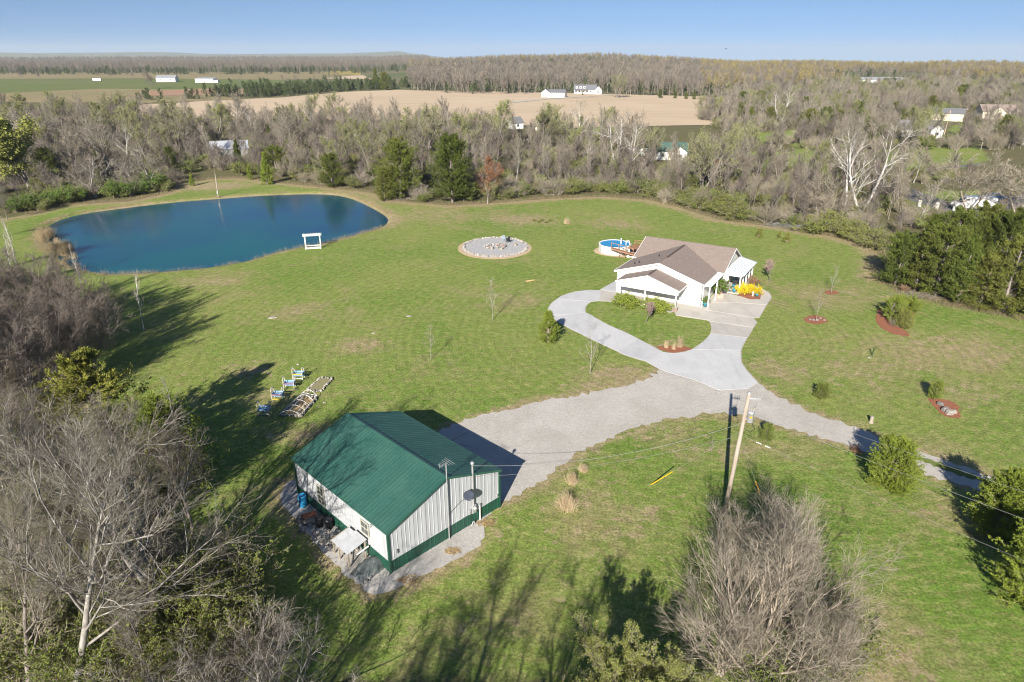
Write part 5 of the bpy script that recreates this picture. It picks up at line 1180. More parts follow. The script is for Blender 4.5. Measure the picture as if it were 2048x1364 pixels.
rock(1880, 810, .7, 'dark boulder in the mulch bed beside the conical shrub', None, m_rock); rock(1890, 822, .8, 'grey boulder in the mulch bed, middle one', None, m_rock); rock(1898, 828, .8, 'pale flat rock in the lowest part of the mulch bed', None, m_stone); rock(1907, 826, .6, 'pale rock at the right edge of the mulch bed', None, m_stone)
p = at(1643, 796); plant('ball_bush', 'ball_shrub', p.x, p.y, 'small round olive shrub right of the gravel junction', 'shrub', None, 1.2)
p = at(1532, 880); plant('ball_bush', 'ball_shrub', p.x, p.y, 'small olive shrub on the lawn behind the utility pole', 'shrub', None, 1.25, sx=.75)
for px, py, s_, lb in ((1517, 475, 1.2, 'small golden shrub, left one of three beyond the house'), (1558, 476, .8, 'low golden shrub, middle one of three beyond the house'), (1573, 485, 1.2, 'small golden shrub, right one of three beyond the house')):
    p = at(px, py); plant('orangebush' if 0 else 'golden', 'golden_shrub', p.x, p.y, lb, 'shrub', 'golden shrubs beyond the house', s_) if 'golden' in K else (K.__setitem__('golden', cedar('golden', 116, 1.1, .5, 40, 1800, .12, m_cedary, bark_tan, 'cone', .01)), plant('golden', 'golden_shrub', p.x, p.y, lb, 'shrub', 'golden shrubs beyond the house', s_))
p = at(1742, 845); t = thing('tree_stump', 'short pale tree stump standing on the right lawn', 'stump', (p.x, p.y, 0)); MB().lathe((0, 0, 0), [(.22, 0), (.15, .1), (.14, .6)], 10).build('trunk', m_oldwood, t); MB().lathe((0, 0, .6), [(.14, 0), (0, .01)], 10).build('cut_face', m_stone, t)
p = at(1744, 711); t = thing('forked_stake', 'dark green forked stake in the right lawn', 'stake', (p.x, p.y, 0)); m_stk = M('dark_green_paint', (.01, .04, .02), rough=.6)
MB().bar((0, 0, 0), (.14, 0, .95), .03, 5).build('prong', m_stk, t); MB().bar((0, 0, 0), (.02, .05, .9), .03, 5).build('prong', m_stk, t)
p = at(1709, 906); t = thing('flower_patch', 'orange flowers and green leaves at the gravel edge by the cedar', 'flowers', (p.x, p.y, 0))
for pn, me in K['orangebush']: o = link_mesh(pn, me, t); o.scale = (.8, .8, .55)
MB().rock((-.4, -.2, .1), (.35, .3, .2), 8).build('edging_stone', m_bright, t)
# ornamental grasses left of the pole, tall dry clumps
for k, (px, py, s_, n_, lb) in enumerate(((1133, 1018, 2.0, 4, 'tall tan pampas grass clump nearest the workshop'), (1143, 965, 1.3, 5, 'middle dry grass clump, behind the tall one'), (1168, 942, 1.0, 4, 'small dry grass clump nearest the gravel drive'), (1133, 447, 1.5, 8, 'tan pampas grass clump far back on lawn'))):
    for j in range(1):
        p = at(px, py); t = thing('pampas_grass', lb, 'grass clump', (p.x, p.y, 0))
        for q in range(n_):
            for pn, me in K['pampas']:
                o = link_mesh(pn, me, t); o.location = (rk.gauss(0, .14*s_/1.5), rk.gauss(0, .12*s_/1.5), 0); o.scale = (s_*.5, s_*.46, s_*rk.uniform(.65, .95)); o.rotation_euler = (0, 0, rk.uniform(0, 6))
K['weed'] = tuft('weed', 119, .3, .3, 60, .02, m_shrub, .8)
for k, (px, py) in enumerate(((1068, 442), (1078, 445), (1083, 442), (1092, 446), (1100, 442))):
    p = at(px, py); plant('weed', 'garden_plant', p.x, p.y, 'small dark green plant in the far bare garden row', 'plant', 'plants in the far garden row', 1.5)
p = at(1096, 684); plant('cone_cedar', 'cedar_tree', p.x, p.y, 'single bushy young cedar left of the looping driveway', 'tree', None, 1.0)
# cedars on the right
for px, py, s_, lb, z in ((1777, 978, .92, 'bushy young cedar beside the gravel drive, left of two', 1), (1998, 1070, 1.05, 'bushy young cedar beside the gravel drive, right of two', 1), (2062, 1203, 1.15, 'bushy cedar cut off by the right picture edge', 1)):
    p = at(px, py); plant('cedar_near', 'cedar_tree', p.x, p.y, lb, 'tree', 'bushy cedars near the gravel drive', s_)
# saplings on the lawn
for px, py, s_, kk, lb in ((985, 641, 1.0, 'sapling', 'thin bare sapling on the lawn left of the driveway loop'), (862, 718, .72, 'sapling', 'short thin bare sapling in the middle of lawn'), (1180, 747, 1.0, 'sapling', 'bare sapling between the gravel and the driveway loop'),
                       (288, 660, .9, 'sapling_white', 'pale bare sapling in the tree shadow left of lawn'), (50, 585, 1.25, 'sapling_white', 'tall white barked sapling at the left picture edge'), (172, 600, .95, 'sapling_white', 'pale thin sapling in front of the pond end'), (28, 560, .8, 'sapling_white', 'small pale sapling behind the tall white barked one'), (1422, 905, .28, 'sapling', 'tiny bare sapling left of the utility pole')):
    p = at(px, py); plant(kk, 'young_tree', p.x, p.y, lb, 'tree', None, s_)
# logs, brush pile, rubble at the far lawn edge
for px, py, lb, L_ in ((1622, 436, 'cut log end standing in the brush', .5), (1612, 462, 'left cut log of the pile at the lawn edge', .8), (1624, 463, 'right cut log of the pile at the lawn edge', .8), (1618, 458, 'top cut log of the pile at the lawn edge', .7)):
    p = at(px, py); t = thing('cut_log', lb, 'log', (p.x, p.y, .35), rk.uniform(-.4, .4)); MB().bar((0, -L_/2, 0), (0, L_/2, 0), .4, 10).build('log', m_oldwood, t); MB().bar((0, -L_/2-.01, 0), (0, -L_/2-.03, 0), .37, 10).build('cut_face', m_sand, t)
def brushpile(px, py, rx, ry, label, mat, seed, h=.6, n=260):
    p = at(px, py); m = MB(); r_ = random.Random(seed)
    for _ in range(n):
        c = Vector((r_.gauss(0, rx), r_.gauss(0, ry), 0)); c.z = max(.03, h*math.exp(-(c.x/rx)**2*.5-(c.y/ry)**2*.5)*r_.uniform(.2, 1)); a = r_.uniform(0, 6.28); L_ = r_.uniform(.5, 1.8)
        m.bar(c, c+Vector((math.cos(a)*L_, math.sin(a)*L_, r_.uniform(-.1, .3))), .025, 3, .01, False)
    tag(m.build('brush_pile', mat, None, False, (p.x, p.y, 0)), label, 'brush pile')
brushpile(1567, 452, 1.8, 1.0, 'pile of pale cut brush at the lawn edge beyond the house', m_galv, 5)
brushpile(1830, 594, 1.3, .6, 'pile of pale branches in front of the cedar thicket', m_oldwood, 6); brushpile(820, 402, 3, 1.2, 'brown brush pile under the cedars behind the pond', m_oldwood, 7, .8, 200)
p = at(1807, 583); plant('orangebush', 'rust_bush', p.x, p.y, 'small orange shrub beside the branch pile', 'shrub', None, .9)
# bird
t = thing('flying_bird', 'dark bird gliding in the sky above the woods', 'bird', Vector(cam_o.location)+Vector((0, 0, 0)))
u_, v_ = (1452-1024)/FPX, -(98-682)/FPX; d_ = Vector((u_, math.cos(PITCH)+v_*math.sin(PITCH), -math.sin(PITCH)+v_*math.cos(PITCH))).normalized(); t.location = Vector((0, 0, CAM_H))+d_*230; t.rotation_euler = (0, 0, .3)
MB().lathe((0, 0, 0), [(0, -.3), (.06, -.2), (.09, 0), (.06, .2), (0, .28)], 8).build('body', m_black, t, True).rotation_euler = (0, R(90), 0)
for s_ in (-1, 1): MB().add([(.1, 0, .02), (.12, s_*.4, .16), (.0, s_*.8, .12), (-.12, s_*.4, .15), (-.12, 0, .02), (.1, 0, 0), (.12, s_*.4, .14), (0, s_*.8, .10), (-.12, s_*.4, .13), (-.12, 0, 0)], [(0, 1, 2, 3, 4), (9, 8, 7, 6, 5), (0, 5, 6, 1), (1, 6, 7, 2), (2, 7, 8, 3), (3, 8, 9, 4)]).build('wing', m_black, t)
MB().add([(-.28, 0, 0), (-.5, .12, 0), (-.5, -.12, 0), (-.28, 0, .02), (-.5, .12, .02), (-.5, -.12, .02)], [(0, 2, 1), (3, 4, 5), (0, 1, 4, 3), (1, 2, 5, 4), (2, 0, 3, 5)]).build('tail', m_black, t)
# ================================================================ OTHER BUILDINGS
def simple_house(label, px, py, L_, D_, h, rh, rz, wall, roof, name='house', cat='house', z=0.0, wins=4, wing=None, door=True, chim=False, ov=.35, porch=False, dorm=0):
    p = at(px, py, z); t = thing(name, label, cat, (p.x, p.y, z), rz)
    def body(x0, x1, y0, y1, hh, rr_, alongx=True):
        MB().box(((x0+x1)/2, (y0+y1)/2, hh/2), (x1-x0, y1-y0, hh)).build('wall', wall, t)
        if alongx:
            ym = (y0+y1)/2
            for x in (x0, x1-.1): MB().add([(x, y0, hh), (x, y1, hh), (x, ym, hh+rr_), (x+.1, y0, hh), (x+.1, y1, hh), (x+.1, ym, hh+rr_)], [(0, 2, 1), (3, 4, 5), (0, 1, 4, 3), (1, 2, 5, 4), (2, 0, 3, 5)]).build('gable_wall', wall, t)
            s_ = rr_/((y1-y0)/2)
            for sg, ye in ((1, y0-ov), (-1, y1+ov)): MB().plate([(x0-ov, ye, hh-ov*s_+.06), (x1+ov, ye, hh-ov*s_+.06), (x1+ov, ym, hh+rr_+.06), (x0-ov, ym, hh+rr_+.06)], .12).build('roof', roof, t)
        else:
            xm = (x0+x1)/2
            for y in (y0, y1-.1): MB().add([(x0, y, hh), (x1, y, hh), (xm, y, hh+rr_), (x0, y+.1, hh), (x1, y+.1, hh), (xm, y+.1, hh+rr_)], [(0, 1, 2), (3, 5, 4), (0, 3, 4, 1), (1, 4, 5, 2), (2, 5, 3, 0)]).build('gable_wall', wall, t)
            s_ = rr_/((x1-x0)/2)
            for xe in (x0-ov, x1+ov): MB().plate([(xe, y0-ov, hh-ov*s_+.06), (xe, y1, hh-ov*s_+.06), (xm, y1, hh+rr_+.06), (xm, y0-ov, hh+rr_+.06)], .12).build('roof', roof, t)
    body(-L_/2, L_/2, 0, D_, h, rh)
    if wing: body(*wing[:4], wing[4], wing[5], False)
    for k in range(wins):
        x = -L_/2+L_*(k+.5)/wins
        if wing and wing[0]-.3 < x < wing[1]+.3: continue
        f = MB().box((x, -.03, h*.55), (min(1.0, L_/wins*.5), .06, h*.4)).build('window', m_white if wall != m_white else m_galv, t); MB().box((x, -.07, h*.55), (min(.8, L_/wins*.38), .02, h*.32)).build('pane', m_glass, f)
    if wing:
        x = (wing[0]+wing[1])/2; f = MB().box((x, wing[2]-.03, h*.5), (1.3, .06, h*.42)).build('window', m_white if wall != m_white else m_galv, t); MB().box((x, wing[2]-.07, h*.5), (1.1, .02, h*.34)).build('pane', m_glass, f)
    if door: MB().box((L_*.07, -.04, h*.38), (.95, .06, h*.76)).build('door', m_cream if wall != m_cream else m_white, t)
    if chim: MB().box((L_*.2, D_*.5, h+rh+.2), (.6, .6, 1.0)).build('chimney', m_brick, t)
    if porch:
        MB().plate([(-L_/2+.5, -2.2, h-.35), (L_*.12, -2.2, h-.35), (L_*.12, 0, h+.1), (-L_/2+.5, 0, h+.1)], .12).build('porch_roof', roof, t)
        for k in range(6): MB().box((-L_/2+.7+(L_*.6)*k/5.0, -2.0, (h-.45)/2), (.2, .2, h-.45)).build('porch_post', m_white, t)
    for k in range(dorm):
        x = -L_/2+L_*.12+k*2.9; q = MB().box((x, D_*.22, h+rh*.45), (1.5, 2.0, 1.5)).build('dormer', wall, t); MB().box((x, D_*.22-1.03, h+rh*.45), (.7, .04, .9)).build('pane', m_glass, q)
        m = MB()
        for sg in (-1, 1): m.plate([(x+sg*.95, D_*.22-1.2, h+rh*.45+.72), (x+sg*.95, D_*.22+1.2, h+rh*.45+.72), (x, D_*.22+1.2, h+rh*.45+1.5), (x, D_*.22-1.2, h+rh*.45+1.5)], .08)
        m.build('dormer_roof', roof, q)
    return t
simple_house('white farmhouse with green shingle roof beyond the trees', 1334, 320, 11, 7.5, 2.6, 2.0, R(-8), m_white, m_greensh, wins=4, wing=(1.2, 5.4, -1.6, 5, 2.6, 1.5), chim=True)
t = thing('white_trailer', 'long low white shed left of the green roofed house', 'shed', (at(1272, 312).x, at(1272, 312).y, 0), R(-14)); MB().cham((0, 0, 1.25), (8.5, 2.4, 2.1), .1).build('body', m_white, t)
for k in range(4): MB().box((-3+2*k, -1.22, 1.5), (.8, .04, .6)).build('window', m_glass, t)
for k in range(7): MB().box((-3.9+1.3*k, -1.215, 1.25), (.05, .03, 2.0)).build('panel_seam', m_galv, t)
simple_house('white country house with three dormers in front of far woods', 1170, 188, 17, 9, 3.2, 3.4, R(-6), m_white, m_glroof, wins=6, wing=(7.2, 12.6, -2.5, 6.5, 3.2, 2.6), dorm=3, porch=True)
t = simple_house('white metal barn with double doors on the tan field', 1112, 195, 12, 9, 3.4, 1.8, R(-16), m_white, m_glroof, name='barn', cat='barn', wins=0, wing=(-10.5, -4.5, -1.0, 7.5, 3.4, 2.2), door=False)
for k in range(8): MB().box((-3.6+1.3*k, -.03, 1.7), (.12, .06, 3.3)).build('panel_rib', m_galv, t)
MB().box((-7.5, -1.05, 1.5), (3.2, .08, 2.8)).build('barn_door', m_galv, t)
simple_house('white farm building with dark open doorway far left', 332, 164, 20, 12, 4.2, 2.6, R(8), m_white, m_galv, name='barn', cat='barn', wins=2, door=False)
t = thing('farm_shed', 'low white shed right of the far farm building', 'shed', (at(413, 165).x, at(413, 165).y, 0), R(-4)); MB().box((0, 0, 2.0), (20, 9, 4.0)).build('wall', m_white, t); MB().plate([(-10.3, -4.8, 3.9), (10.3, -4.8, 3.9), (10.3, 4.8, 5.2), (-10.3, 4.8, 5.2)], .2).build('roof', m_galv, t); MB().box((11.5, -1, 1.3), (6, 5, 2.6)).build('annexe', m_white, t)
t = thing('farm_trailer', 'small white trailer alone on the far green pasture', 'trailer', (at(195, 162).x, at(195, 162).y, 0), R(3)); MB().cham((0, 0, 1.6), (9, 3, 2.4), .1).build('body', m_white, t); MB().box((0, 0, .35), (8, 2.4, .2)).build('chassis', m_dark, t)
for x in (-2, 2): MB().bar((x, -1.4, .4), (x, 1.4, .4), .4, 10).build('wheel', m_black, t)
t = simple_house('grey metal roofed shed among trees behind the pond', 462, 318, 10, 8, 3.0, 1.8, R(20), m_galv, M('bright_tin', (.50, .52, .56), rough=.35, metal=.2), name='shed', cat='shed', wins=2, door=False)
simple_house('small white gabled outbuilding with dark roof in the woods', 1036, 258, 5.5, 5, 2.6, 2.0, R(35), m_white, m_glroof, name='shed', cat='shed', wins=1, door=False)
simple_house('tiny pinkish brown shed on green grass beyond the woods', 1071, 262, 3.6, 3, 2.0, .5, R(2), m_brick, m_oldwood, name='shed', cat='shed', wins=0)
simple_house('white house with grey roof and deck right of the white sycamore', 1842, 275, 14, 9, 3.0, 2.8, R(-12), m_white, m_glroof, wins=5, wing=(2.5, 6.5, -1.5, 5, 3.0, 2.0))
simple_house('cream gabled garage left of the two upper right houses', 1892, 242, 13, 10, 3.4, 2.0, R(-32), m_cream, m_glroof, name='garage', cat='garage', wins=0, door=False)
simple_house('cream house with brown gable roof at upper right', 1998, 238, 15, 10, 3.4, 2.8, R(-12), m_cream, m_shingle, wins=4, wing=(-4.5, 1.0, -2.5, 6, 3.4, 2.2))
simple_house('long pale roofed building half hidden in the woods at upper right', 1765, 168, 42, 14, 4, 2.5, R(-4), m_white, m_galv, name='building', cat='building', wins=8, door=False)
simple_house('small brown roofed outbuilding right of the green roofed house', 1440, 330, 6, 4, 1.8, 1.2, R(-20), m_rust, m_glroof, name='shed', cat='shed', wins=0)
HB = []
# van on the road
p = at(1946, 419); t = thing('cargo_van', 'long white cargo van parked beside the road', 'van', (p.x, p.y, 0), R(-7))
m_van = M('white_car_paint', (.70, .71, .73), rough=.25, famt=.01)
prof = [(-4.0, .45), (-4.05, .95), (-3.75, 1.25), (-2.9, 1.45), (-2.2, 2.35), (-1.7, 2.6), (3.4, 2.65), (3.6, 2.5), (3.65, .45)]
m = MB(); n_ = len(prof)
vs = [(x, -1.02 if z < 1.5 else -.95, z) for x, z in prof]+[(x, 1.02 if z < 1.5 else .95, z) for x, z in prof]
m.add(vs, [tuple(range(n_)), tuple(range(2*n_-1, n_-1, -1))]+[(i, i+n_, (i+1) % n_+n_, (i+1) % n_) for i in range(n_)]).build('body', m_van, t)
MB().add([(-2.85, -.99, 1.5), (-1.5, -.99, 1.5), (-1.5, -.99, 2.2), (-2.25, -.99, 2.2), (-2.85, -.97, 1.5), (-1.5, -.97, 1.5), (-1.5, -.97, 2.2), (-2.25, -.97, 2.2)], [(0, 1, 2, 3), (7, 6, 5, 4), (3, 2, 6, 7), (0, 4, 5, 1), (0, 3, 7, 4), (1, 5, 6, 2)]).build('side_window', m_glass, t)
MB().plate([(-2.92, -.85, 1.5), (-2.92, .85, 1.5), (-2.22, .8, 2.36), (-2.22, -.8, 2.36)], .02).build('windscreen', m_glass, t)
for x in (-2.9, 2.3):
    for y in (-.98, .98): w_ = MB().bar((x, y-.1, .36), (x, y+.1, .36), .36, 16).build('wheel', m_black, t); MB().bar((x, y-.12, .36), (x, y+.12, .36), .19, 10).build('rim', m_galv, w_)
for y in (-.8, .8): MB().box((3.66, y, 1.1), (.05, .16, .5)).build('tail_light', M('red_lens', (.5, .01, .01), rough=.3), t); MB().box((-4.02, y, .9), (.08, .3, .2)).build('headlight', m_galv, t)
MB().box((3.66, 0, .55), (.1, 1.9, .2)).build('rear_bumper', m_dark, t); MB().box((-4.05, 0, .55), (.1, 1.9, .25)).build('bumper', m_dark, t)
for x in (-1.0, 1.2): MB().box((x, -1.03, 1.35), (.03, .02, 1.8)).build('door_seam', m_galv, t)
p = at(1990, 400); t = thing('parked_car', 'dark blue car parked behind the white van', 'car', (p.x, p.y, 0), R(-20)); m_cb = M('dark_blue_paint', (.02, .04, .09), rough=.25)
MB().cham((0, 0, .65), (4.4, 1.8, .6), .12).build('body', m_cb, t); MB().add([(-1.4, -.8, .95), (1.5, -.8, .95), (1.0, -.65, 1.45), (-.8, -.65, 1.45), (-1.4, .8, .95), (1.5, .8, .95), (1.0, .65, 1.45), (-.8, .65, 1.45)], [(0, 1, 2, 3), (7, 6, 5, 4), (3, 2, 6, 7), (0, 3, 7, 4), (1, 5, 6, 2)]).build('cabin', m_glass, t)
for x in (-1.4, 1.4):
    for y in (-.85, .85): MB().bar((x, y-.08, .33), (x, y+.08, .33), .33, 12).build('wheel', m_black, t)
# bare trees half hiding the upper right houses
for px, py, s_, k_, lb in ((1815, 285, .9, 'bare_e', 'tan bare tree before the grey roofed white house, left one'), (1868, 288, .85, 'bare_a', 'grey bare tree before the grey roofed white house, right one'), (1930, 275, .8, 'bare_c', 'dark bare tree between cream garage and cream house'), (1960, 300, .8, 'bare_e', 'tan bare tree below the cream house'), (1345, 335, .7, 'bare_d', 'slender bare tree in front of the green roofed house'), (1400, 200, 1.0, 'bare_a', 'bare tree at the right end of the tan field')):
    HB.append((px, py, s_, k_, lb))
# white gate posts by the road
for k, (px, py) in enumerate(((1838, 413), (1873, 418), (1908, 421), (1985, 428), (1752, 392), (1762, 390), (1772, 388), (1782, 386), (1792, 384), (1802, 382))):
    p = at(px, py); tag(MB().cham((0, 0, .65), (.55, .4, 1.3), .05).build('fence_post', m_white, None, False, (p.x, p.y, 0)), 'white painted fence post along the village road', 'fence post', 'white posts along the road')
p = at(1888, 270); t = thing('utility_pole', 'tan wooden pole between the cream garage and cream house', 'utility pole', (p.x, p.y, 0)); MB().bar((0, 0, 0), (.3, 0, 9), .16, 8, .11).build('pole', m_sand, t); MB().box((.28, 0, 8.3), (1.8, .12, .12)).build('crossarm', m_oldwood, t)

# ================================================================ TREES
rt = random.Random(99)
def T(kind, px, py, s_, label, name='bare_tree', grp=None, z=0, rz=None, sx=None, cat='tree', tilt=None):
    p = at(px, py, z) if z else at(px, py); return plant(kind, name, p.x, p.y, label, cat, grp, s_, rz if rz is not None else rt.uniform(0, 6.28), sx, 0, tilt)
# --- lower left and bottom foreground (crowns placed at their height)
T('near_pale', 150, 1400, 1.05, 'big pale barked bare tree spreading over the lower left corner', rz=.4, tilt=(20, 35))
T('near_grey', 60, 1390, 1.05, 'dark trunked bare tree left of the big pale one', tilt=(12, 40))
T('near_pale2', 325, 1235, 1.08, 'double stemmed bare tree between the big pale tree and the workshop')
T('near_pale2', 95, 1130, .95, 'pale twiggy bare tree at the left edge above the big pale tree')
T('near_grey', 250, 1110, .95, 'grey bare tree in the lower left thicket, behind the big pale tree')
T('near_grey', 390, 1080, .82, 'grey bare tree at the lawn side of the lower left thicket')
T('near_dark', 30, 1010, 1.0, 'dark twiggy tree at the left picture edge below the cedar')
T('near_pale2', 170, 1010, .62, 'thin pale bare tree just below the golden cedar')
T('near_dark', 330, 1010, .8, 'dense dark twiggy tree beside the deep green cedar')
T('near_pale2', 20, 1260, .8, 'pale double stemmed bare tree at the left edge, behind the dark trunk')
T('near_grey', 300, 1370, .62, 'small grey bare tree right of the big pale trunk near the bottom edge')
T('near_grey', 470, 1210, .55, 'small grey bare tree on the shaded lawn side, below the deep green cedar')
T('near_pale2', -60, 1180, 1.0, 'pale bare tree leaning in from beyond the left edge')
T('near_crook', 560, 1460, 1.0, 'bare tan shrub tree at the bottom edge below the workshop', name='bare_shrub')
T('near_crook', 430, 1440, .9, 'bare tan shrub tree at the bottom edge, right of the big pale trunk', name='bare_shrub')
T('near_crook', 250, 1480, .7, 'bare tan shrub at the bottom edge, at the big pale trunk', name='bare_shrub')
T('cedar_gold', 215, 940, 1.3, 'big golden green cedar in the left thicket', 'cedar_tree', sx=1.2)
T('cedar_deep', 355, 985, 1.0, 'deep green cedar at the lawn edge left of workshop', 'cedar_tree')
T('cedar_deep', 275, 965, .85, 'smaller green cedar between the golden cedar and the deep green one', 'cedar_tree')
T('brush_near', 435, 1255, 1.7, 'leafy green sapling in the shade of the lower left thicket', 'leafy_shrub', cat='shrub')
for px, py, s_ in ((60, 1240, 1.4), (160, 1190, 1.5), (300, 1300, 1.4), (60, 1100, 1.3), (420, 1330, 1.2), (220, 1050, 1.3), (120, 1060, 1.2), (520, 1330, 1.1), (350, 1180, 1.2), (20, 930, 1.3), (110, 960, 1.2), (30, 1340, 1.5), (110, 1330, 1.4), (190, 1350, 1.3), (90, 1290, 1.3), (230, 1280, 1.2), (360, 1270, 1.1), (290, 1220, 1.2)):
    bn_ = rt.random() < .6
    T('brush_near' if bn_ else 'brush_bare', px, py, s_, ('leafy' if bn_ else 'bare')+' undergrowth bush beneath lower left trees, '+('at the picture edge' if px < 100 else 'near the big pale trunk' if px < 250 else 'toward the workshop lawn')+(', near the golden cedar' if py < 1000 else ', at middle height' if py < 1150 else ', low in the picture' if py < 1280 else ', at the bottom edge'), 'thicket_bush', 'undergrowth bushes in the lower left thicket', cat='bush')
for px, py, s_ in ((30, 700, 1.15), (95, 690, 1.15), (150, 700, 1.05), (190, 735, .95), (60, 760, 1.05), (130, 780, 1.0), (10, 790, 1.05), (200, 690, .8), (70, 840, 1.0), (-40, 690, 1.2), (-30, 850, 1.2), (-70, 760, 1.2), (20, 650, 1.0), (120, 655, .9)):
    T('near_dark', px, py, s_, 'dark twiggy tree in left thicket, '+('at the picture edge' if px < 25 else 'a little in from the edge' if px < 80 else 'well into it' if px < 125 else 'on its lawn side')+(', nearest pond' if py < 670 else ', toward the pond' if py < 720 else ', toward the golden cedar' if py < 800 else ', beside the golden cedar'), 'bare_tree', 'dark twiggy trees in the left thicket')
for px, py, s_ in ((-60, 560, 1.0), (-90, 620, 1.0), (-20, 480, .8), (-50, 440, .9), (15, 440, .6)): T('near_grey', px, py, s_, 'grey bare tree at the far left edge, left of the pond', 'bare_tree', 'grey trees left of the pond')
# --- bottom right
T('near_vase', 1500, 1350, 1.05, 'large bare many stemmed bush tree below the utility pole', name='bare_shrub', rz=1.0)
T('near_vase', 1570, 1250, .85, 'bare many stemmed bush right of the large one', name='bare_shrub', rz=2.2)
T('near_vase', 1475, 1190, .75, 'bare many stemmed bush directly in front of the utility pole', name='bare_shrub', rz=3.1)
T('near_vase', 1560, 1130, .6, 'smaller bare bush right of the utility pole foot', name='bare_shrub', rz=4.1)
T('near_vase', 1440, 1350, .62, 'bare bush at the left side of the large bush tree', name='bare_shrub', rz=5.5)
T('near_vase', 1620, 1400, .7, 'bare bush cut by the bottom edge right of the large bush tree', name='bare_shrub', rz=.2)
T('vase_leaf', 1245, 1470, .95, 'budding green bush at the bottom edge left of the bare bushes', name='budding_shrub')
T('vase_leaf', 1330, 1480, .8, 'budding green bush squeezed between the bare and the green bushes', name='budding_shrub')
T('vase_leaf', 1165, 1500, .6, 'low budding green bush at the bottom edge, the leftmost of them', name='budding_shrub')
T('brush_near', 1660, 1330, 1.2, 'yellow green undergrowth bush at the right foot of the bare bushes', 'leafy_shrub', cat='shrub')
T('brush_near', 1560, 1420, 1.2, 'undergrowth bush beneath the bare bushes at the bottom edge', 'leafy_shrub', cat='shrub')
# trees standing under and behind the camera; only their shadows reach the picture
for x, y, s_ in ((-13, 6, 1.1), (-9, 8, 1.0), (-5, 6, 1.1), (-17, 9, 1.0), (-1.5, 9, .95), (3, 6, .9)):
    plant('near_pale2' if x < 0 else 'near_grey', 'bare_tree', x, y, 'bare tree below the picture whose branch shadows cross the lawn', 'tree', 'trees below the picture edge', s_)
for px, py, s_, k_, lb in HB: T(k_, px, py, s_, lb)
# --- cedar thicket on the right
ORD = ('first', 'second', 'third', 'fourth', 'fifth', 'sixth', 'seventh', 'eighth')
CN = {}
for px, py, s_, k_ in ((1790, 570, .75, 'cedar_b'), (1830, 580, .85, 'cedar_a'), (1870, 590, .95, 'cedar_b'), (1915, 605, .95, 'cedar_a'), (1960, 612, .9, 'cedar_gold'), (2005, 622, .95, 'cedar_b'), (2060, 632, 1.0, 'cedar_a'), (2110, 640, 1.0, 'cedar_b'),
                     (1850, 535, .85, 'cedar_a'), (1895, 545, .95, 'cedar_b'), (1945, 555, 1.0, 'cedar_a'), (1995, 565, 1.0, 'cedar_b'), (2050, 575, 1.0, 'cedar_a'), (1900, 510, .8, 'cedar_a'), (1950, 520, .9, 'cedar_b'), (2010, 525, .9, 'cedar_a'), (2070, 530, .9, 'cedar_b'), (1860, 500, .6, 'cedar_b'), (2120, 580, 1.1, 'cedar_a')):
    rw = 'front' if len(CN.get('front', ())) < 8 else 'middle' if len(CN.get('middle', ())) < 5 else 'back'; CN.setdefault(rw, []).append(px)
    T(k_, px, py, s_, ('golden tinged' if 'gold' in k_ else 'dark green')+' cedar in the right thicket, '+ORD[min(7, len(CN[rw])-1)]+' from the left in its '+rw+' row', 'cedar_tree', 'cedars in the right hand thicket', sx=1.1)
# --- named trees of the tree line
T('oak_leaf', 62, 385, 1.35, 'large yellow green leafy tree at the left edge behind the pond', 'leafy_tree', sx=1.4)
T('cedar_tall', 803, 398, .98, 'tall dark cedar with broken lower boughs, left of two by the pond corner', 'cedar_tree', sx=1.15)
T('cedar_b', 770, 402, .72, 'lower cedar leaning against the tall dark one by the pond corner', 'cedar_tree')
T('cedar_tall', 905, 405, 1.12, 'tall olive cedar, right of two by the pond corner', 'cedar_tree')
T('cedar_b', 665, 375, .80, 'rounded dark cedar behind the far bank of the pond', 'cedar_tree', sx=1.2)
T('cedar_fresh', 535, 369, .92, 'bright green conical cedar behind the far bank of the pond', 'cedar_tree')
T('brown_tree', 975, 408, .95, 'tree with rusty dead leaves at the far lawn edge', 'brown_leaved_tree')
T('white_tree', 1690, 425, 1.05, 'tall white barked sycamore, left one of the pair', 'sycamore_tree', rz=.3)
T('white_fork', 1722, 432, 1.12, 'forked white barked sycamore leaning right, right one of the pair', 'sycamore_tree', rz=.1)
T('white_fork', 1232, 330, .95, 'white barked sycamore in the middle of the tree line', 'sycamore_tree', rz=1.2)
T('white_tree', 1262, 345, .85, 'white barked sycamore left of the green roofed house', 'sycamore_tree')
T('bud_b', 1405, 385, 1.15, 'round budding willow with dark leaning trunks right of the green roofed house', 'budding_tree')
T('white_fork', 1560, 250, 1.05, 'pale spreading sycamore among dark cedars at upper right', 'sycamore_tree')
T('bare_e', 1935, 430, 1.0, 'tan bare tree in front of the white van', 'bare_tree', sx=1.3)
T('bare_e', 2030, 430, 1.0, 'tan bare tree behind the white van at the right edge', 'bare_tree', sx=1.3)
T('bare_e', 1650, 440, .8, 'thin bare tree left of the sycamore pair', 'bare_tree')
T('bud_a', 1950, 262, .45, 'white blossoming tree left of the two bright green ones', 'blossom_tree')
for px, py, lb in ((1997, 275, 'bright green rounded tree below the cream house, left'), (2040, 270, 'bright green rounded tree below the cream house, right')):
    if 'bright_round' not in K: K['bright_round'] = bare_tree('bright_round', 121, 6, .12, .1, .8, 10, 7, 5, 0, .02, bark_grey, twig_tan, leaf=4200, leafmat_=m_bright, leafsize=.34, stems=2)
    T('bright_round', px, py, .95, lb, 'leafy_tree')
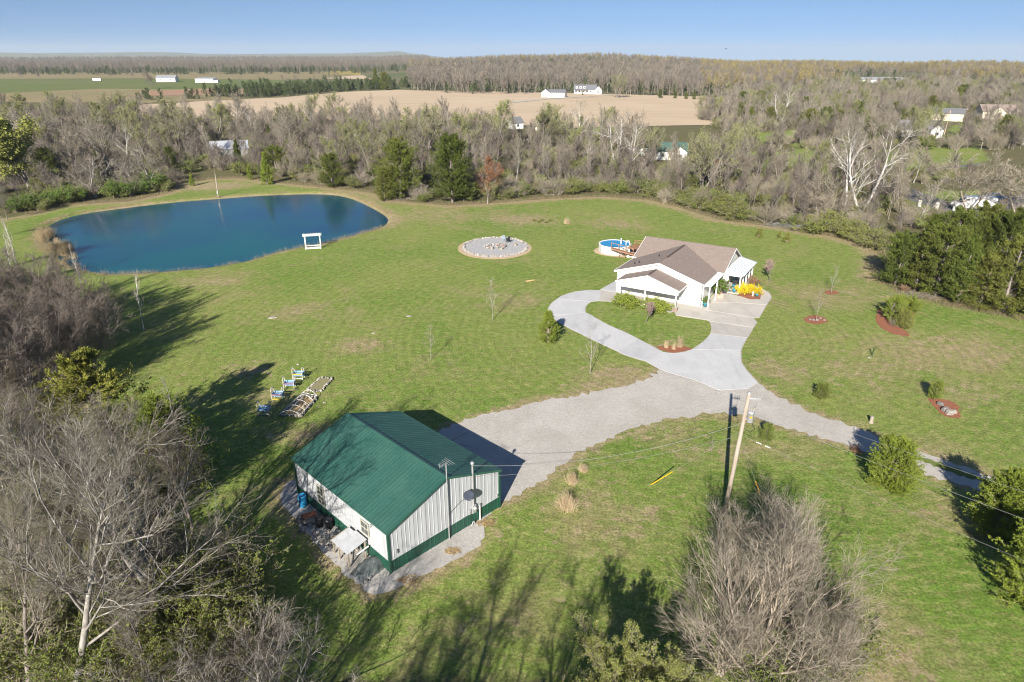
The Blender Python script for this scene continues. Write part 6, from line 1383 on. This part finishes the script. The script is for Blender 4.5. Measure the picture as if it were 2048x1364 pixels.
for px, py, s_, k_, lb in ((222, 300, 1.15, 'bud_b', 'budding tree against the winter pasture, left of the tiny evergreen'), (294, 330, 1.2, 'bud_a', 'budding yellow green tree with pale fork behind the pond'), (360, 310, 1.25, 'bud_b', 'broad budding tree left of the grey shed'), (855, 322, 1.35, 'bud_b', 'tall broad budding tree behind the tall cedar pair'), (992, 318, 1.3, 'bud_a', 'tall budding tree against the tan field, beyond the gravel circle'),
        (800, 330, 1.1, 'bud_b', 'lower budding tree left of the tall broad one'), (1101, 310, 1.2, 'bud_a', 'slender budding tree in front of the white barn'), (1480, 330, 1.0, 'bud_b', 'grey green budding tree right of the willow'), (1300, 330, .9, 'bud_b', 'budding tree behind the green roofed house'), (920, 330, 1.1, 'bud_a', 'grey green tree between two tall budding ones')):
    T(k_, px, py, s_, lb, 'budding_tree')
T('cedar_fresh', 198, 318, .8, 'small bright evergreen standing alone among grey trees', 'cedar_tree')
# --- the belt of woods: individual trees scattered through the ground they grow on
BELT = poly([(-150, 440), (60, 408), (130, 400), (260, 392), (335, 375), (350, 352), (470, 348), (640, 364), (745, 374), (800, 390), (900, 400), (1000, 395), (1100, 388), (1200, 384), (1300, 390), (1360, 403), (1440, 425), (1560, 440), (1650, 455), (1740, 470), (1800, 480),
             (1960, 470), (2200, 470), (2200, 395), (2000, 372), (1800, 342), (1600, 330), (1500, 300), (1300, 290), (1150, 262), (1000, 258), (900, 252), (760, 250), (600, 246), (400, 244), (200, 240), (0, 232), (-150, 232)])
UP = poly([(1400, 235), (1480, 300), (1640, 330), (1760, 300), (2150, 300), (2150, 175), (1900, 172), (1700, 180), (1560, 190), (1430, 210)])
CLEAR = [poly(c) for c in ([(420, 322), (505, 322), (500, 300), (430, 300)], [(1300, 345), (1500, 330), (1620, 350), (1640, 300), (1500, 290), (1420, 285), (1300, 290)], [(1740, 345), (1900, 345), (1900, 305), (1760, 305)], [(1800, 440), (2150, 460), (2150, 370), (1800, 372)],
         [(1130, 275), (1250, 270), (1250, 238), (1130, 238)], [(1795, 282), (1890, 284), (1960, 256), (2060, 250), (2060, 222), (1860, 222), (1800, 245)], [(1000, 275), (1090, 275), (1090, 240), (1000, 240)], [(1500, 285), (1600, 282), (1600, 260), (1500, 262)], [(335, 375), (470, 362), (460, 345), (340, 350)])]
def pick(P, n, seed, mind, clear=True):
    r_ = random.Random(seed); A_ = np.array(P); x0, y0 = A_.min(0); x1, y1 = A_.max(0); out = []; cell = {}
    tries = 0
    while len(out) < n and tries < n*60:
        tries += 1; x, y = r_.uniform(x0, x1), r_.uniform(y0, y1)
        if abs(x) > y*.86+26: continue
        if not bool(inside(np.array([x]), np.array([y]), P)[0]): continue
        if clear and any(bool(inside(np.array([x]), np.array([y]), c)[0]) for c in CLEAR): continue
        k = (int(x//mind), int(y//mind)); bad = False
        for a in (-1, 0, 1):
            for b in (-1, 0, 1):
                for q in cell.get((k[0]+a, k[1]+b), ()):
                    if (q[0]-x)**2+(q[1]-y)**2 < mind*mind: bad = True
        if bad: continue
        cell.setdefault(k, []).append((x, y)); out.append((x, y))
    return out
kinds = (('bare_a', 'grey bare tree'), ('bare_b', 'tall pale barked bare tree'), ('bare_c', 'dark twiggy bare tree'), ('bare_d', 'slender tan bare tree'), ('bare_e', 'spreading tan bare tree'), ('bud_a', 'budding yellow green tree'), ('cedar_a', 'dark green cedar'), ('cedar_b', 'rounded dark cedar'), ('white_tree', 'white barked bare tree'))
def where(x, y):
    a = math.degrees(math.atan2(x, y)); r = math.hypot(x, y)
    z = [(-34, 'at the left edge behind the leafy tree'), (-30, 'behind the left end of the pond'), (-26, 'between pond end and grey shed'), (-21, 'around the grey shed'), (-16, 'behind the middle of the pond'), (-12, 'behind the conical cedar'), (-8, 'behind the tall pair of cedars'), (-4, 'behind the rusty leaved tree'),
         (0, 'beyond the gravel circle'), (4, 'beyond the far pampas clump'), (8, 'left of the green roofed house'), (12, 'around the green roofed house'), (17, 'beyond the house roof'), (22, 'before the village road'), (27, 'around the white sycamores'), (32, 'near the white van'), (99, 'at the right edge by the van')]
    w_ = next(t for b, t in z if a < b)
    return w_+(', front row' if r < 165 else ', middle row' if r < 205 else ', third row' if r < 250 else ', back row')
pts = pick(BELT, 225, 3, 5.0)
for x, y in pts:
    e = -float(sdist(np.array([x]), np.array([y]), BELT)[0]); a = math.degrees(math.atan2(x, y)); wt = [18, 16, 10, 12, 14, 30, 5, 5, 3]
    if a < -20: wt = [16, 14, 12, 12, 14, 30, 3, 3, 3]
    if a > 14: wt = [18, 14, 12, 12, 22, 18, 6, 6, 4]
    k = rt.choices(range(9), wt)[0]; s_ = rt.uniform(.52, 1.12)*(.82 if e < 6 else 1)
    nm_ = ('tall ' if s_ > .82 and 'tall' not in kinds[k][1] else 'short ' if s_ < .7 and 'tall' not in kinds[k][1] else '')+kinds[k][1]
    plant(kinds[k][0], 'cedar_tree' if 'cedar' in kinds[k][0] else 'budding_tree' if 'bud' in kinds[k][0] else 'white_barked_tree' if 'white' in kinds[k][0] else 'bare_tree', x, y, nm_+' '+where(x, y), 'tree', nm_+'s '+where(x, y), s_*(.8 if 'cedar' in kinds[k][0] else 1), rt.uniform(0, 6.28), rt.choice((.9, 1.0, 1.2, 1.45)))
def where2(x, y):
    a = math.degrees(math.atan2(x, y)); r = math.hypot(x, y)
    z = [(16, 'at the right end of the tan field'), (20, 'around the pale spreading sycamore'), (24, 'left of the grey roofed white house'), (29, 'around the grey roofed white house'), (33, 'around the cream garage'), (99, 'around the cream house')]
    return next(t for b, t in z if a < b)+(', near side' if r < 280 else ', middle ground' if r < 370 else ', far side')
for x, y in pick(UP, 80, 4, 9.0):
    k = rt.choices(range(9), [20, 14, 16, 8, 14, 10, 13, 12, 3])[0]; s_ = rt.uniform(.7, 1.15)
    plant(kinds[k][0], 'cedar_tree' if 'cedar' in kinds[k][0] else 'budding_tree' if 'bud' in kinds[k][0] else 'white_barked_tree' if 'white' in kinds[k][0] else 'bare_tree', x, y, kinds[k][1]+' '+where2(x, y), 'tree', kinds[k][1]+'s '+where2(x, y), s_, rt.uniform(0, 6.28), rt.uniform(.9, 1.2))
# shrubs along the lawn edge, each its own
EDGE = [(30, 425), (75, 418), (110, 408), (150, 402), (190, 399), (240, 394), (285, 389), (320, 380), (345, 366), (500, 352), (560, 358), (600, 362), (630, 366), (700, 374), (735, 378), (850, 404), (940, 404), (1010, 399), (1045, 397), (1080, 392), (1110, 389), (1150, 387), (1190, 386), (1230, 386), (1270, 388), (1310, 394), (1345, 402), (1370, 412), (1400, 418), (1430, 426), (1460, 434), (1500, 440), (1540, 447), (1590, 456), (1640, 466), (1690, 478), (1740, 484), (1770, 500), (1215, 378), (1255, 378), (1300, 382), (1390, 405), (1440, 412), (180, 385), (90, 400), (1060, 385), (1130, 380)]
def ewhere(px): return next(t for b, t in ((60, 'at the left picture edge behind the pond'), (140, 'behind the left tip of the pond'), (260, 'below the leafy tree behind the pond'), (360, 'left of the bare clearing behind the pond'), (620, 'between the conical and rounded cedars'), (760, 'left of the tall cedar pair'), (960, 'under the tall cedar pair'), (1060, 'right of the rusty leaved tree'), (1130, 'beyond the far pampas clump'), (1210, 'beyond the swimming pool'), (1280, 'below the middle sycamore'), (1350, 'below the green roofed house'), (1420, 'below the budding willow'), (1500, 'beyond the house roof'), (1590, 'left of the cut brush pile'), (1670, 'around the cut logs'), (9999, 'below the white sycamore pair')) if px < b)
for j, (px, py) in enumerate(EDGE):
    for q in range(2):
        gk = rt.random() < .58
        T('brush_green' if gk else 'brush_bare', px+rt.uniform(-16, 16), py+rt.uniform(-7, 3), rt.uniform(.7, 1.25), ('leafy green bush at the lawn edge ' if gk else 'bare tangled bush at the lawn edge ')+ewhere(px), 'edge_bush', ('green' if gk else 'bare')+' bushes at the lawn edge '+ewhere(px), cat='bush', sx=rt.uniform(1, 1.4))
for px, py, s_ in ((385, 372, .3), (500, 360, .35)): T('cedar_fresh', px, py, s_*1.3, 'bright green young evergreen at the pond end of the woods', 'cedar_tree', 'bright evergreens behind the pond')
K['gnarled'] = bare_tree('gnarled', 131, 11, .2, .18, .85, 9, 7, 6, 0, .026, bark_pale, twig_grey, stems=2, stemang=.3, up=.05, wob=.22, trunk_wob=.12)
T('gnarled', 192, 396, .95, 'gnarled pale grey tree behind the pond, left of two', 'bare_tree'); T('gnarled', 296, 384, 1.0, 'gnarled pale grey tree behind the pond, right of two', 'bare_tree')
K['bright_brush'] = shrub('bright_brush', 132, 2.8, 1.1, 22, 8, 2600, .20, m_bright, twig_grey, .012, .5)
for q, (px, py, s_) in enumerate(((35, 425, 1.0), (62, 420, 1.1), (100, 412, .9), (132, 407, 1.1), (165, 402, .9), (232, 396, 1.2), (262, 392, 1.0), (308, 382, 1.3), (322, 380, 1.1), (285, 388, .9))):
    T('bright_brush', px, py, s_, 'bright yellow green leafing shrub behind the pond, '+('first', 'second', 'third', 'fourth', 'fifth', 'sixth', 'seventh', 'ninth', 'last', 'eighth')[q]+' from the left', 'leafing_shrub', 'bright leafing shrubs behind the pond', cat='shrub')
# dry tall grass along the lawn edge (nobody could count it)
g8 = np.random.default_rng(77); bl = []
L8 = np.array(LAWN); seg = [(L8[i], L8[(i+1) % len(L8)]) for i in range(1, 27)]
for a, b in seg:
    n = int(np.linalg.norm(b-a)*60); t_ = g8.uniform(0, 1, n)[:, None]; pz = a+(b-a)*t_+g8.normal(0, 1.1, (n, 2)); bl.append(pz)
PO_ = np.array(POND)
for i in range(len(PO_)):
    a, b = PO_[i-1], PO_[i]; n = int(np.linalg.norm(b-a)*26*g8.choice([.15, .6, 1.3])); t_ = g8.uniform(0, 1, n)[:, None]; oo = (a+b)/2-PO_.mean(0); oo = oo/np.linalg.norm(oo); bl.append(a+(b-a)*t_+oo*g8.uniform(.7, 1.7, (n, 1))+g8.normal(0, .12, (n, 2)))
bl = np.concatenate(bl); bl = bl[(np.abs(bl[:, 0]) < 110)]; n = len(bl)
P_, D_, Q_ = grow(g8, np.concatenate([bl, np.full((n, 1), -.12)], 1), np.stack([g8.normal(0, .4, n), g8.normal(0, .4, n), np.ones(n)], 1), g8.uniform(.25, .75, n), np.full(n, .014), 2, .2, 0, .3)
V_, F_ = tube_arrays(P_, Q_, 3); tag(link_mesh('tall_grass', np_mesh('tall_grass', V_, F_, m_tall, {'tint': g8.uniform(0, 1, len(F_))})), kind='stuff')

# --- stuff made with geometry nodes: undergrowth inside the woods and the far forest
def proto_collection(name, meshes):
    c = bpy.data.collections.new(name)
    for k, me in enumerate(meshes):
        o = bpy.data.objects.new(f'{name}_{k}', me); c.objects.link(o)
    return c
def scatter(name, pts, protos, smin, smax, seed=0, sz=1.0):
    me = bpy.data.meshes.new(name+'_points'); me.from_pydata([tuple(p) for p in pts], [], []); o = link_mesh(name, me); tag(o, kind='stuff')
    ng = bpy.data.node_groups.new(name, 'GeometryNodeTree'); ng.interface.new_socket('Geometry', in_out='INPUT', socket_type='NodeSocketGeometry'); ng.interface.new_socket('Geometry', in_out='OUTPUT', socket_type='NodeSocketGeometry')
    n = ng.nodes; l = ng.links; gi = n.new('NodeGroupInput'); go = n.new('NodeGroupOutput'); ip = n.new('GeometryNodeInstanceOnPoints'); ci = n.new('GeometryNodeCollectionInfo')
    ci.inputs['Collection'].default_value = proto_collection(name+'_kinds', protos); ci.inputs['Separate Children'].default_value = True; ci.inputs['Reset Children'].default_value = True
    rv = n.new('FunctionNodeRandomValue'); rv.data_type = 'FLOAT_VECTOR'; rv.inputs[0].default_value = (-.06, -.06, 0); rv.inputs[1].default_value = (.06, .06, 6.283); rv.inputs['Seed'].default_value = seed
    rs = n.new('FunctionNodeRandomValue'); rs.data_type = 'FLOAT'; rs.inputs[2].default_value = smin; rs.inputs[3].default_value = smax; rs.inputs['Seed'].default_value = seed+5
    l.new(gi.outputs[0], ip.inputs['Points']); l.new(ci.outputs[0], ip.inputs['Instance']); ip.inputs['Pick Instance'].default_value = True
    l.new(rv.outputs[0], ip.inputs['Rotation']); l.new(rs.outputs[1], ip.inputs['Scale']); l.new(ip.outputs[0], go.inputs[0])
    md = o.modifiers.new('scatter', 'NODES'); md.node_group = ng; return o
def merge(kind, mi=None):
    "trunk and crown of a low detail tree as one mesh with two materials"
    ps = K[kind]; V = []; F = []; mt = []; tt = []; o = 0; mats = []
    for pi, (pn, me) in enumerate(ps):
        v = np.zeros(len(me.vertices)*3, np.float32); me.vertices.foreach_get('co', v); f = np.zeros(len(me.loops), np.int32); me.loops.foreach_get('vertex_index', f)
        V.append(v.reshape(-1, 3)); F.append(f.reshape(-1, 4)+o); o += len(me.vertices); mt += [pi]*len(me.polygons); a = np.zeros(len(me.polygons), np.float32); me.attributes['tint'].data.foreach_get('value', a); tt.append(a); mats.append(me.materials[0])
    me2 = np_mesh(kind+'_whole', np.concatenate(V), np.concatenate(F), mats[0], {'tint': np.concatenate(tt)})
    for m_ in mats[1:]: me2.materials.append(m_)
    me2.polygons.foreach_set('material_index', np.array(mt, np.int32)); return me2
def far_tree(name, seed, bark, twig, H=13, leaf=0, lm=None, tw=.05):
    K[name] = bare_tree(name, seed, H, .16, .30, .6, 9, 7, 5, 0, tw, bark, twig, leaf=leaf, leafmat_=lm, leafsize=.5, up=.10, tseg3=2, k3=2)
    return merge(name)
FT = [far_tree('far_a', 201, bark_grey, twig_far), far_tree('far_b', 202, bark_grey, twig_far), far_tree('far_c', 203, bark_grey, twig_far, 12), far_tree('far_d', 204, bark_tan, twig_far, 14)]
FB = [far_tree('far_bud', 205, bark_grey, twig_tan, 13, 500, m_budfar), far_tree('far_bud2', 206, bark_grey, twig_tan, 12, 400, m_budfar)]
K['far_cedar'] = cedar('far_cedar', 207, 9, 2.6, 26, 420, .95, m_cedarfar, bark_grey, 'cone'); K['far_cedar2'] = cedar('far_cedar2', 208, 8, 2.8, 26, 420, 1.0, m_cedarfar, bark_grey, 'egg')
FCd = [merge('far_cedar'), merge('far_cedar2')]
def pts_in(P, dens, seed, follow=False, clear=None):
    g = np.random.default_rng(seed); A_ = np.array(P); x0, y0 = A_.min(0); x1, y1 = A_.max(0); n = int((x1-x0)*(y1-y0)*dens)
    x = g.uniform(x0, x1, n); y = g.uniform(y0, y1, n); k = inside(x, y, P) & (np.abs(x) < y*.84+60)
    if clear:
        for c in clear: k &= ~inside(x, y, c)
    x, y = x[k], y[k]; z = terrain(x, y) if follow else np.zeros(len(x)); return np.stack([x, y, z], 1)
bushm = [merge('brush_bare'), merge('brush_green')]
LAWNP = LAWN
scatter('undergrowth', pts_in(BELT, .05, 5, clear=CLEAR), [bushm[0], bushm[0], bushm[1], bushm[1]], .5, 1.2, 1)
scatter('undergrowth', pts_in(UP, .022, 6, clear=CLEAR), [bushm[0], bushm[0], bushm[1]], .7, 1.6, 2)
# young thin growth filling the belt
K['pole_tree'] = bare_tree('pole_tree', 210, 8, .06, .25, .5, 9, 6, 5, 0, .022, bark_grey, twig_grey, up=.15); K['pole_tree2'] = bare_tree('pole_tree2', 211, 7, .05, .15, .6, 9, 6, 5, 0, .022, bark_grey, twig_dark, stems=3, stemang=.3)
scatter('young_growth', pts_in(BELT, .03, 8, clear=CLEAR), [merge('pole_tree'), merge('pole_tree2')], .6, 1.1, 3)
scatter('young_growth', pts_in(UP, .014, 9, clear=CLEAR), [merge('pole_tree'), merge('pole_tree2')], .8, 1.3, 4)
# trees standing too far off among the upper right houses to be told apart
scatter('distant_trees', [q for q in pts_in(UP, .0068, 19, clear=CLEAR)], [merge('bare_a'), merge('bare_b'), merge('bare_e'), merge('cedar_b'), merge('bud_a')], .6, 1.1, 21)
# far forest
def wedge(pix, r1, az_pad=0):
    "area starting at the given ground line (pixels, left to right) and running back to distance r1"
    a = [np.array(p) for p in poly(pix)]; b = [p/np.linalg.norm(p)*r1 for p in a][::-1]; return [tuple(p) for p in a+b]
F1 = wedge([(820, 182), (880, 186), (1000, 190), (1100, 187), (1230, 190), (1330, 193), (1400, 195)], 900)
F1b = wedge([(820, 150), (1000, 150), (1200, 148), (1420, 150)], 1700)
F2 = wedge([(1400, 195), (1480, 190), (1600, 182), (1750, 178), (1900, 175), (2100, 176)], 1000)
F2b = wedge([(1400, 152), (1700, 150), (2100, 150)], 1700)
F3 = wedge([(-60, 147), (200, 147), (500, 146), (830, 143)], 2300)
F3b = wedge([(-60, 126), (400, 126), (860, 126)], 4300)
HOUSEC = [poly([(1080, 198), (1240, 198), (1240, 186), (1080, 186)]), poly([(1660, 178), (1860, 178), (1860, 160), (1660, 160)])]
scatter('far_woods', pts_in(F1, .022, 11, True, HOUSEC), FT+FT+FCd[:1], .8, 1.15, 11); scatter('far_woods', pts_in(F1b, .011, 12, True), FT+FT+FB[:1]+FCd, .85, 1.2, 12)
scatter('far_woods', pts_in(F2, .020, 13, True, HOUSEC), FT+FB+FCd[:1], .75, 1.1, 13); scatter('far_woods', pts_in(F2b, .011, 14, True), FB+FT[:2]+FB, .9, 1.2, 14)
scatter('far_woods', pts_in(F3, .010, 15, True), FT+FCd, .7, 1.1, 15); scatter('far_woods', pts_in(F3b, .003, 16, True), FT, 1.0, 1.6, 16)
# tree rows between the far fields
def row(px_pts, wid, dens, seed):
    g = np.random.default_rng(seed); out = []
    P = [np.array(p) for p in poly(px_pts)]
    for a, b in zip(P[:-1], P[1:]):
        n = int(np.linalg.norm(b-a)*dens); t_ = g.uniform(0, 1, (n, 1)); out.append(a+(b-a)*t_+g.normal(0, wid, (n, 2)))
    out = np.concatenate(out); return out
rows = [(row([(430, 194), (520, 193), (620, 184), (700, 180), (820, 174)], 9, .9, 1), FCd, 'cedar_row', 1.0), (row([(270, 199), (420, 198)], 5, .25, 2), FCd, 'cedar_row', .8), (row([(500, 176), (640, 170), (700, 166)], 12, .28, 3), FCd+FT[:1], 'cedar_row', .9),
        (row([(-60, 149), (200, 149), (500, 148), (830, 145)], 22, .35, 4), FCd+FT[:2], 'cedar_row', 1.2), (row([(240, 160), (330, 156)], 8, .10, 5), FT[:2], 'field_trees', .9)]
for k, (pp, protos, nm, s_) in enumerate(rows): scatter(nm, [(x, y, 0) for x, y in pp], protos, .6*s_, 1.1*s_, 30+k)
for k, (px, py, kk, s_, lb) in enumerate(((300, 178, 'bare_c', 1.3, 'dark bare tree below the far farm building'), (45, 158, 'bare_c', 1.0, 'lone bare tree on the far left pasture'), (78, 159, 'bare_c', .9, 'lone bare tree right of another on the far left pasture'), (752, 178, 'cedar_a', 1.9, 'tall pointed cedar at the corner of the tan field'), (770, 180, 'cedar_b', 1.5, 'broad cedar right of the tall pointed one at the field corner'),
        (1235, 196, 'bud_b', 1.35, 'rounded budding tree beside the dormered country house'), (1320, 196, 'cedar_b', .6, 'low round evergreen at the edge of the tan field, left one'), (1350, 197, 'cedar_b', .45, 'low round evergreen at the edge of the tan field, second'), (1372, 198, 'cedar_b', .45, 'low round evergreen at the edge of the tan field, third'), (1388, 199, 'cedar_b', .5, 'low round evergreen at the edge of the tan field, right one'),
        (1165, 190, 'cedar_a', .3, 'small clipped evergreen before the dormered house'), (235, 240, 'bud_b', 1.15, 'large budding tree at the near edge of the far fields'), (30, 262, 'bare_b', 1.1, 'tall grey bare tree at the left edge near the far fields'), (240, 250, 'bare_c', 1.0, 'dark bare tree in front of the large budding one'))):
    T(kk, px, py, s_, lb, 'cedar_tree' if 'cedar' in kk else 'bare_tree')
# ---------------------------------------------------------------- air
HAZE = 0.00008
if HAZE:
    hz = MB().box((0, 6500, -80), (26400, 15000, 480)).build('haze', m_white); hz['kind'] = 'stuff'
    mh_ = bpy.data.materials.new('haze_air'); mh_.use_nodes = True; nt = mh_.node_tree
    nt.nodes.remove(nt.nodes['Principled BSDF']); pv = nt.nodes.new('ShaderNodeVolumePrincipled'); pv.inputs['Color'].default_value = (.80, .90, 1, 1); pv.inputs['Density'].default_value = HAZE; pv.inputs['Anisotropy'].default_value = 0.05
    nt.links.new(pv.outputs[0], nt.nodes['Material Output'].inputs['Volume']); hz.data.materials[0] = mh_
